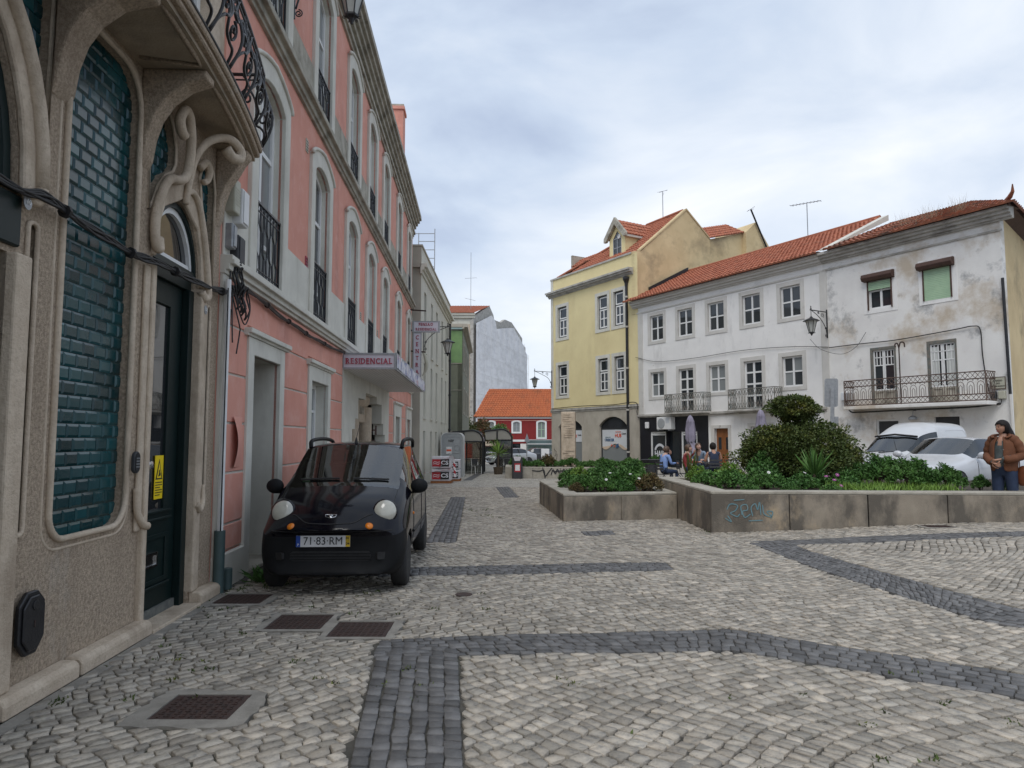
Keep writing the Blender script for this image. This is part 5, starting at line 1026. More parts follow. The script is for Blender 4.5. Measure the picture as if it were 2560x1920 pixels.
t = thing('cage_lamp', 'small grey cage lamp above the ground floor door of the weathered house', 'lamp', rw(22.25, .12, 2.20), RZ); m = MB(); m.lathe([(.05, .12), (.13, .06), (.15, 0), (.12, -.02)], (0, -.08, 0), 12); m.build('shade', 'galv', t); m = MB(); m.tube([(0, .12, .30), (0, -.05, .28), (0, -.08, .1)], .015, 5); m.build('arm', 'galv', t)
t = thing('street_name_plate', 'cream tiled street name plate reading LARGO DO on the corner wall', 'sign', rw(24.62, .02, 3.07), RZ); m = MB(); m.box(0, .43, -.02, 0, 0, .38); m.build('plate', 'plastic_beige', t); m = MB(); m.ring(rect(.02, .41, .02, .36), rect(.0, .43, 0, .38), -.024, -.02); m.build('border', 'woodbox', t)
for k, s_ in enumerate(('LARGO', 'DO', 'DR JOSE BARBOSA')): lettering(s_, .075 if k < 2 else .05, 'black_print', t, (.215, -.023, .26-.085*k))
t = thing('meter_box', 'cream plastic meter box below the street name plate', 'junction box', rw(24.84, 0, 2.76), RZ); m = MB(); m.box(0, .20, -.10, 0, 0, .25); m.build('case', 'plastic_beige', t, bevel=.015); m = MB(); m.box(.02, .18, -.106, -.10, .02, .23); m.build('lid', 'plastic_beige', t)
t = thing('meter_box', 'black cable box beside the cream meter box', 'junction box', rw(24.62, 0, 2.78), RZ); m = MB(); m.box(0, .17, -.12, 0, 0, .22); m.build('case', 'plastic_dark', t, bevel=.02); m = MB(); m.tube(cat([(.05, -.06, 0), (.1, -.1, -.15), (.25, -.08, -.2), (.3, -.06, -.05), (.2, -.08, 0)]), .012, 5); m.build('cable', 'cable', t)
t = thing('meter_box', 'pale grey box at the left end of the rusty balcony', 'junction box', rw(19.55, 0, 2.95), RZ); m = MB(); m.box(0, .25, -.14, 0, 0, .30); m.build('case', 'banner_white', t, bevel=.015); m = MB(); m.box(.02, .23, -.146, -.14, .02, .28); m.build('lid', 'banner_white', t)
t = thing('rain_pipe', 'dark downpipe on the corner of the weathered house', 'pipe', rw(25.16, .04), RZ); m = MB(); m.tube([(0, 0, 2.9), (-.04, 0, 6.5)], .045, 8); m.build('pipe', 'iron', t, smooth=40); m = MB(); m.tube([(.02, 0, .0), (0, 0, 2.9)], .04, 8); m.build('lower_pipe', 'white_trim', t, smooth=40)
def wire(label, P, r=.012): 
    m = MB(); m.tube([tuple(v) for v in cat(P, 8)], r, 5); o = m.build('wall_cable', 'cable'); tag(o, label, 'cable'); return o
wire('thin black cable sagging along the white house between its two window rows', [rw(7.9, .06, 5.75), rw(9.5, .06, 5.38), rw(12, .06, 5.30), rw(15, .06, 5.35), rw(17.5, .06, 5.22), rw(19.1, .06, 5.02)])
wire('black cable looping over the doors of the weathered house', [rw(19.1, .06, 5.0), rw(20.3, .06, 5.0), rw(21.7, .06, 4.98), rw(23.6, .06, 5.08), rw(24.2, .06, 5.12), rw(24.42, .06, 4.98), rw(24.45, .06, 4.2), rw(24.52, .06, 3.4), rw(24.6, .06, 2.95)], .018)
wire('thick black cable run under the rusty balcony slab', [rw(19.7, .06, 2.95), rw(19.9, .1, 2.55), rw(20.3, .1, 2.50), rw(22, .1, 2.52), rw(24.0, .1, 2.54), rw(24.9, .1, 2.62)], .028)
wire('dark cable hugging the top of the grey shop band on the yellow house', [rw(.1, .1, 3.36), rw(3, .1, 3.40), rw(6, .1, 3.36), rw(7.9, .1, 3.40), rw(8.0, .1, 2.9), rw(8.1, .1, 2.6)], .022)
wire('thin loose wire hanging from the lantern on the weathered house', [rw(18.6, .5, 5.35), rw(18.9, .3, 4.95), rw(19.6, .1, 4.7), rw(20.2, .08, 4.9), rw(20.6, .06, 5.4)], .008)
lantern('wall_lantern', 'black lantern on a scrolled bracket where the white and weathered houses meet', rw(19.03, .03, 6.38), RZ, .95, .32)
lantern('wall_lantern', 'black lantern on a scrolled bracket at the far corner of the yellow house', rw(.06, .04, 5.62), RZ, 1.25, .40)
# ================================================================ buildings down the street
cb = thing('cream_building', 'plain cream building with tall narrow windows beyond the pink guesthouse', 'building', (-3.68, 28, 0), PI/2)
co = [rect(s_-.36, s_+.36, z0, z1) for s_ in (1.4, 3.9, 6.0, 8.6, 10.8) for z0, z1 in ((5.2, 7.7), (2.45, 4.72), (-.1, 1.86))]
m = MB(); plate(m, rect(0, 13.0, -1, 9.35), co, 0, .45); m.box(.0, 13.0, .46, 7, 9.2, 9.35); m.build('wall', 'cream', cb); m = MB(); m.box(-.03, -.004, .003, 6, -1, 9.34); m.build('side_wall', 'cream_shade', cb)  # side wall's shade is painted in with the darker cream
m = MB(); m.box(.05, 12.95, .42, .46, -1, 9); m.build('window_back', 'plastic_grey', cb)
m = MB(); cornice(m, -.18, 13.1, [(.06, 8.20, 8.34), (.14, 8.342, 8.46), (.26, 8.462, 8.60)]); m.build('cornice', 'cream', cb); m = MB(); m.box(-.06, 13.05, -.05, .4, 9.35, 9.42); m.box(-.18, 0, .0, 5, 8.46, 8.60); m.parts('parapet_cap', 'cream_shade', cb)
m = MB()
for s_ in (1.4, 3.9, 6.0, 8.6, 10.8):
    for z in (5.2, 2.45): m.box(s_-.42, s_+.42, -.06, .40, z-.09, z-.001)
m.parts('window_sill', 'cream', cb)
t = thing('drain_pipe', 'dark downpipe at the far end of the cream building', 'pipe', (-3.60, 40.4, 0), 0); m = MB(); m.tube([(0, 0, 1.2), (0, 0, 8.2)], .06, 8); m.build('pipe', 'iron', t); m = MB(); [m.lathe([(.085, z), (.085, z+.08)], (0, 0, 0), 8) for z in (2, 4, 6)]; m.parts('collar', 'iron', t)
t = thing('roof_ladder', 'metal scaffold ladder frame standing on the cream roof edge', 'scaffold', (-4.0, 32, 9.35), 0); m = MB()
for x in (-.35, .40): m.tube([(x, 0, 0), (x, 0, 1.75+(.2 if x > 0 else 0))], .022, 5)
m.parts('post', 'galv', t); m = MB(); [m.tube([(-.9 if z > 1.6 else -.35, 0, z), (.40, 0, z)], .018, 5) for z in (.15, .55, .95, 1.35, 1.72)]; m.parts('rung', 'galv', t)
lantern('wall_lantern', 'black lantern on a long bracket by the cream building corner', (-3.62, 28.35, 6.10), PI/2, 1.0, .55)
gb = thing('green_building', 'green and brown building with overhanging upper floors beyond the cream one', 'building', (-3.05, 43, 0), PI/2+.03)
mat('green_tile', (.20, .33, .13), (.16, .27, .11), .35, 3); mat('green_brown', (.21, .215, .155), (.17, .175, .125), .8, 1.5, stain=((.12, .12, .09), 1, .5, .75, .5, (1, 1, .3))); mat('teal_old', (.24, .33, .31), (.19, .27, .26), .6, 4)
m = MB(); m.add([(0, 0, 2.0), (0, 0, 8.3), (0, 3, 8.3), (0, 3, 2.0)], [(0, 1, 2, 3)]); m.build('tiled_side', 'green_brown', gb); m = MB(); m.box(-.02, .0, .03, 1.2, 6.2, 8.2); m.build('tile_panel', 'green_tile', gb)
m = MB(); go = [rect(s_-.5, s_+.5, z, z+1.5) for s_ in (2.0, 5.5, 9) for z in (6.0, 3.2)]; plate(m, rect(0, 13, 2.0, 8.3), go, 0, .3); m.box(0.01, 13, .3, 4, 2.0, 2.06); m.build('wall', 'green_brown', gb); m = MB(); m.box(.03, 13, .28, .3, 2, 8.2); m.build('window_back', 'glass_dark', gb)
m = MB(); [m.ring(o, grow(o, .12), -.04, .02) for o in go]; m.parts('window_surround', 'cream_shade', gb); m = MB(); cornice(m, -.25, 13, [(.1, 8.3, 8.4), (.3, 8.402, 8.6)]); m.box(-.25, -.001, .0, 3, 8.4, 8.6); m.build('cornice', 'cream_shade', gb); m = MB(); m.box(.0, 13, .6, 5, -1.2, 2.0); m.build('lower_wall', 'cream_shade', gb)
m = MB(); m.box(-.03, 0, .05, 1.25, 4.5, 4.53); m.box(-.03, 0, .05, 1.25, 6.15, 6.19); m.parts('joint', 'cream_shade', gb)
# far apartment block wrapped in scaffold netting
ab = thing('netted_apartment_block', 'tall apartment block wrapped in white scaffold netting far down the street', 'building', (-5.56, 100, 0), math.atan2(40, 9.2))
mat('netting', (.88, .87, .87), (.78, .77, .78), .8, .5, stain=((.66, .65, .65), .35, .45, .6, .8, (1, 1, 3)), stain2=((.80, .80, .82), .5, .55, .65, .7, (1, 1, 6)))
LN = 41.0; prof = [(0, 19.2), (.06, 19.8), (8.0, 22.2), (10.2, 21.6), (10.5, 20.7), (14.5, 21.0), (17.5, 21.7), (22.5, 22.2), (30, 21.6), (30.2, 20.5), (33.5, 20.3)]
prof = [(0, 19.1), (9.0, 22.3), (11.5, 21.3), (12.0, 20.6), (16.5, 20.9), (19.5, 21.9), (24.5, 22.2), (33.5, 20.6), (33.6, 19.6), (36.5, 19.2), (36.6, -2), (0, -2)]
m = MB(); k = len(prof); m.pr(list(reversed(prof)), 0, .5); m.build('end_wall', 'grey_cornice', ab)
m = MB(); net = [(a, b-1.0-(.5 if i % 2 else 0)) for i, (a, b) in enumerate(prof[:-2])]+[(36.6, 4), (0, 4)]; nx_ = 60; V = []; F = []
def topz(x):
    for (a, b), (c_, d_) in zip(net[:-3], net[1:-2]):
        if a <= x <= c_: return b+(d_-b)*(x-a)/max(c_-a, 1e-6)
    return net[-3][1]
for i in range(nx_+1):
    x = 36.5*i/nx_; zt = topz(x)
    for j in range(7): V.append((x, -.35-.12*math.sin(i*.9)*math.sin(j*1.3)-.05*(i % 5 == 0), zt+(3-zt)*j/6))
F = [(i*7+j, i*7+j+1, (i+1)*7+j+1, (i+1)*7+j) for i in range(nx_) for j in range(6)]; m = MB(); m.add(V, F); m.build('netting', 'netting', ab, smooth=1)
m = MB(); [m.tube([(x, -.62, 1), (x, -.62, topz(x))], .03, 4) for x in [36.5*i/9 for i in range(10)]]; m.parts('scaffold_pole', 'plastic_white', ab); m = MB(); [m.tube([(0, -.62, z), (36.5, -.62, z)], .03, 4) for z in (5, 8, 11, 14, 17)]; m.parts('scaffold_rail', 'plastic_white', ab)
af = thing('balcony_block', 'apartment front with stacked red balconies and a tiled roof beside the netting', 'building', (-5.62, 100.2, 0), PI)
m = MB(); plate(m, rect(.0, 12, -2, 18.9), [rect(.9, 2.0, 1.4+2.75*k, 3.4+2.75*k) for k in range(6)], 0, .4); m.build('wall', 'cream', af); m = MB(); m.box(.03, 12, .38, .42, -2, 18.8); m.build('window_back', 'glass_win', af)
m = MB(); m.box(.02, .8, -.03, 0, -2, 18.0); m.build('stone_strip', 'limestone', af); m = MB(); m.box(.85, 12, -.02, 0, 16.2, 17.8); m.build('tile_panel', 'teal_old', af)
for k in range(6):
    m = MB(); m.box(.85, 2.6, -1.2, 0, 1.2+2.75*k, 1.38+2.75*k); m.box(.85, 2.6, -1.2, -1.1, 1.38+2.75*k, 1.95+2.75*k); b_ = m.build('balcony', 'redwall' if k != 2 else 'cream_shade', af); m = MB(); [m.box(.9+.2*i, .93+.2*i, -1.18, -1.14, 1.95+2.75*k, 2.3+2.75*k) for i in range(9)]; m.box(.85, 2.6, -1.19, -1.13, 2.3+2.75*k, 2.36+2.75*k); m.build('railing', 'galv', b_)
m = MB(); cornice(m, -.3, 12, [(.3, 18.9, 19.3), (.5, 19.302, 19.6)]); m.build('cornice', 'cream', af); m = MB(); roof_tiles(m, (-.2, -.6, 19.6), (12, -.6, 19.6), (-2.2, 9, 22.4), (12, 9, 22.4), .35, .6, .06); m.build('roof', 'rooftile', af)
for o_, d_ in ((af, 0),): o_.rotation_euler = (0, 0, 0); o_.scale = (-1, 1, 1)
t = thing('antenna', 'tall thin antenna mast above the far tiled roof', 'antenna', (-6.2, 104, 20.6)); m = MB(); m.tube([(0, 0, 0), (0, 0, 9)], .035, 5); m.build('mast', 'galv', t); m = MB(); m.tube([(-.9, 0, 5), (.9, 0, 5.1)], .022, 4); m.tube([(-.9, 0, 2), (.7, 0, 1.6)], .022, 4); m.parts('rod', 'galv', t)
# red house with orange roof
rh = thing('red_house', 'dark red house with bright orange tiled roof and white window frames', 'house', (0, 75, 0), 0)
ro = [rect(.10, .86, 2.25, 3.30), rect(2.75, 3.55, 1.65, 3.35), rect(-2.6, -1.9, 2.25, 3.3)]
m = MB(); plate(m, rect(-3.7, 7, 1.30, 3.65), ro, 0, .25); m.build('wall', 'redwall', rh); m = MB(); m.box(-3.7, 7, .25, 6, -2, 3.8); m.build('core', 'glass_dark', rh)
m = MB(); [m.ring(opening(a+.02, b-.02, z0, z1, .12, 8), grow(opening(a, b, z0, z1, .12, 8), .16), -.05, .1) for a, b, z0, z1 in ((.10, .86, 2.25, 3.20), (2.75, 3.55, 1.65, 3.20), (-2.6, -1.9, 2.25, 3.2))]; m.parts('window_surround', 'white_paint', rh)
window(rh, .10, .86, 2.25, 3.30, .1, 'plastic_grey', 'glass_pale'); window(rh, 2.75, 3.55, 1.65, 3.35, .1, 'shutter_green', 'glass_pale'); window(rh, -2.6, -1.9, 2.25, 3.30, .1, 'plastic_grey', 'glass_pale')
m = MB(); m.box(-3.75, 7, -.06, 0, 1.20, 1.42); m.box(-3.75, 7, -.10, .0, 3.66, 3.85); m.parts('band', 'white_paint', rh); m = MB(); m.box(-3.7, 7, -.03, -.0, 3.44, 3.50); m.build('stripe', 'pink', rh)
m = MB(); plate(m, rect(-3.7, 7, -2, 1.2), [rect(.06, .9, -1.2, 1.0), rect(1.55, 4.3, -1.2, .98)], 0, .2); m.build('ground_wall', 'white_wall', rh); m = MB(); m.box(-.05, 7, -.02, -.0, 1.0, 1.2); m.build('strip', 'redwall', rh)
m = MB(); m.box(1.55, 4.3, .1, .14, -1.2, .98); sh_ = m.build('roller_shutter', 'teal_old', rh); m = MB(); [m.box(1.55, 4.3, .094, .1, -1.2+.16*i, -1.19+.16*i) for i in range(14)]; m.parts('slat', 'plastic_dark', sh_)
strokes('graffiti', 'graffiti_white', rh, [[(1.6+.62*i, -.55), (1.55+.62*i, .0), (1.8+.62*i, .25), (2.05+.62*i, .05), (1.9+.62*i, -.3), (2.1+.62*i, -.55)] for i in range(4)]+[[(1.7, -.4), (4.1, -.45)]], .085, .20); strokes('graffiti', 'graffiti_black', rh, [[(1.75+.62*i, -.4), (1.8+.62*i, .05), (1.95+.62*i, -.1)] for i in range(4)]+[[(3.2, -.9), (3.6, .1), (4.0, -.8)]], .075, .07)
m = MB(); m.px([(-.05, 1.38), (-.9, .98), (-.9, .90), (-.05, 1.28)][::-1], 1.5, 4.4); m.box(1.5, 4.4, -.9, -.88, .78, .92); m.build('awning', 'greenpipe', rh); m = MB(); m.box(1.5, 4.4, -.92, -.90, .93, 1.0); m.build('awning_edge', 'white_paint', rh)
m = MB(); roof_tiles(m, (-4.0, -.3, 3.86), (7.2, -.3, 3.86), (-2.55, 3.9, 7.0), (7.2, 3.9, 7.0), .30, .42, .10); m.build('roof', 'rooftile_new', rh); m = MB(); roof_tiles(m, (-4.0, 8.2, 3.86), (-4.0, -.3, 3.86), (-2.55, 4.0, 7.0), (-2.55, 3.9, 7.0), .30, .42, .10); m.build('roof', 'rooftile_new', rh); m = MB(); m.tube([(-2.6, 3.9, 7.03), (7.2, 3.9, 7.03)], .1, 6); m.build('ridge', 'rooftile_new', rh)
lh = thing('cafe_building', 'low cream building with a brown shop window behind the shelter', 'building', (-3.75, 74, 0), 0); m = MB(); plate(m, rect(-6, 3.6, -2, 1.25), [rect(.9, 2.9, -.9, .75)], -.4, 0); m.build('wall', 'limestone', lh); m = MB(); m.box(.9, 2.9, -.15, -.1, -.9, .75); m.build('shop_window', 'glass_win', lh); m = MB(); m.ring(rect(.95, 2.85, -.85, .7), rect(.85, 2.95, -.95, .8), -.43, -.39); m.build('frame', 'woodbox', lh); m = MB(); m.box(-6, 3.6, -.4, 3, 1.25, 1.4); m.build('roof', 'cream_shade', lh); lettering('control', .36, 'graffiti_white', lh, (1.6, -.45, .1)); m = MB(); m.box(-1.2, -.4, -.43, -.4, -.5, 1.0); m.build('red_sign', 'hub_red', lh)
strk = thing('utility_cabinet', 'white street cabinet with black scribbles by the graffiti shutter', 'cabinet', (2.93, 62, gz(3, 62)), 0); m = MB(); m.box(-.35, .35, -.2, .2, 0, 1.35); m.build('case', 'plastic_white', strk, bevel=.02); strokes('graffiti', 'graffiti_black', strk, [[(-.1, .3), (.1, .9), (0, 1.0), (-.05, .5)]], -.205, .06)
# foliage generator
def leaf_mesh(name, P, Dn, L, wd, m_, tint=None, bend=.15):
    P = np.asarray(P, float); Dn = np.asarray(Dn, float); n = len(P); Dn /= np.linalg.norm(Dn, axis=1, keepdims=True)+1e-9
    r = RG.normal(size=(n, 3)); sd_ = np.cross(Dn, r); sd_ /= np.linalg.norm(sd_, axis=1, keepdims=True)+1e-9; up = np.cross(sd_, Dn)
    L = (np.full(n, L) if np.isscalar(L) else L)[:, None]*RG.uniform(.7, 1.25, (n, 1)); W_ = L*wd
    V = np.stack([P, P+Dn*L*.45+sd_*W_+up*L*bend, P+Dn*L, P+Dn*L*.45-sd_*W_+up*L*bend], 1)
    me = bpy.data.meshes.new(name); me.vertices.add(n*4); me.vertices.foreach_set('co', V.reshape(-1).astype(np.float32)); me.loops.add(n*4); me.loops.foreach_set('vertex_index', np.arange(n*4, dtype=np.int32)); me.polygons.add(n); me.polygons.foreach_set('loop_start', (np.arange(n)*4).astype(np.int32)); me.update(calc_edges=True)
    a = me.attributes.new('tint', 'FLOAT', 'POINT'); tt = RG.uniform(0, 1, n) if tint is None else tint; a.data.foreach_set('value', np.repeat(tt, 4).astype(np.float32)); me.materials.append(MT[m_]); return me
def cloud(n, c, r, shell=.55, lump=0.):
    d = RG.normal(size=(n, 3)); d /= np.linalg.norm(d, axis=1, keepdims=True); q = (shell+(1-shell)*RG.uniform(0, 1, (n, 1))**.6)
    if lump: q = q*(1+lump*(np.sin(d[:, :1]*5+c[0]*3)*np.sin(d[:, 1:2]*6+1)*np.sin(d[:, 2:]*5+2)))
    return np.asarray(c)+d*q*np.asarray(r), d
def tree(name, label, loc, blobs, leaf_m, L, n, trunk_r, th, group=None, cat_='tree', limbs=True):
    t = thing(name, label, cat_, loc, 0, group); m = MB(); m.tube([(0, 0, -.1), (.03, .02, th*.5), (0, 0, th)], [trunk_r*1.2, trunk_r, trunk_r*.7], 8); tr = m.build('trunk', 'bark', t, smooth=1)
    if limbs:
        m = MB()
        for c_, r_ in blobs: m.tube([(0, 0, th*.7), (c_[0]*.5, c_[1]*.5, (th*.7+c_[2])*.5), tuple(c_)], [trunk_r*.6, trunk_r*.4, trunk_r*.15], 6)
        m.parts('limb', 'bark', tr)
    P, D_ = [], []
    vol = sum(r_[0]*r_[1]*r_[2] for _, r_ in blobs)
    for c_, r_ in blobs:
        p, d = cloud(int(n*r_[0]*r_[1]*r_[2]/vol), c_, r_, .45, .25); P.append(p); D_.append(d+RG.normal(size=p.shape)*.7)
    link(bpy.data.objects.new('crown', leaf_mesh('crown', np.concatenate(P), np.concatenate(D_), L, .33, leaf_m)), t); return t
for k, (x, y, s_, mt_, lb) in enumerate(((-4.6, 58, 1.0, 'leaf_dark', 'dark green leafy tree behind the glass shelter, leftmost'), (-2.7, 60, .8, 'leaf_brown', 'tree with yellowing leaves behind the glass shelter'), (-1.2, 61, .7, 'leaf', 'small green tree between shelter and red house'))):
    tree('street_tree', lb, (x, y, gz(x, y)), [((0, 0, 2.9*s_+.6), (1.2*s_, 1.2*s_, 1.0*s_)), ((.8*s_, .3, 2.4*s_+.6), (.9*s_, .9*s_, .7*s_)), ((-.8*s_, 0, 2.5*s_+.6), (.9*s_, .9*s_, .8*s_)), ((.2, 0, 3.6*s_+.6), (.7*s_, .7*s_, .6*s_))], mt_, .16, 2600, .09, 2.0*s_, 'trees behind the shelter')
# glass shelter, portable toilet, pallets, bins
sh_ = thing('glass_shelter', 'black framed glass shelter with curved smoky roof at the street end', 'shelter', (0, 39.2, gz(-1, 39.2)), 0)
def bay(x0, x1, y0, y1, ht):
    A_ = [(x0, ht-.12)]+[(x0+(x1-.62-x0)*f, ht-.12+.12*f) for f in (.5, 1)]+[(x1-.62+.62*math.sin(a), ht-.58+.58*math.cos(a)) for a in [PI/2*i/6 for i in range(1, 7)]]
    m = MB()
    for y in (y0, y1): m.tube([(a, y, b) for a, b in A_]+[(x1, y, 0)], .05, 6); m.tube([(x0+.7, y, 0), (x0+.7, y, ht-.12)], .045, 6); m.tube([(x0+.7, y, ht-.62), (x1, y, ht-.62)], .04, 6); m.tube([(x0+.7, y, .82), (x1, y, .82)], .03, 6)
    m.tube([(x1, y0, ht-.6), (x1, y1, ht-.6)], .04, 6); m.tube([(x0, y0, ht-.12), (x0, y1, ht-.12)], .04, 6); m.parts('frame', 'iron', sh_)
    m = MB(); k = len(A_); m.add([(a, y0, b) for a, b in A_]+[(a, y1, b) for a, b in A_], [(i, i+1, k+i+1, k+i) for i in range(k-1)]); m.build('roof_panel', 'glass_roof', sh_, smooth=1)
    m = MB(); m.pr([(x0+.05, ht-.60), (x1-.04, ht-.60)]+[(a, b-.03) for a, b in reversed(A_)], y0+.02, y0+.03); m.build('roof_panel', 'glass_roof', sh_)
    for y in (y0, y1): m = MB(); m.box(x0+.74, x1-.05, y-.006, y+.006, .86, ht-.66); m.build('pane', 'glass_clear', sh_); m = MB(); m.box(x0+.74, x1-.05, y-.006, y+.006, .04, .78); m.build('pane', 'glass_clear', sh_)
glass('glass_roof', (.34, .32, .27), .25, see=.25, tc_=(.7, .68, .6))
bay(-3.4, -1.62, .0, 2.4, 2.42); bay(-1.55, .0, .9, 3.6, 2.50)
t = thing('portable_toilet', 'grey portable toilet cabin with rounded roof beside the pallets', 'toilet', (-2.98, 35.5, gz(-3, 35.5)), 0)
P = rrect(-.54, .54, 0, 2.18, (.0, .0, .26, .26)); m = MB(); m.pr(P, -.5, .5); m.build('cabin', 'plastic_grey', t); m = MB(); m.ring(P, [(a*1.04, b*1.012) for a, b in P], -.54, -.44); m.ring(P, [(a*1.04, b*1.012) for a, b in P], .44, .54); m.parts('rim', 'plastic_white', t)
m = MB(); m.ring(rrect(-.40, .40, .12, 1.98, .1), rrect(-.43, .43, .09, 2.01, .12), -.515, -.5); m.build('door', 'galv', t); m = MB(); m.box(-.30, -.02, -.512, -.5, 1.15, 1.5); m.build('sticker', 'plastic_white', t); m = MB(); m.box(-.28, -.04, -.516, -.512, 1.28, 1.38); m.build('print', 'hub_red', t); lettering('NEP', .16, 'black_print', t, (-.05, -.52, 1.80)); m = MB(); [m.tube(cat([(-.45, -.505, .5+.22*i), (-.1, -.505, .75+.22*i), (.40, -.505, .70+.25*i)]), .02, 4) for i in range(3)]; m.tube([(.24+.14*math.cos(a), -.505, 1.45+.14*math.sin(a)) for a in [2*PI*i/14 for i in range(14)]], .016, 4, closed=True); m.parts('relief', 'plastic_grey', t)
mat('wrap', (.62, .60, .62), (.52, .50, .52), .3, 14, .5, 30); mat('cs_red', (.45, .02, .03), None, .5)
for k, (x, y, sc_, lb) in enumerate(((-2.90, 29.2, 1.0, 'front wrapped pallet of building material with red and black CS panels'), (-2.62, 31.0, .86, 'rear wrapped pallet standing against the grey toilet cabin'))):
    t = thing('wrapped_pallet', lb, 'pallet', (x, y, gz(x, y)), 0, 'pallets wrapped in film and barrier tape'); t.scale = (sc_, sc_, sc_)
    m = MB(); [m.box(-.42, .42, -.45+.3*i, -.35+.3*i, 0, .10) for i in range(4)]; m.parts('plank', 'wood', t)
    for z in (.10, .62): m = MB(); m.box(-.40, .40, -.44, .44, z, z+.48); m.build('pack', 'wrap', t, bevel=.04, seg=2)
    for z in (.17, .69):
        m = MB(); m.box(-.36, -.02, -.452, -.442, z, z+.30); m.build('logo_red', 'cs_red', t); m = MB(); m.box(-.02, .33, -.452, -.442, z, z+.30); m.build('logo_black', 'black_print', t); lettering('CS', .22, 'graffiti_white', t, (.15, -.457, z+.15), bold=.006, sx=1.2)
        strokes('swoosh', 'graffiti_white', t, [[(-.32, z+.14), (-.28, z+.20), (-.12, z+.17), (-.06, z+.21)], [(-.32, z+.10), (-.24, z+.12), (-.10, z+.09), (-.06, z+.16)]], -.457, .02)
def stripe_mat():
    m = mat('tape', (.8, .8, .8), None, .5); t = m.node_tree; p = t.nodes['Principled BSDF']; g = t.nodes.new('ShaderNodeNewGeometry'); w_ = t.nodes.new('ShaderNodeTexWave'); w_.inputs['Scale'].default_value = 2.2; w_.bands_direction = 'DIAGONAL'; r = t.nodes.new('ShaderNodeValToRGB'); r.color_ramp.interpolation = 'CONSTANT'; r.color_ramp.elements[0].color = (.75, .75, .76, 1); r.color_ramp.elements[1].color = (.42, .03, .04, 1); r.color_ramp.elements[1].position = .5; t.links.new(g.outputs['Position'], w_.inputs['Vector']); t.links.new(w_.outputs['Fac'], r.inputs[0]); t.links.new(r.outputs[0], p.inputs['Base Color'])
stripe_mat()
t = thing('barrier_tape', 'red and white barrier tape wrapped round the front pallet', 'tape', (-2.90, 29.2, gz(-2.9, 29.2)), 0); m = MB(); m.tube(cat([(-.7, -.47, .42), (-.2, -.48, .50), (.42, -.47, .60), (.50, .0, .62), (.50, .42, .5)]), .05, 4, flat=.12); m.tube(cat([(-.1, -.48, .62), (.2, -.49, .92), (.40, -.47, 1.12), (.52, -.3, .9), (.56, -.34, .25)]), .045, 4, flat=.12); m.parts('strip', 'tape', t)
t = thing('litter_bin', 'tall black litter bin with a poster at the end of the far planter', 'bin', (.25, 33.3, gz(0, 33.3)), 0); m = MB(); m.pz(rrect(-.25, .25, -.22, .22, .1), 0, 1.02); m.build('body', 'plastic_dark', t, bevel=.02); m = MB(); m.pr([(-.19, 1.04), (.19, 1.04), (.12, .84), (-.12, .84)], -.226, -.2); m.build('opening', 'wrap', t); m = MB(); m.box(-.13, .15, -.226, -.22, .32, .72); pp = m.build('poster', 'plastic_white', t); m = MB(); m.ring(rect(-.10, .12, .38, .66), rect(-.13, .15, .32, .72), -.230, -.226); m.build('poster_border', 'cs_red', pp)
# stone stele
t = thing('carved_stele', 'weathered carved stone pillar standing before the yellow house', 'monument', (2.90, 36, gz(2.9, 36)), -.15); m = MB(); m.box(-.36, .36, -.3, .3, -.2, 3.28); m.build('shaft', 'limestone', t, bevel=.03)
m = MB(); 
for i in range(26):
    z = .25+i*.115
    if 1.3 < z < 1.95: continue
    x0 = RND.uniform(-.30, -.1); m.box(x0, x0+RND.uniform(.25, .55) if x0 < -.2 else .30, -.325, -.3, z, z+.05)
m.parts('relief', 'limestone', t)
# ================================================================ concrete planters and planting
def planter(name, label, poly, z0s, top, thick, joints, lm='concrete'):
    t = thing(name, label, 'planter', (0, 0, 0)); n = len(poly); cx, cy = sum(p[0] for p in poly)/n, sum(p[1] for p in poly)/n
    # inner offset
    inner = []
    for i in range(n):
        a, b, c_ = Vector(poly[i-1]), Vector(poly[i]), Vector(poly[(i+1) % n]); d1 = (b-a).normalized(); d2 = (c_-b).normalized(); n1 = Vector((-d1.y, d1.x)); n2 = Vector((-d2.y, d2.x)); k = (n1+n2); k = k/max(.3, k.dot(n1)); inner.append(tuple(b+k*thick))
    for i in range(n):
        a, b = Vector(poly[i]), Vector(poly[(i+1) % n]); ia, ib = Vector(inner[i]), Vector(inner[(i+1) % n]); k = max(1, int(round((b-a).length/joints)))
        for j in range(k):
            f0, f1 = j/k+(.0015 if j else 0), (j+1)/k-(.0015 if j < k-1 else 0); P = [a.lerp(b, f0), a.lerp(b, f1), ia.lerp(ib, f1), ia.lerp(ib, f0)]
            zb = -.6; m = MB(); m.add([(p.x, p.y, zb) for p in P]+[(p.x, p.y, top-.055) for p in P], [(3, 2, 1, 0), (4, 5, 6, 7), (0, 1, 5, 4), (1, 2, 6, 5), (2, 3, 7, 6), (3, 0, 4, 7)]); m.build('wall_panel', lm, t, bevel=.008)
        m = MB(); P = [a, b, ib, ia]; m.add([(p.x, p.y, top-.054) for p in P]+[(p.x, p.y, top) for p in P], [(3, 2, 1, 0), (4, 5, 6, 7), (0, 1, 5, 4), (1, 2, 6, 5), (2, 3, 7, 6), (3, 0, 4, 7)]); m.build('coping', 'concrete_top', t, bevel=.012)
    m = MB(); m.pz(inner, -.5, top-.05); m.build('soil', 'soil', t); return t
planter('concrete_planter', 'small low concrete planter with a sharp corner, left of the long one', [(1.02, 14.0), (3.385, 14.5), (3.385, 18.5), (.72, 18.5)], 0, .45, .34, 1.15)
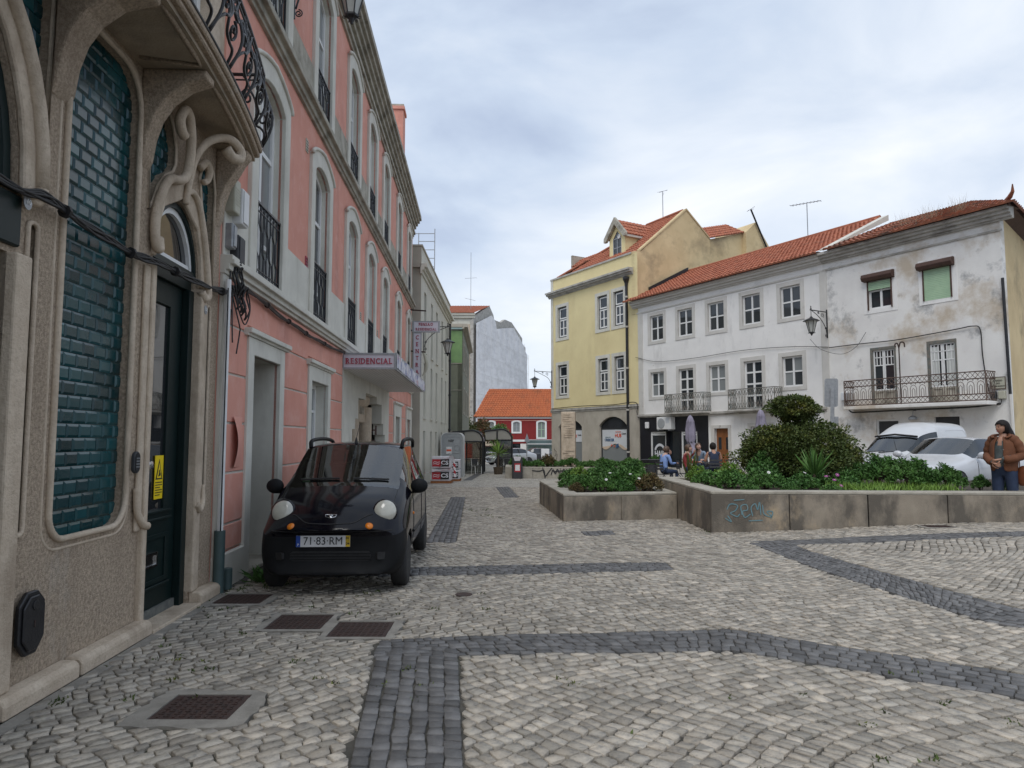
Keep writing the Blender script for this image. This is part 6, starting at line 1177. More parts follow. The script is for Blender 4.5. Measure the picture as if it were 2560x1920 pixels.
planter('concrete_planter', 'long stained concrete planter across the square with blue graffiti', [(3.40, 12.08), (8.62, 11.80), (12.5, 12.9), (12.5, 17.2), (3.40, 16.6)], 0, .65, .36, 1.3)
planter('concrete_planter', 'far concrete planter with black graffiti behind the litter bin', [(-.32, 33.5), (7.5, 33.0), (7.5, 36.6), (-.32, 36.6)], 0, .19, .3, 1.3, 'concrete_top')
g_ = [[(0, 0), (.10, .13), (.30, .10), (.24, -.02), (.10, -.08), (.28, -.16), (.36, -.10)], [(.42, -.12), (.40, .08), (.55, .12), (.58, .0), (.44, -.04), (.50, -.18), (.66, -.10)], [(.72, -.15), (.68, .05), (.80, .14), (.86, .0), (.92, .18), (.95, -.12)], [(1.0, .12), (1.04, -.10), (1.25, -.16), (1.12, -.04), (1.28, -.05), (1.22, -.20)], [(-.05, -.20), (.12, -.28), (.02, -.14)], [(.2, .22), (.5, .24)], [(.6, -.26), (1.0, -.24)]]
t = thing('graffiti', 'blue scrawled graffiti on the long planter wall', 'graffiti', (3.66, 12.058, .34), -.0536); strokes('stroke', 'graffiti_blue', t, [c2([(a*.60, b*.72) for a, b in L]) for L in g_], 0, .018)
t = thing('graffiti', 'black tag graffiti on the far planter wall', 'graffiti', (.95, 33.40, -.12), -.064); strokes('stroke', 'graffiti_black', t, [c2(L, 4) for L in ([(0, .15), (.35, .12), (.55, .18), (.6, -.05), (.62, -.25)], [(.5, .3), (.62, -.1), (.8, .1), (.95, .28)], [(.9, -.05), (1.0, .2), (1.1, 0), (1.2, .22), (1.3, .0)], [(1.0, .1), (1.6, .16)], [(1.4, -.1), (1.5, .22), (1.6, -.05)])], 0, .05)
# shrub prototypes: rosettes of narrow leaves at the stem tips
def rosettes(n, r, h, per, L, flat=.25):
    P, D_ = [], []
    for k in range(n):
        a = RG.uniform(0, 2*PI); q = math.sqrt(RG.uniform(0, 1)); x, y = r*q*math.cos(a), r*q*math.sin(a); z = h*(.35+.65*(1-q*q*.75))*RG.uniform(.7, 1.12); tip = np.array([x, y, z])
        for i in range(per):
            b = RG.uniform(0, 2*PI); e_ = RG.uniform(.0, 1.1); d = np.array([math.cos(b)*math.cos(e_), math.sin(b)*math.cos(e_), math.sin(e_)]); P.append(tip-np.array([x*.15, y*.15, RG.uniform(0, .10)])); D_.append(d)
    return P, D_
SHR = {}
def shrub_proto(key, leaf_m, n, r, h, per, L, wd):
    P, D_ = rosettes(n, r, h, per, L); me = leaf_mesh('foliage', P, D_, L, wd, leaf_m); m = MB()
    for i in range(10): a = RND.uniform(0, 6.28); q = RND.uniform(.2, .8)*r; m.tube([(0, 0, -.05), (q*.4*math.cos(a), q*.4*math.sin(a), h*.4), (q*math.cos(a), q*math.sin(a), h*.75)], [.012, .010, .005], 4)
    SHR[key] = (me, m.mesh('stem', 'bark'))
shrub_proto('green', 'leaf', 150, .42, .48, 11, .085, .17); shrub_proto('bright', 'leaf_bright', 190, .40, .52, 10, .055, .26); shrub_proto('brown', 'leaf_brown', 120, .30, .38, 11, .05, .2); shrub_proto('tall', 'leaf', 110, .38, .66, 15, .10, .15); shrub_proto('mid', 'leaf', 150, .40, .34, 12, .055, .3)
def shrub(key, x, y, z, s_, label, group, name='shrub'):
    t = thing(name, label, 'shrub', (x, y, z), RND.uniform(0, 6), group); t.scale = (s_*RND.uniform(.9, 1.15), s_*RND.uniform(.9, 1.15), s_*RND.uniform(.85, 1.1)); inst('foliage', SHR[key][0], t); inst('stem', SHR[key][1], t)
L1 = 'leafy green shrub packed into the small front planter'
for x, y, k, s_ in ((1.55, 15.2, 'green', .8), (1.9, 14.8, 'green', .75), (2.3, 14.95, 'mid', .9), (1.4, 16.0, 'mid', 1.0), (1.9, 15.7, 'tall', .85), (2.4, 15.6, 'green', 1.0), (2.85, 15.3, 'green', .95), (1.6, 16.9, 'bright', .9), (2.2, 16.6, 'tall', .9), (2.8, 16.3, 'tall', .9), (1.5, 17.8, 'green', .9), (2.2, 17.6, 'green', 1.0), (2.9, 17.3, 'green', 1.0)): shrub(k, x, y, .38, s_, L1, 'shrubs in the small front planter')
shrub('brown', 2.9, 14.95, .38, 1.15, 'browning dry shrub at the right end of the small front planter', None); shrub('brown', 1.35, 14.95, .38, .7, 'low dry tuft by the sharp corner of the small planter', None)
shrub('bright', 4.6, 14.9, .52, .95, 'bright yellow-green clipped mound in the long planter by the seated people', None); shrub('bright', 4.1, 15.5, .52, .75, 'smaller bright green mound at the left end of the long planter', None)
L2 = 'leafy green shrub in the long planter below the clipped bush'
for x, y, k, s_ in ((4.2, 13.6, 'mid', 1.0), (4.75, 13.2, 'mid', 1.0), (5.0, 13.9, 'green', .95), (5.4, 13.1, 'mid', .9), (5.8, 13.6, 'green', .8), (6.3, 13.2, 'mid', .8), (5.2, 14.6, 'tall', 1.0), (6.0, 14.3, 'green', .9), (4.0, 14.4, 'mid', .9), (6.6, 13.9, 'green', .8), (4.3, 12.75, 'mid', .55), (5.0, 12.7, 'mid', .5), (5.7, 12.6, 'mid', .55)): shrub(k, x, y, .56, s_, L2, 'shrubs in the long planter')
L3 = 'tall upright green shrub at the right part of the long planter, before the white cars'
for x, y, k, s_ in ((7.0, 13.5, 'tall', .85), (7.3, 13.1, 'tall', .85), (7.65, 13.3, 'tall', .85), (7.95, 12.95, 'tall', .68), (8.25, 13.1, 'tall', .60), (8.5, 12.8, 'tall', .48), (7.5, 14.0, 'tall', .85), (8.1, 13.7, 'tall', .60), (7.0, 14.3, 'green', 1.0), (8.75, 12.6, 'tall', .38)): shrub(k, x, y, .56, s_, L3, 'upright shrubs in the long planter')
L4 = 'low green ground cover plant in the far planter'
for i in range(16): shrub('mid' if i % 3 else 'green', .3+.45*i+RND.uniform(-.1, .1), 33.9+RND.uniform(0, .9), .12, 1.05, L4, 'ground cover in the far planter')
shrub('brown', 1.75, 34.6, .15, 1.5, 'orange-brown bush in the far planter near the litter bin', None)
# grass in the long planter, weeds in the joints: uncountable
P = np.stack([RG.uniform(5.9, 7.9, 2600), RG.uniform(12.3, 13.6, 2600), np.full(2600, .59)], 1); D_ = RG.normal(size=(2600, 3))*.5+np.array([0, 0, 1.]); go_ = link(bpy.data.objects.new('grass', leaf_mesh('grass', P, D_, .17, .05, 'leaf_bright'))); tag(go_, 'fine green grass growing along the long planter edge', 'grass', kind='stuff')
W_ = []
for cx, cy, r, n in ((-2.75, 7.45, .25, 260), (-2.5, 7.7, .2, 260), (-2.95, 6.9, .12, 90), (-2.6, 6.4, .25, 60), (-2.7, 5.1, .3, 70), (-1.9, 6.5, .5, 50), (-2.3, 5.0, .35, 60), (-1.3, 4.9, .25, 40), (-.9, 4.6, .3, 30), (.3, 3.9, .8, 60), (1.3, 3.4, .5, 60), (2.0, 3.5, .4, 90), (-.8, 16.5, .35, 200), (-.6, 15, .3, 160), (-2.85, 4.3, .2, 70), (-1.5, 6.9, .5, 60), (3.6, 11.9, .4, 60), (-2.2, 4.6, .3, 50), (-.5, 6.6, 1.2, 60), (2.6, 4.1, .5, 50), (2.9, 3.2, .4, 60)):
    k_ = max(3, n//12); px_, py_ = RG.normal(cx, r*.7, k_), RG.normal(cy, r*.7, k_); ii = RG.integers(0, k_, n); x = px_[ii]+RG.normal(0, .022, n); y = py_[ii]+RG.normal(0, .022, n); W_.append(np.stack([x, y, gz_np(x, y)-.008], 1))
P = np.concatenate(W_); P = P[P[:, 0] > wallx(P[:, 1])-.02]; D_ = RG.normal(size=P.shape)*.8+np.array([0, 0, .55]); wo_ = link(bpy.data.objects.new('weeds', leaf_mesh('weeds', P, D_, .032, .2, 'leaf_dark'))); tag(wo_, 'small weeds growing in the joints of the cobbles', 'weeds', kind='stuff')
t = thing('weed_clump', 'spiky weed clump at the wall foot beside the black car', 'weed', (-2.72, 7.75, 0)); P = np.tile([[0, 0, 0.]], (70, 1))+RG.normal(size=(70, 3))*[.05, .05, .0]; D_ = RG.normal(size=(70, 3))*[.8, .8, .2]+np.array([0, 0, .8]); inst('foliage', leaf_mesh('foliage', P, D_, .20, .09, 'leaf'), t)
t = thing('yucca', 'dark spiky yucca plant in front of the hair shop window', 'plant', (4.02, 15.9, .55)); P = np.zeros((34, 3)); D_ = RG.normal(size=(34, 3))*[.25, .25, .1]+np.array([0, 0, 1.]); inst('foliage', leaf_mesh('foliage', P, D_, .68, .03, 'leaf_dark', bend=.03), t)
t = thing('yucca', 'pale spiky yucca plant beside the clipped bush', 'plant', (5.75, 13.4, .58)); P = np.zeros((60, 3))+[0, 0, .25]; D_ = RG.normal(size=(60, 3))*[.5, .5, .3]+np.array([0, 0, 1.]); inst('foliage', leaf_mesh('foliage', P, D_, .52, .035, 'leaf', bend=.03), t); m = MB(); m.tube([(0, 0, -.05), (0, 0, .3)], .03, 6); m.build('stem', 'bark', t)
t = thing('palm', 'small spiky palm standing inside the glass shelter', 'plant', (-.75, 38.6, gz(-.7, 38.6))); P = np.zeros((60, 3))+[0, 0, 1.15]; D_ = RG.normal(size=(60, 3))*[.8, .8, .5]+np.array([0, 0, .5]); inst('foliage', leaf_mesh('foliage', P, D_, .75, .03, 'leaf_bright', bend=.03), t); m = MB(); m.tube([(0, 0, 0), (0, 0, 1.15)], .05, 6); m.lathe([(.22, 0), (.28, .4)], (0, 0, 0), 10); m.build('trunk', 'bark', t)
# flowers
mat('petal_white', (.8, .8, .8), None, .6); mat('petal_violet', (.36, .05, .30), None, .6)
def flower(x, y, z, mt, label, group, r=.035):
    t = thing('flower', label, 'flower', (x, y, z), RND.uniform(0, 6), group); t.rotation_euler = (RND.uniform(.3, 1.0), RND.uniform(-.3, .3), 0); m = MB(); k = 8
    for i in range(k): a = 2*PI*i/k; b = 2*PI*(i+.42)/k; c_ = 2*PI*(i-.42)/k; m.add([(0, 0, 0), (r*.7*math.cos(c_), r*.7*math.sin(c_), .004), (r*math.cos(a), r*math.sin(a), 0), (r*.7*math.cos(b), r*.7*math.sin(b), .004)], [(0, 1, 2, 3)])
    m.build('petals', mt, t); m = MB(); m.ball((0, 0, .004), (r*.25, r*.25, r*.15), 6, 4); m.build('centre', 'hub_sand', t)
for x, y, z in ((1.95, 14.6, .70), (2.05, 14.75, .83), (2.65, 14.7, .72), (2.5, 14.9, .80), (5.4, 13.0, .92), (4.7, 12.9, .93)): flower(x, y, z, 'petal_white', 'white daisy among the green planter shrubs', 'white daisies in the planters')
for x, y, z in ((5.85, 12.8, .80), (5.75, 12.9, .86), (6.0, 13.0, .88), (5.95, 12.75, .70)): flower(x, y, z, 'petal_violet', 'violet daisy under the clipped bush', 'violet daisies in the long planter', .04)
# clipped topiary
t = thing('topiary_bush', 'big dark clipped bush with a rounded top tuft in the long planter', 'bush', (6.15, 15.1, .58)); m = MB(); m.tube([(0, 0, -.1), (.05, 0, .6), (0, 0, 1.5), (-.08, 0, 1.85)], [.09, .07, .05, .02], 8); tr = m.build('trunk', 'bark', t, smooth=1); m = MB(); [m.tube([(0, 0, .3+.1*i), (.5*math.cos(i*1.3), .5*math.sin(i*1.3), .65+.12*i)], [.035, .012], 5) for i in range(7)]; m.parts('limb', 'bark', tr)
P, D_ = [], []
for c_, r_, n in (((0, 0, .62), (1.18, 1.05, .60), 15000), ((.25, 0, .85), (.82, .85, .52), 7000), ((-.45, 0, .78), (.72, .8, .5), 5500), ((.1, -.3, .45), (.95, .8, .42), 5000), ((-.12, 0, 1.64), (.47, .46, .25), 4600), ((.08, 0, 1.56), (.36, .36, .19), 1800), ((-.05, 0, 1.36), (.26, .26, .22), 1400), ((-.95, -.1, .55), (.32, .4, .3), 1500), ((.98, -.1, .45), (.3, .4, .33), 1500)):
    p, d = cloud(n, c_, r_, .66, .34); P.append(p); D_.append(d*1.0+RG.normal(size=p.shape)*.55)
P = np.concatenate(P); D_ = np.concatenate(D_); k = P[:, 2] > .05; tint = np.clip(.5+.25*np.sin(P[:, 0]*7)*np.sin(P[:, 1]*8+1)*np.sin(P[:, 2]*9)+RG.uniform(-.35, .35, len(P)), 0, 1)
crown = link(bpy.data.objects.new('crown', leaf_mesh('crown', P[k], D_[k], .055, .34, 'leaf_dark', tint[k])), t)
# dry grass on the weathered roof
t = thing('roof_weeds', 'dry grass tufts growing on the weathered roof', 'weeds'); P = np.concatenate([np.array([rw(s_, -.3, 8.95)])+RG.normal(size=(70, 3))*[.16, .16, .02] for s_ in (22.0, 22.9, 23.8)]); D_ = RG.normal(size=P.shape)*.45+np.array([0, 0, 1.2]); mat('dry_grass', (.32, .27, .18), (.25, .20, .13), .9); inst('foliage', leaf_mesh('foliage', P, D_, .58, .005, 'dry_grass', bend=.02), t)
# ---------------------------------------------------------------- street furniture behind the planters
t = thing('road_sign', 'grey back of a road sign on a steel post by the white house', 'sign', (9.15, 20.2, gz(9, 20)), 0); m = MB(); m.box(-.05, .05, -.05, .05, 0, 2.85); m.build('post', 'galv', t); m = MB(); m.pr(rrect(-.22, .14, 2.30, 3.12, .06), .05, .07); m.build('plate', 'galv', t); m = MB(); m.box(-.06, .16, .02, .06, 1.75, 2.02); m.build('plate', 'galv', t); t.rotation_euler = (0, .04, -.5)
t = thing('road_sign', 'thin road sign post seen edge-on before the red house', 'sign', (1.1, 52, gz(1.1, 52)), .9); m = MB(); m.tube([(0, 0, 0), (0, 0, 2.2)], .04, 6); m.build('post', 'galv', t); m = MB(); m.pr([(-.3, 1.9), (.3, 1.9), (0, 2.5)], -.02, 0); m.build('plate', 'galv', t)
t = thing('litter_bin', 'dark litter bin with flared lid behind the small planter', 'bin', (4.85, 24.5, gz(4.85, 24.5)), 0); m = MB(); m.lathe([(.20, 0), (.22, .75)], (0, 0, 0), 16); m.build('body', 'plastic_dark', t, smooth=40); m = MB(); m.lathe([(.22, .80), (.30, .92), (.27, .93), (.2, .86)], (0, 0, 0), 18, sq=(1.25, .9)); m.build('lid', 'plastic_dark', t, smooth=40)
mat('umbrella_cloth', (.29, .265, .34), (.23, .21, .27), .85, 6)
def umbrella(x, y, zt, label, h=1.5):
    z0 = gz(x, y); t = thing('folded_umbrella', label, 'umbrella', (x, y, z0), 0, 'folded lilac parasols'); H_ = zt-z0; m = MB(); m.tube([(0, 0, 0), (0, 0, H_-.1)], .025, 6); m.build('pole', 'galv', t); m = MB(); V = []; n = 24; rows_ = [(0.02, H_), (.09, H_-.08), (.15, H_-.28), (.14, H_-.30), (.17, H_-.6), (.17, H_-.95), (.12, H_-1.10), (.16, H_-1.25), (.24, H_-h)]
    for j, (r, z) in enumerate(rows_):
        for i in range(n): a = 2*PI*i/n; q = r*(1+.28*math.sin(a*6+j*.3)*(j > 1)); sh2 = .10*max(0, j-6); V.append((q*math.cos(a)+sh2, q*math.sin(a), z+(.03*math.sin(a*6) if j == len(rows_)-1 else 0)))
    m.add(V, [(j*n+(i+1) % n, j*n+i, (j+1)*n+i, (j+1)*n+(i+1) % n) for j in range(len(rows_)-1) for i in range(n)]); m.build('canopy', 'umbrella_cloth', t, smooth=1); m = MB(); m.lathe([(.135, H_-1.12), (.135, H_-1.08)], (0, 0, 0), 12); m.build('strap', 'plastic_dark', t); m = MB(); m.lathe([(.25, 0), (.25, .06), (.04, .08)], (0, 0, 0), 12); m.build('base', 'plastic_dark', t)
umbrella(7.25, 28.5, 2.50, 'folded lilac parasol standing in front of the hair shop'); umbrella(9.45, 26.6, 2.66, 'folded lilac parasol showing above the clipped bush')
def make_chair():
    t = thing('garden_chair', 'dark slatted metal chair under the man in navy', 'chair', (0, 0, 0), 0, 'slatted metal cafe chairs'); m = MB()
    for x in (-.19, .19): m.tube([(x, -.20, 0), (x, .20, .46), (x, .235, .88)], .012, 5); m.tube([(x, .22, 0), (x, -.18, .45)], .012, 5)
    m.parts('leg', 'iron', t); m = MB(); [m.box(-.20, .20, -.19+.08*i, -.13+.08*i, .445, .46) for i in range(5)]; m.parts('seat_slat', 'plastic_dark', t); m = MB(); [m.box(-.20, .20, .222, .236, .60+.10*i, .66+.10*i) for i in range(3)]; m.parts('back_slat', 'plastic_dark', t); return t
def make_table():
    t = thing('garden_table', 'small folding metal table before the man in navy', 'table', (0, 0, 0), 0, 'small metal cafe tables'); m = MB(); [m.box(-.32, .32, -.32+.107*i, -.235+.107*i, .71, .73) for i in range(6)]; m.parts('top_slat', 'plastic_dark', t); m = MB()
    for y in (-.28, .28): m.tube([(-.26, y, 0), (.26, y, .70)], .011, 5); m.tube([(.26, y, 0), (-.26, y, .70)], .011, 5)
    m.parts('leg', 'iron', t); return t
ch0 = make_chair(); tb0 = make_table()
CH = [(6.28, 21.9, PI, None), (5.55, 22.6, PI/2, 'slatted metal chair under the man in the red sweater'), (6.35, 23.6, -.3, 'slatted metal chair under the woman with long hair'), (5.02, 23.2, PI/2+.5, 'slatted metal chair under the person in pale blue'), (4.35, 24.0, 1.9, 'empty slatted metal chair in front of the hair shop, leftmost'), (3.95, 24.6, -1.2, 'empty slatted metal chair behind the leftmost table'), (7.9, 22.6, -.8, 'empty slatted metal chair right of the man in navy')]
for i, (x, y, a, l) in enumerate(CH):
    if i == 0: ch0.location = (x, y, gz(x, y)); ch0.rotation_euler = (0, 0, a)
    else: dup(ch0, (x, y, gz(x, y)), a, l)
for i, (x, y, l) in enumerate(((6.35, 22.75, None), (4.1, 23.4, 'small folding metal table with empty chairs at the left'), (7.35, 22.9, 'small folding metal table right of the man in navy'))):
    if i == 0: tb0.location = (x, y, gz(x, y))
    else: dup(tb0, (x, y, gz(x, y)), .3, l)
for x, y, a, l in ((-1.95, 38.9, .6, 'white tube chair inside the glass shelter, left one'), (-.35, 38.7, -.4, 'dark backed chair inside the glass shelter by the bin')):
    t = thing('cafe_chair', l, 'chair', (x, y, gz(x, y)), a); m = MB(); [m.tube([(s_, -.2, 0), (s_, -.16, .45), (s_, .2, .45), (s_, .26, .85)], .016, 5) for s_ in (-.2, .2)]; [m.tube([(s_, .24, 0), (s_, .18, .45)], .016, 5) for s_ in (-.2, .2)]; m.parts('leg', 'white_paint', t); m = MB(); m.box(-.2, .2, -.2, .2, .44, .47); m.build('seat', 'plastic_dark', t); m = MB(); m.box(-.2, .2, .22, .25, .55, .85); m.build('backrest', 'plastic_dark', t)
# ================================================================ vehicles
from mathutils.bvhtree import BVHTree
def paint(name, c, coat=1., rough=.35, metal=0.):
    m = mat(name, c, tuple(k*.92 for k in c), rough, 2, coat=coat, metal=metal); m.node_tree.nodes['Principled BSDF'].inputs['Coat Roughness'].default_value = .03
mat('paint_black', (.003, .003, .006), (.004, .004, .007), .10, 3, spec=.30); paint('paint_white', (.56, .57, .58), .6); paint('paint_white2', (.52, .53, .55), .6); paint('paint_dark', (.02, .021, .024)); paint('paint_silver', (.40, .41, .42), metal=.3)
mat('bumper', (.009, .0095, .010), (.013, .0135, .015), .55, 5, .1, 120, spec=.14); mat('headlamp', (.50, .49, .42), (.40, .39, .34), .18, 9, coat=.8); mat('amber', (.75, .22, .01), (.6, .16, .01), .25, 9); mat('interior', (.03, .03, .032), (.05, .05, .055), .9, 4); mat('seat_grey', (.085, .085, .09), (.06, .06, .065), .9, 6); mat('chrome', (.75, .75, .75), None, .12, metal=1); mat('plate_white', (.72, .72, .72), None, .5); mat('plate_blue', (.01, .06, .33), None, .5); mat('plate_yellow', (.72, .48, .02), None, .5)
SPLIT = {0: 'body', 1: 'bumper', 2: 'windscreen', 3: 'side_window', 4: 'pillar'}
def loft_car(par, S, bows, mfn, creases, mats, wells=(), wr=.33, levels=2):
    # S: list of (y, [(x,z) x K]) half sections; ring index runs from bottom centre to roof centre
    K_ = len(S[0][1]); full = 2*K_-2; V = []; F = []; FM = []
    for i, (y, R_) in enumerate(S):
        for x, z in R_: V.append((x, y+bows[i]*(x/.75)**2, z))
        for x, z in R_[-2:0:-1]: V.append((-x, y+bows[i]*(x/.75)**2, z))
    for i in range(len(S)-1):
        for k in range(full):
            a, b = i*full+k, i*full+(k+1) % full; kk = k if k < K_-1 else full-1-k; F.append((a, a+full, b+full, b)); FM.append(mfn(i, kk))
    for e_, rev in ((0, False), (len(S)-1, True)):
        for k in range(K_-1):
            a, b = e_*full+k, e_*full+k+1; c_, d_ = e_*full+(full-k-1) % full, e_*full+(full-k) % full
            q = [a, b, c_, d_]; q = [v for j, v in enumerate(q) if v not in q[:j]]
            if len(q) > 2: F.append(tuple(q if not rev else q[::-1])); FM.append(mfn(0 if e_ == 0 else len(S)-2, k))
    me = bpy.data.meshes.new('loft'); me.from_pydata(V, [], F); me.polygons.foreach_set('material_index', FM); me.update()
    at = me.attributes.new('crease_edge', 'FLOAT', 'EDGE')
    for ed in me.edges:
        a, b = ed.vertices; i, j = a//full, b//full; k, l = a % full, b % full; k = min(k, full-k); l = min(l, full-l); v = creases(i, j, k, l)
        if v: at.data[ed.index].value = v
    for q in mats: me.materials.append(MT[q])
    o = bpy.data.objects.new('loft', me); COL.link(o); sm_ = o.modifiers.new('s', 'SUBSURF'); sm_.levels = levels; sm_.render_levels = levels
    cut = None
    if wells:
        m = MB()
        for y, z in wells: m.lathe([(wr, -1.2), (wr, 1.2)], (0, y, z), 28, 'x')
        cut = m.build('cut', 'interior'); bo = o.modifiers.new('b', 'BOOLEAN'); bo.operation = 'DIFFERENCE'; bo.object = cut; bo.solver = 'EXACT'
    bpy.context.view_layer.update(); full_me = evald(o); bpy.data.objects.remove(o)
    if cut: bpy.data.objects.remove(cut)
    vs_ = np.empty(len(full_me.vertices)*3, np.float32); full_me.vertices.foreach_get('co', vs_); vs_ = vs_.reshape(-1, 3)
    polys = [(tuple(p.vertices), p.material_index) for p in full_me.polygons]
    bvh = BVHTree.FromPolygons([tuple(v) for v in vs_], [p[0] for p in polys]); res = {}
    for q in range(len(mats)):
        fs = [p[0] for p in polys if p[1] == q]
        if not fs: continue
        m = MB(); mp = {}
        for f in fs:
            for v in f:
                if v not in mp: mp[v] = len(m.v); m.v.append(tuple(float(c_) for c_ in vs_[v]))
            m.f.append(tuple(mp[v] for v in f)); m.m.append(0)
        res[q] = m.build(SPLIT.get(q, 'body'), mats[q], par, smooth=42)
    return bvh, res
def wheel(par, x, y, r, wd, hub='steel'):
    sg = 1 if x > 0 else -1; m = MB(); m.lathe([(r*.62, -wd/2), (r*.9, -wd/2), (r, -wd*.36), (r, wd*.36), (r*.9, wd/2), (r*.62, wd/2)], (x, y, r), 28, 'x'); w_ = m.build('wheel', 'rubber', par, smooth=50)
    m = MB(); m.lathe([(r*.63, -wd*.3), (r*.63, wd*.42), (r*.55, wd*.45), (r*.5, wd*.25), (r*.15, wd*.36), (.01, wd*.38)], (x, y, r), 20, 'x')
    if sg < 0: m.v = [(2*x-a, b, c_) for a, b, c_ in m.v]; m.f = [f[::-1] for f in m.f]
    m.build('rim', hub, w_, smooth=50)
    if hub == 'seat_grey': return
def onto(bvh, x, z, d=0.): 
    h = bvh.ray_cast(Vector((x, -3, z)), Vector((0, 1, 0))); return (h[0], h[1]) if h[0] is not None else (Vector((x, .1, z)), Vector((0, -1, 0)))
# ---- small black hatchback
car = thing('small_black_car', 'small black hatchback with round headlights parked against the pink house', 'car', (-1.80, 6.93, 0), math.radians(2.62))
base = [(0, .20), (.58, .20), (.725, .32), (.745, .52)]
S = [(.00, [(0, .22), (.50, .22), (.62, .30), (.645, .46), (.615, .58), (.53, .628), (.36, .645), (.18, .652), (0, .655)]),
     (.06, [(0, .19), (.60, .19), (.705, .27), (.725, .46), (.70, .60), (.61, .665), (.42, .70), (.21, .715), (0, .72)]),
     (.20, [(0, .185), (.62, .185), (.735, .26), (.735, .50), (.725, .655), (.67, .765), (.50, .82), (.25, .845), (0, .855)]),
     (.42, [(0, .20), (.58, .20), (.725, .32), (.745, .54), (.735, .74), (.70, .86), (.56, .93), (.28, .96), (0, .97)]),
     (.70, [(0, .20), (.58, .20), (.725, .32), (.745, .55), (.738, .82), (.715, .945), (.64, 1.01), (.34, 1.04), (0, 1.05)]),
     (.80, [(0, .20), (.58, .20), (.725, .32), (.745, .56), (.738, .85), (.715, .965), (.64, 1.06), (.34, 1.10), (0, 1.11)]),
     (1.44, [*base, (.740, .91), (.715, .975), (.565, 1.43), (.34, 1.475), (0, 1.485)]),
     (1.52, [*base, (.740, .91), (.715, .98), (.565, 1.455), (.34, 1.495), (0, 1.505)]),
     (2.05, [*base, (.740, .92), (.715, .99), (.57, 1.46), (.34, 1.51), (0, 1.525)]),
     (2.70, [*base, (.738, .94), (.71, 1.00), (.56, 1.45), (.34, 1.50), (0, 1.51)]),
     (3.15, [(0, .22), (.56, .22), (.72, .33), (.735, .53), (.725, .95), (.68, 1.02), (.51, 1.41), (.30, 1.46), (0, 1.47)]),
     (3.40, [(0, .25), (.54, .25), (.69, .35), (.705, .55), (.69, .85), (.63, 1.0), (.48, 1.30), (.28, 1.35), (0, 1.36)]),
     (3.49, [(0, .30), (.45, .30), (.60, .38), (.62, .55), (.60, .72), (.55, .80), (.38, .86), (.2, .88), (0, .885)])]
bows = [.20, .20, .19, .15, .12, .11, .06, .05, 0, 0, -.05, -.10, -.12]
def mf(i, k):
    if i < 2 and k < 4: return 1
    if i in (4, 5) and k >= 6: return 2
    if 5 <= i <= 9 and k == 5: return 3
    if i in (10, 11) and k >= 6 and i == 10: return 3
    return 0
def crz(i, j, k, l):
    if i == j and i in (5, 6) and min(k, l) >= 6: return .75
    if i != j and k == l == 6 and {i, j} <= {5, 6, 7}: return .7
    if i != j and k in (5, 6) and 5 <= min(i, j) <= 9: return .8
    if i == j and i in (6, 10) and {k, l} == {5, 6}: return .8
    if i == j and i == 2 and max(k, l) <= 4: return .9
    if i != j and k == l == 1 and min(i, j) < 3: return .8
    if i == j and i == 0: return .35
    if i != j and k == 4 and min(i, j) < 2: return .9
    return 0
bvh, pc = loft_car(car, S, bows, mf, crz, ['paint_black', 'bumper', 'glass_car', 'glass_car', 'paint_black'], ((.62, .275), (2.96, .275)), .315)
for x in (-.645, .645):
    for y in (.62, 2.96): wheel(car, x, y, .272, .165, 'plastic_grey')
m = MB(); m.box(-.56, .56, .30, 3.2, .19, .23); m.build('underbody', 'rubber', car)
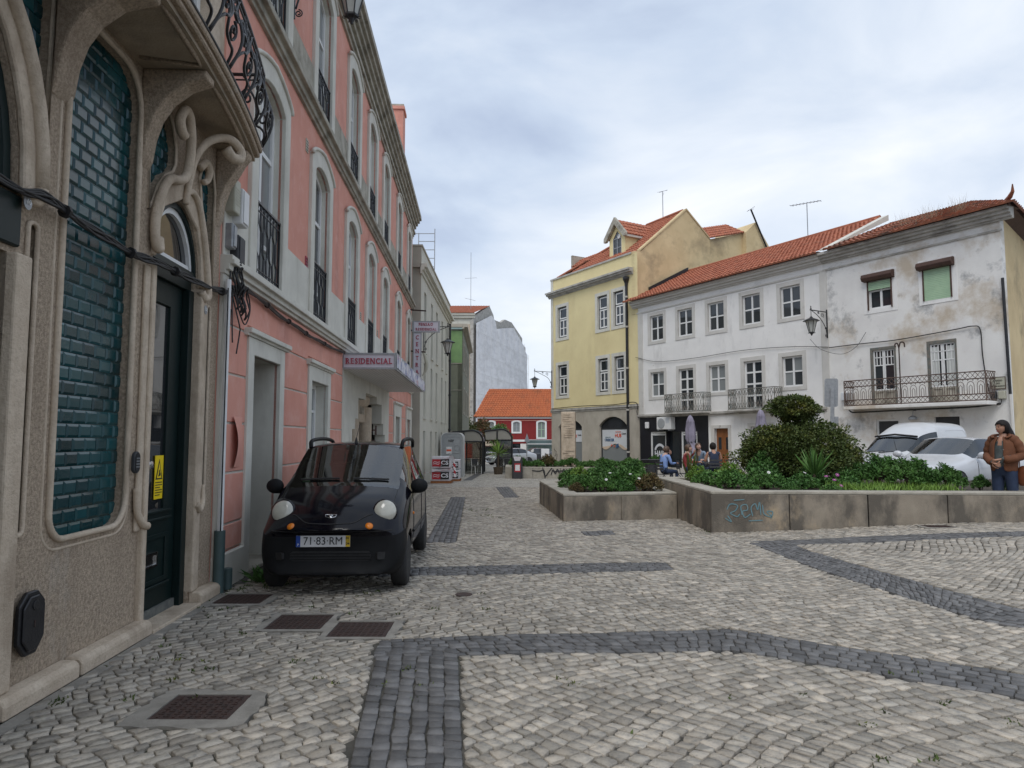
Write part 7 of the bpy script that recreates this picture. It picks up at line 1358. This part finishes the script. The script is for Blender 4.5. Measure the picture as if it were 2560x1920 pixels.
for sx in (-1, 1):
    p, n = onto(bvh, sx*.515, .805); q = n.lerp(Vector((sx*.12, -1, .18)).normalized(), .8).normalized()
    for nm, r, d, mt in (('headlight_rim', .126, .02, 'paint_black'), ('headlight', .117, .05, 'headlamp')):
        m = MB(); m.lathe([(r*1.02, -.05), (r, 0), (r*.85, d*.55), (r*.5, d*.9), (.005, d)], (0, 0, 0), 28); m.xf(Matrix.Translation(p+q*.014) @ q.to_track_quat('Z', 'Y').to_matrix().to_4x4()); m.build(nm, mt, car, smooth=1)
    p, n = onto(bvh, sx*.385, .682); m = MB(); m.lathe([(.040, -.02), (.038, .006), (.02, .016), (.004, .018)], (0, 0, 0), 16); m.xf(Matrix.Translation(p) @ n.to_track_quat('Z', 'Y').to_matrix().to_4x4()); m.build('indicator', 'amber', car, smooth=1)
    m = MB(); m.ball((sx*.80, .99, 1.02), (.098, .055, .082), 14, 10); m.tube([(sx*.72, 1.02, .97), (sx*.80, 1.02, .97)], .035, 8); mi = m.build('mirror', 'bumper', car, smooth=1)
    m = MB(); R_ = cat([(sx*.54, 1.52, 1.44), (sx*.55, 1.62, 1.52), (sx*.555, 2.2, 1.545), (sx*.55, 2.75, 1.52), (sx*.54, 2.88, 1.44)], 6); m.tube(R_, .024, 8); m.build('roof_rail', 'bumper', car, smooth=1)
    m = MB(); h = bvh.ray_cast(Vector((sx*3, .98, .72)), Vector((-sx, 0, 0))); m.ball(tuple(h[0] or (sx*.74, .98, .72)), (.012, .022, .018), 8, 6); m.build('side_indicator', 'amber', car)
    for y0, zs_ in ((1.02, (.30, .95)), (2.05, (.30, 1.0)), (2.72, (.45, 1.0))):
        m = MB(); Q = []
        for i in range(9):
            z = zs_[0]+(zs_[1]-zs_[0])*i/8; h = bvh.ray_cast(Vector((sx*3, y0, z)), Vector((-sx, 0, 0)))
            if h[0] is not None: Q.append(h[0]+Vector((sx*.001, 0, 0)))
        if len(Q) > 2: m.tube(Q, .0045, 4); m.build('shut_line', 'rubber', car)
    m = MB(); Q = [bvh.ray_cast(Vector((sx*3, y, .52)), Vector((-sx, 0, 0)))[0] for y in np.linspace(1.0, 2.6, 8)]; Q = [q for q in Q if q is not None]; m.tube(Q, .018, 5); m.build('side_strip', 'bumper', car)
    m = MB(); Q = []       # bonnet side gap
    for y in np.linspace(.30, .74, 7):
        x = sx*(.60-.0*y) if y > .3 else sx*.58; h = bvh.ray_cast(Vector((x*(1-.05*(1-y)), y, 3)), Vector((0, 0, -1)))
        if h[0] is not None: Q.append(h[0])
    if len(Q) > 2: m.tube(Q, .004, 4); m.build('shut_line', 'rubber', car)
    h0 = [bvh.ray_cast(Vector((sx*x, y, 3)), Vector((0, 0, -1)))[0] for x, y in ((.05 if sx < 0 else .10, .80), (.25, .815), (.48, .86))]; h0 = [q+Vector((0, -.01, .012)) for q in h0 if q is not None]; m = MB(); m.tube([(sx*.06-.1, .76, 1.07)]+h0 if False else h0, .011, 5); m.build('wiper', 'rubber', car)
m = MB(); Q = []          # smile-shaped bonnet edge
for x in np.linspace(-.40, .40, 25):
    z = .715+.07*sm(abs(x), .20, .40)-.010*(1-abs(x)/.4); p, n = onto(bvh, x, z); Q.append(p+n*.0005)
m.tube(Q, .0065, 5); m.build('bonnet_gap', 'rubber', car)
m = MB(); Q = [onto(bvh, x, .625+.012*abs(x))[0] for x in np.linspace(-.60, .60, 25)]; m.tube(Q, .006, 5); m.build('bumper_gap', 'rubber', car)
# grille and number plate
p, n = onto(bvh, 0, .385); m = MB(); y0 = p.y
m.pr(rrect(-.40, .40, .335, .430, .04), y0-.004, y0+.05); gl = m.build('grille', 'rubber', car); m = MB()
for i in range(3): m.box(-.40, .40, y0-.012, y0+.02, .350+.028*i, .358+.028*i)
m.parts('grille_slat', 'bumper', gl)
for sx in (-1, 1):
    p, n = onto(bvh, sx*.53, .385); m = MB(); m.pr(rrect(-.075, .075, -.035, .035, .02), -.004, .03); m.xf(Matrix.Translation(p) @ Matrix.Rotation(sx*.55, 4, 'Z')); m.build('bumper_recess', 'rubber', car)
p, n = onto(bvh, 0, .53); y0 = min(p.y, onto(bvh, .24, .53)[0].y)-.02; px = -.07
m = MB(); m.box(px-.265, px+.265, y0, y0+.012, .477, .587); pl_ = m.build('number_plate', 'plate_white', car); m = MB(); m.box(px-.265, px-.222, y0-.0015, y0, .478, .586); m.build('plate_band', 'plate_blue', pl_); m = MB(); m.box(px+.222, px+.265, y0-.0015, y0, .478, .586); m.build('plate_band', 'plate_yellow', pl_)
lettering('71\u00b783\u00b7RM', .108, 'black_print', pl_, (px, y0-.003, .532), bold=0, sx=.93, ext=.001); lettering('P', .035, 'plate_white', pl_, (px-.243, y0-.003, .498), ext=.001); lettering('01', .036, 'black_print', pl_, (px+.243, y0-.003, .560), ext=.001, bold=.001); lettering('04', .036, 'black_print', pl_, (px+.243, y0-.003, .508), ext=.001, bold=.001); m = MB(); m.box(px+.226, px+.261, y0-.003, y0-.0015, .532, .536); m.build('plate_line', 'black_print', pl_)
p, n = onto(bvh, 0, .775); mt4 = Matrix.Translation(p+n*.004) @ n.to_track_quat('Z', 'Y').to_matrix().to_4x4()
m = MB(); up = lambda a, b: tuple(mt4 @ Vector((a, b, 0)))
for P in ([(-.058, .018), (0, .022), (.058, .018), (.045, -.012), (0, -.024), (-.045, -.012)],): m.tube([up(a, b) for a, b in P], .0045, 6, closed=True)
m.tube([up(-.02, .018), up(0, -.02), up(.02, .018)], .006, 6); m.tube([up(0, .02), up(0, -.02)], .0045, 6); m.build('badge', 'chrome', car, smooth=1)
# antenna, interior
m = MB(); m.lathe([(.022, 1.487), (.016, 1.52), (.006, 1.56)], (.0, 1.50, 0), 8); m.tube([(0, 1.5, 1.55), (.02, 1.62, 1.72)], .004, 4); m.build('antenna', 'rubber', car)
m = MB(); m.box(-.62, .62, 1.0, 3.1, .28, .48); m.box(-.62, .62, .90, 1.12, .5, .98); m.build('cabin_floor', 'interior', car, bevel=.04)
for sx in (-.30, .30):
    m = MB(); m.box(sx-.24, sx+.24, 1.45, 1.95, .5, .72); m.px([(1.85, .68), (2.02, .68), (2.18, 1.20), (2.06, 1.22)][::-1], sx-.23, sx+.23); m.px([(2.10, 1.24), (2.17, 1.24), (2.19, 1.42), (2.10, 1.42)][::-1], sx-.12, sx+.12); m.build('seat', 'seat_grey', car, bevel=.04, seg=2)
m = MB(); m.box(-.56, .56, 2.85, 3.0, .6, 1.12); m.build('rear_seat', 'seat_grey', car, bevel=.05, seg=2)
m = MB(); m.tube([(.30+.18*math.cos(a), 1.30+.06*math.sin(a), .95+.17*math.sin(a)) for a in [2*PI*i/20 for i in range(20)]], .016, 6, closed=True); m.tube([(.14, 1.3, .95), (.46, 1.3, .95)], .015, 5); m.build('steering_wheel', 'rubber', car, smooth=1)
m = MB(); m.box(-.09, .09, 1.42, 1.45, 1.36, 1.42); m.build('rear_view_mirror', 'rubber', car)
m = MB(); m.box(-.50, -.42, 1.0, 1.005, 1.06, 1.11); m.build('windscreen_sticker', 'shutter_green', car)
# ---- sedan, van, far cars
def sedan(name, label, loc, rz, pnt, group=None, plate_=True):
    t = thing(name, label, 'car', loc, rz, group); b = [(0, .20), (.70, .20), (.86, .32), (.895, .55)]
    S = [(.00, [(0, .25), (.5, .25), (.68, .32), (.72, .46), (.68, .56), (.6, .60), (.42, .62), (.2, .63), (0, .635)]), (.10, [(0, .2), (.62, .2), (.80, .32), (.83, .52), (.79, .66), (.70, .70), (.48, .735), (.24, .75), (0, .755)]), (.55, [*b[:3], (.88, .55), (.86, .74), (.76, .815), (.52, .86), (.26, .875), (0, .88)]), (1.20, [*b, (.89, .84), (.80, .90), (.60, .95), (.3, .965), (0, .97)]), (1.32, [*b, (.89, .86), (.81, .93), (.66, .985), (.34, 1.01), (0, 1.015)]),
         (2.05, [*b, (.89, .90), (.83, .96), (.585, 1.36), (.32, 1.40), (0, 1.41)]), (2.15, [*b, (.89, .90), (.83, .965), (.58, 1.385), (.32, 1.42), (0, 1.43)]), (2.9, [*b, (.89, .91), (.83, .975), (.585, 1.385), (.32, 1.425), (0, 1.435)]), (3.45, [*b, (.885, .93), (.81, .99), (.57, 1.28), (.32, 1.32), (0, 1.33)]), (4.0, [*b, (.87, .92), (.78, .98), (.56, 1.03), (.3, 1.05), (0, 1.055)]), (4.45, [(0, .25), (.6, .25), (.8, .36), (.82, .55), (.79, .80), (.7, .92), (.5, .96), (.25, .97), (0, .975)]), (4.58, [(0, .32), (.5, .32), (.66, .4), (.68, .55), (.66, .7), (.58, .78), (.4, .8), (.2, .81), (0, .815)])]
    bw = [.26, .24, .20, .14, .13, .06, .05, 0, -.05, -.08, -.12, -.14]
    f = lambda i, k: 2 if (i == 4 and k >= 6) else 3 if (5 <= i <= 7 and k == 5) or (i == 4 and k == 5) else 2 if (i == 8 and k >= 6) else 1 if k == 0 else 0
    def cz(i, j, k, l):
        if i == j and i in (4, 5, 8, 9) and min(k, l) >= 6: return .8
        if i != j and k == l and k in (5, 6) and 4 <= min(i, j) <= 8: return .8
        return 0
    bv, _ = loft_car(t, S, bw, f, cz, [pnt, 'bumper', 'glass_car', 'glass_dark', pnt], ((.85, .32), (3.55, .32)), .36)
    for x in (-.80, .80):
        for y in (.85, 3.55): wheel(t, x, y, .32, .2, 'galv')
        sx = 1 if x > 0 else -1; m = MB(); m.ball((sx*1.0, 1.62, 1.0), (.12, .08, .085), 12, 8); m.tube([(sx*.86, 1.62, .95), (sx*.93, 1.62, .96)], .03, 6); m.build('mirror', pnt, t, smooth=1)
        m = MB(); p, n = onto(bv, sx*.55, .62); m.ball(tuple(p), (.16, .06, .06), 12, 8); m.build('headlight', 'headlamp', t, smooth=1)
        for y0 in (1.62, 2.72):
            Q = [bv.ray_cast(Vector((sx*3, y0, z)), Vector((-sx, 0, 0)))[0] for z in np.linspace(.3, .93, 8)]; Q = [q for q in Q if q is not None]
            if len(Q) > 2: m = MB(); m.tube(Q, .009, 4); m.build('shut_line', 'rubber', t)
        m = MB(); Q = [bv.ray_cast(Vector((sx*3, y, z)), Vector((-sx, 0, 0)))[0] for y, z in ((2.35, .82), (2.5, .82))]; Q = [q+Vector((sx*.015, 0, 0)) for q in Q if q is not None]
        if len(Q) == 2: m.tube(Q, .014, 5); m.build('door_handle', pnt, t)
        m = MB(); m.tube([(sx*.845, 2.72, .98), (sx*.64, 2.66, 1.36)], .03, 4); m.build('pillar', 'rubber', t)
    m = MB(); m.pr(rrect(-.42, .42, .40, .56, .05), -.012, .05); m.build('grille', 'rubber', t); m = MB(); m.box(-.26, .26, -.03, -.014, .36, .46); m.build('number_plate', 'plate_white', t)
    m = MB(); m.box(-.75, .75, 1.5, 4.0, .3, .6); m.box(-.75, .75, 1.45, 1.7, .6, .92); [m.box(s_-.25, s_+.25, 2.45, 2.62, .6, 1.22) for s_ in (-.38, .38)]; m.parts('seat', 'seat_grey', t, bevel=.04)
    return t
hd = math.atan2(.5, .86)       # nose direction (-.86,-.5): local -y
RC = math.atan2(-.86, .5)+0    # local +y = (.86,.5)
sedan('white_sedan', 'white modern sedan parked behind the right end of the long planter', (8.85, 16.1, .16), RC, 'paint_white2')
vn = thing('white_van', 'white panel van with a raised rounded roof behind the sedan', 'van', (9.2, 18.6, .16), RC)
b = [(0, .22), (.62, .22), (.76, .34), (.79, .58)]
S = [(.00, [(0, .28), (.45, .28), (.58, .36), (.62, .48), (.6, .58), (.54, .62), (.38, .64), (.2, .645), (0, .65)]), (.10, [(0, .23), (.56, .23), (.70, .34), (.73, .54), (.71, .70), (.63, .75), (.44, .78), (.22, .79), (0, .795)]), (.55, [*b[:3], (.78, .58), (.77, .80), (.69, .86), (.48, .89), (.24, .90), (0, .905)]), (.95, [*b, (.785, .86), (.72, .93), (.60, .965), (.3, .98), (0, .985)]), (1.02, [*b, (.785, .88), (.72, .95), (.62, 1.0), (.32, 1.02), (0, 1.025)]),
     (1.66, [*b, (.79, .92), (.745, .98), (.60, 1.42), (.34, 1.46), (0, 1.47)]), (1.70, [*b, (.79, .92), (.745, .98), (.615, 1.46), (.36, 1.52), (0, 1.53)]), (2.05, [*b, (.79, .92), (.75, .98), (.66, 1.55), (.44, 1.76), (0, 1.80)]), (2.40, [*b, (.79, .93), (.755, .99), (.70, 1.58), (.55, 1.80), (0, 1.84)]), (2.46, [*b, (.795, .93), (.775, .99), (.735, 1.60), (.60, 1.82), (0, 1.85)]), (3.9, [*b, (.795, .95), (.775, 1.0), (.735, 1.62), (.60, 1.84), (0, 1.87)]), (4.05, [(0, .25), (.6, .25), (.75, .36), (.78, .58), (.775, .95), (.75, 1.0), (.70, 1.55), (.56, 1.74), (0, 1.77)])]
bw = [.22, .20, .16, .12, .11, .06, .05, .04, 0, 0, 0, 0]
f = lambda i, k: 2 if (i == 4 and k >= 6) else 3 if (5 <= i <= 7 and k == 5) or (i == 4 and k == 5) else 1 if k == 0 or (i < 2 and k < 3) else 0
def cz(i, j, k, l):
    if i == j and i in (4, 5) and min(k, l) >= 6: return .8
    if i == j and i in (8, 9): return .7
    if i != j and k == l and k in (5, 6) and 4 <= min(i, j) <= 7: return .8
    return 0
bv, _ = loft_car(vn, S, bw, f, cz, ['paint_white', 'bumper', 'glass_car', 'glass_dark', 'paint_white'], ((.72, .30), (3.3, .30)), .34)
for x in (-.70, .70):
    for y in (.72, 3.3): wheel(vn, x, y, .30, .17, 'galv')
    sx = 1 if x > 0 else -1; m = MB(); m.ball((sx*.93, 1.30, 1.06), (.11, .07, .10), 12, 8); m.tube([(sx*.77, 1.3, 1.0), (sx*.86, 1.3, 1.02)], .03, 6); m.build('mirror', 'bumper', vn, smooth=1); m = MB(); m.ball((sx*.5, .14, .66), (.15, .07, .07), 12, 8); m.build('headlight', 'headlamp', vn, smooth=1)
    Q = [bv.ray_cast(Vector((sx*3, y, z)), Vector((-sx, 0, 0)))[0] for y, z in ((2.62, 1.15), (2.62, 1.50), (2.8, 1.60), (3.7, 1.62), (3.85, 1.5), (3.85, 1.15))]; Q = [q for q in Q if q is not None]; m = MB(); m.tube(Q, .008, 4); m.build('panel_crease', 'paint_white', vn)
m = MB(); m.tube([(.38, 1.05, 1.0), (.36, .95, 1.36)], .006, 4); m.build('antenna', 'rubber', vn); m = MB(); m.tube([(-.45, .96, 1.02), (.1, .93, 1.05)], .012, 4); m.tube([(-.1, .98, 1.01), (.45, .95, 1.04)], .012, 4); m.parts('wiper', 'rubber', vn); m = MB(); m.tube([(-.60, 1.64, 1.44), (0, 1.60, 1.50), (.60, 1.64, 1.44)], .025, 6); m.build('roof_seal', 'rubber', vn); m = MB(); m.box(-.65, .65, 1.3, 2.3, .3, .6); m.build('cabin_floor', 'interior', vn)
sedan('parked_car', 'dark parked car seen behind the shelter and bin', (-.2, 64.5, gz(0, 64)), -PI/2+.15, 'paint_dark', 'cars parked before the red house'); sedan('parked_car', 'white parked car seen through the glass shelter', (-2.2, 59, gz(-1, 59)), -PI/2+.4, 'paint_silver', 'cars parked before the red house')
# ================================================================ people
mat('skin', (.40, .215, .145), (.36, .19, .125), .55, 5); mat('skin_pale', (.52, .32, .24), (.47, .28, .21), .55, 5); mat('hair_black', (.012, .010, .010), (.02, .016, .014), .65, 20, stretch=(8, 8, 1), spec=.2); mat('hair_brown', (.06, .032, .018), (.09, .05, .028), .5, 20); mat('suede', (.155, .058, .025), (.12, .044, .019), .85, 8, .2, 60); mat('jeans', (.018, .03, .065), (.028, .045, .09), .85, 7, .15, 90); mat('tshirt', (.05, .06, .06), (.10, .12, .12), .8, 9); mat('shirt_red', (.22, .025, .028), (.18, .02, .022), .85, 6); mat('shirt_navy', (.018, .026, .055), (.025, .034, .068), .85, 6); mat('shirt_blue', (.20, .30, .56), (.17, .26, .50), .85, 6); mat('denim_pale', (.22, .28, .36), (.17, .22, .29), .85, 6); mat('leather', (.17, .05, .018), (.12, .035, .012), .5, 6); mat('shoe', (.03, .025, .022), None, .6)
def skin_body(par, name, J, E, root, mats, jm, head=None, sub=2):
    # J: joint -> (pos, radius, material index of the bone ending there); E: bones
    ks = list(J); ix = {k: i for i, k in enumerate(ks)}; me = bpy.data.meshes.new(name); me.from_pydata([J[k][0] for k in ks], [(ix[a], ix[b]) for a, b in E], [])
    o = bpy.data.objects.new(name, me); COL.link(o); o.modifiers.new('k', 'SKIN'); s_ = o.modifiers.new('s', 'SUBSURF'); s_.levels = sub; s_.render_levels = sub
    if not me.skin_vertices: me.skin_vertices.new() if hasattr(me.skin_vertices, 'new') else None
    for k in ks:
        r = J[k][1]; r = r if hasattr(r, '__len__') else (r, r); d = me.skin_vertices[0].data[ix[k]]; d.radius = r; d.use_root = (k == root)
    bpy.context.view_layer.update(); out_ = evald(o); bpy.data.objects.remove(o)
    for q in mats: out_.materials.append(MT[q])
    segs = [(Vector(J[a][0]), Vector(J[b][0]), J[b][2]) for a, b in E]
    for p in out_.polygons:
        c_ = Vector((0, 0, 0))
        for v in p.vertices: c_ += out_.vertices[v].co
        c_ /= len(p.vertices); best = 9
        for a, b, q in segs:
            ab = b-a; t_ = max(0, min(1, (c_-a).dot(ab)/max(ab.length_squared, 1e-9))); d = (c_-a-ab*t_).length
            if d < best: best = d; p.material_index = q
        p.use_smooth = True
    return inst(name, out_, par)
def head(par, c, yaw, r=.105, skin='skin', hair='hair_black', style='short', pitch=0):
    M_ = Matrix.Translation(c) @ Matrix.Rotation(yaw, 4, 'Z') @ Matrix.Rotation(pitch, 4, 'X')       # face looks along local -y
    m = MB(); m.ball((0, 0, 0), (r*.76, r*.94, r*1.12), 20, 16); V = []
    for x, y, z in m.v:
        f = max(0, -y/r)
        if z < -.2*r: x *= 1-.28*min(1, (-z/r-.2)); y *= 1-.10*min(1, (-z/r-.2)); y -= .10*r*f*(z < -.7*r)
        if f > .6 and abs(x) < .17*r and -.45*r < z < .12*r: y -= r*.26*(1-abs(x)/(.17*r))*(1-abs(z+.25*r)/(.45*r))
        if f > .5 and .05*r < z < .3*r and .15*r < abs(x) < .5*r: y += .06*r
        if f > .6 and abs(x) < .25*r and -.72*r < z < -.55*r: y -= .05*r
        V.append((x, y, z))
    m.v = V
    for sx in (-1, 1): m.ball((sx*.77*r, .08*r, -.05*r), (.07*r, .15*r, .24*r), 8, 6)
    m.xf(M_); h = m.build('head', skin, par, smooth=1)
    m = MB(); [m.ball((sx*.30*r, -.86*r, .14*r), (.11*r, .06*r, .07*r), 8, 6) for sx in (-1, 1)]; [m.tube([(sx*.14*r, -.93*r, .30*r), (sx*.32*r, -.92*r, .36*r), (sx*.50*r, -.80*r, .32*r)], .03*r, 4) for sx in (-1, 1)]; m.xf(M_); m.parts('eye', 'hair_black', h)
    m = MB(); m.tube([(-.24*r, -.84*r, -.56*r), (0, -.95*r, -.56*r), (.24*r, -.84*r, -.56*r)], .05*r, 5); m.xf(M_); m.build('mouth', 'sign_red', h)
    m = MB(); m.ball((0, .10*r, .16*r), (r*.86, r*1.02, r*1.08), 20, 16); F = []
    for f in m.f:
        c_ = [sum(m.v[i][k] for i in f)/len(f) for k in range(3)]
        if c_[1] > -.25*r or c_[2] > .62*r: F.append(f)
        elif c_[2] > .3*r and abs(c_[0]) > .55*r: F.append(f)
    if style != 'long': F = [f for f in F if sum(m.v[i][2] for i in f)/len(f) > -.55*r]
    m.f = F; m.m = [0]*len(F); m.xf(M_); hr = m.build('hair', hair, par, smooth=1); hr.modifiers.new('t', 'SOLIDIFY').thickness = -.012
    if style == 'long': m = MB(); m.tube(cat([M_ @ Vector(p) for p in ((0, .85*r, .5*r), (0, 1.15*r, -.3*r), (.1*r, 1.5*r, -1.3*r), (.2*r, 1.9*r, -2.4*r), (.2*r, 2.1*r, -3.4*r))]), [.035, .07, .075, .06, .035]*1 if False else [.05+.03*math.sin(PI*i/24) for i in range(25)], 10, flat=.6); m.build('ponytail', hair, hr, smooth=1)
    if style == 'bun': m = MB(); m.ball(tuple(M_ @ Vector((0, 1.05*r, .3*r))), .05, 10, 8); m.build('bun', hair, hr, smooth=1)
    return h
def hand(par, p, d, up, side, skin='skin', s_=1., curl=.9):
    # palm plus five chains, d = direction of the fingers, up = back of the hand
    d, up = Vector(d).normalized(), Vector(up); up = (up-d*up.dot(d)).normalized(); r = d.cross(up)*side; p = Vector(p); m = MB()
    m.tube([p-d*.02*s_, p+d*.03*s_, p+d*.075*s_, p+d*.09*s_], [.026*s_, .036*s_, .040*s_, .034*s_], 8, flat=.55)
    for i, (o_, L) in enumerate(((-.028, .062), (-.010, .074), (.009, .070), (.027, .055))):
        a = p+d*.082*s_+r*o_*s_; q = [a]; dr = d.copy()
        for k in range(3): dr = (dr*math.cos(curl*.5)-up*math.sin(curl*.5)).normalized(); q.append(q[-1]+dr*L*s_*(.42, .32, .26)[k])
        m.tube(q, [.0095*s_, .009*s_, .008*s_, .0065*s_], 6)
    a = p+d*.02*s_-r*.03*s_; m.tube([a, a+(d*.5-r*.7)*.035*s_, a+(d*.9-r*.5-up*.4)*.062*s_, a+(d*1.1-r*.3-up*.6)*.085*s_], [.013*s_, .012*s_, .010*s_, .007*s_], 6)
    return m.build('hand', skin, par, smooth=1)
# ---- woman at the right edge (faces local -y)
wm = thing('person', 'woman in a rust-brown jacket and jeans standing at the right edge', 'person', (8.60, 12.30, .16), math.radians(-62))
J = {'pel': ((0, 0, .88), (.165, .125), 1), 'bel': ((0, -.015, 1.02), (.175, .14), 2), 'che': ((0, -.01, 1.24), (.165, .125), 2), 'nek': ((0, .015, 1.42), .062, 0), 'hd': ((0, .0, 1.52), .06, 0)}
for s_, n in ((-1, 'l'), (1, 'r')):
    J.update({'hip'+n: ((s_*.10, 0, .80), (.115, .125), 1), 'kne'+n: ((s_*.105, -.01+.03*s_, .46), (.082, .085), 1), 'ank'+n: ((s_*.10, .02+.05*s_, .09), (.058, .06), 1), 'toe'+n: ((s_*.11, -.12+.05*s_, .04), (.042, .035), 3),
              'sho'+n: ((s_*.175, .01, 1.36), .066, 2), 'elb'+n: ((s_*.27, .02, 1.10), .054, 2), 'wri'+n: ((s_*.07, -.225, 1.00+.03*s_), .036, 2)})
E = [('pel', 'bel'), ('bel', 'che'), ('che', 'nek'), ('nek', 'hd')]+[(a+n, b+n) for n in 'lr' for a, b in (('hip', 'kne'), ('kne', 'ank'), ('ank', 'toe'), ('sho', 'elb'), ('elb', 'wri'))]+[('pel', 'hipl'), ('pel', 'hipr'), ('che', 'shol'), ('che', 'shor')]
skin_body(wm, 'body', J, E, 'pel', ['skin', 'jeans', 'tshirt', 'shoe'], None)
head(wm, (0, -.01, 1.575), math.radians(-22), .107, 'skin', 'hair_black', 'long')
# open jacket: shell round torso plus sleeves
m = MB(); n = 22
ring_ = [(.82, .205, .165), (.92, .215, .175), (1.05, .222, .182), (1.18, .215, .172), (1.30, .215, .155), (1.38, .16, .12), (1.43, .10, .09)]
V = []
for z, rx, ry in ring_:
    for i in range(n+1): a = -PI/2+.34+(2*PI-.68)*i/n; V.append((rx*math.cos(a)*1.0, ry*math.sin(a)-.005, z+.012*math.sin(i*2.3+z*9)))
m.add(V, [(j*(n+1)+i, j*(n+1)+i+1, (j+1)*(n+1)+i+1, (j+1)*(n+1)+i) for j in range(len(ring_)-1) for i in range(n)])
jk = m.build('jacket', 'suede', wm, smooth=1); so_ = jk.modifiers.new('s', 'SOLIDIFY'); so_.thickness = .02; jk.modifiers.new('u', 'SUBSURF').levels = 1
m = MB()
for s_, n in ((-1, 'l'), (1, 'r')):
    P = cat([Vector(J['sho'+n][0])+Vector((-s_*.05, 0, .02)), J['sho'+n][0], (s_*.245, .02, 1.24), J['elb'+n][0], (s_*.20, -.12, 1.04), Vector(J['wri'+n][0])+Vector((s_*.03, .03, 0))], 5); k = len(P); m.tube(P, [.085-.022*i/(k-1)+.006*math.sin(i*1.7) for i in range(k)], 12)
m.parts('sleeve', 'suede', jk, smooth=1)
m = MB(); m.tube(cat([(-.10, -.11, 1.40), (-.14, -.04, 1.44), (0, .09, 1.46), (.14, -.04, 1.44), (.10, -.11, 1.40)]), .03, 8, flat=.6); m.build('collar', 'suede', jk, smooth=1)
m = MB(); [m.ball((.085, -.178, z), (.008, .005, .008), 6, 4) for z in (.95, 1.08, 1.2)]; m.parts('button', 'steel', jk)
for s_, n in ((-1, 'l'), (1, 'r')): hand(wm, Vector(J['wri'+n][0])+Vector((-s_*.01, -.01, 0)), (-s_*.8, -.35, -.25), (0, -1, .3), s_)
bg_ = thing('handbag', 'brown leather shoulder bag on the woman at the right edge', 'bag', (8.80, 12.08, .74), math.radians(-60)); m = MB(); m.lathe([(.09, .0), (.13, .05), (.14, .2), (.11, .30), (.05, .34)], (0, 0, 0), 14, sq=(1, .5)); m.build('body', 'leather', bg_, smooth=40); m = MB(); m.tube(cat([(-.08, 0, .28), (-.10, .02, .5), (-.17, .02, .72), (-.04, .06, .55), (.08, 0, .28)]), .014, 6, flat=.5); m.build('strap', 'leather', bg_, smooth=1)
# ---- seated people (face local -y), sitting on a 0.46 m seat
def seated(label, loc, yaw, shirt, hair, style='short', lean=0., arm='table', skin='skin_pale', head_yaw=0., sleeves=True, legs='jeans'):
    t = thing('person', label, 'person', loc, yaw); ly = -math.sin(lean); J = {'pel': ((0, .05, .56), (.16, .12), 1), 'bel': ((0, .06+ly*.1, .72), (.15, .115), 2), 'che': ((0, .05+ly*.35, .96), (.165, .115), 2), 'nek': ((0, .03+ly*.5, 1.12), .052, 0), 'hd': ((0, .02+ly*.55, 1.20), .05, 0)}
    for s_, n in ((-1, 'l'), (1, 'r')):
        J.update({'hip'+n: ((s_*.10, -.02, .55), (.095, .09), 1), 'kne'+n: ((s_*.13, -.42, .54), .066, 1), 'ank'+n: ((s_*.13, -.40, .10), .048, 1), 'toe'+n: ((s_*.14, -.54, .04), (.042, .032), 3), 'sho'+n: ((s_*.18, .05+ly*.42, 1.06), .06, 2), 'elb'+n: ((s_*.25, -.02+ly*.3, .80), .046, 2 if sleeves else 0)})
        J['wri'+n] = ((s_*.08, -.20+ly*.5, 1.10), .032, 2 if sleeves else 0) if (arm == 'face' and s_ > 0) else ((s_*.16, -.30+ly*.3, .82), .032, 2 if sleeves else 0)
    E = [('pel', 'bel'), ('bel', 'che'), ('che', 'nek'), ('nek', 'hd')]+[(a+n, b+n) for n in 'lr' for a, b in (('hip', 'kne'), ('kne', 'ank'), ('ank', 'toe'), ('sho', 'elb'), ('elb', 'wri'))]+[('pel', 'hipl'), ('pel', 'hipr'), ('che', 'shol'), ('che', 'shor')]
    skin_body(t, 'body', J, E, 'pel', [skin, legs, shirt, 'shoe'], None); head(t, (0, .0+ly*.58, 1.25-.03*abs(lean)), head_yaw, .105, skin, hair, style, -.15-lean*.3)
    for s_, n in ((-1, 'l'), (1, 'r')):
        up_ = arm == 'face' and s_ > 0; hand(t, J['wri'+n][0], (-s_*.3, -.3, 1) if up_ else (-s_*.3, -1, .0), (0, -1, .3) if up_ else (0, 0, 1), s_, skin)
    return t
def sp(x, y): return (x, y, gz(x, y))
seated('man in a navy t-shirt seated with his back to the camera', sp(6.28, 21.9), PI, 'shirt_navy', 'hair_black', lean=.15, sleeves=False, skin='skin')
seated('man in a red sweater seated sideways by the folded parasol', sp(5.62, 22.6), PI/2, 'shirt_red', 'hair_brown', lean=.1, arm='face', head_yaw=-.3)
seated('woman in pale denim with long brown hair leaning over the table', sp(6.28, 23.55), -.4, 'denim_pale', 'hair_brown', 'long', lean=.45, head_yaw=.6)
seated('person in a pale blue shirt resting chin on hand before the hair shop', sp(5.02, 23.2), PI/2+.5, 'shirt_blue', 'hair_brown', 'bun', lean=.2, arm='face')
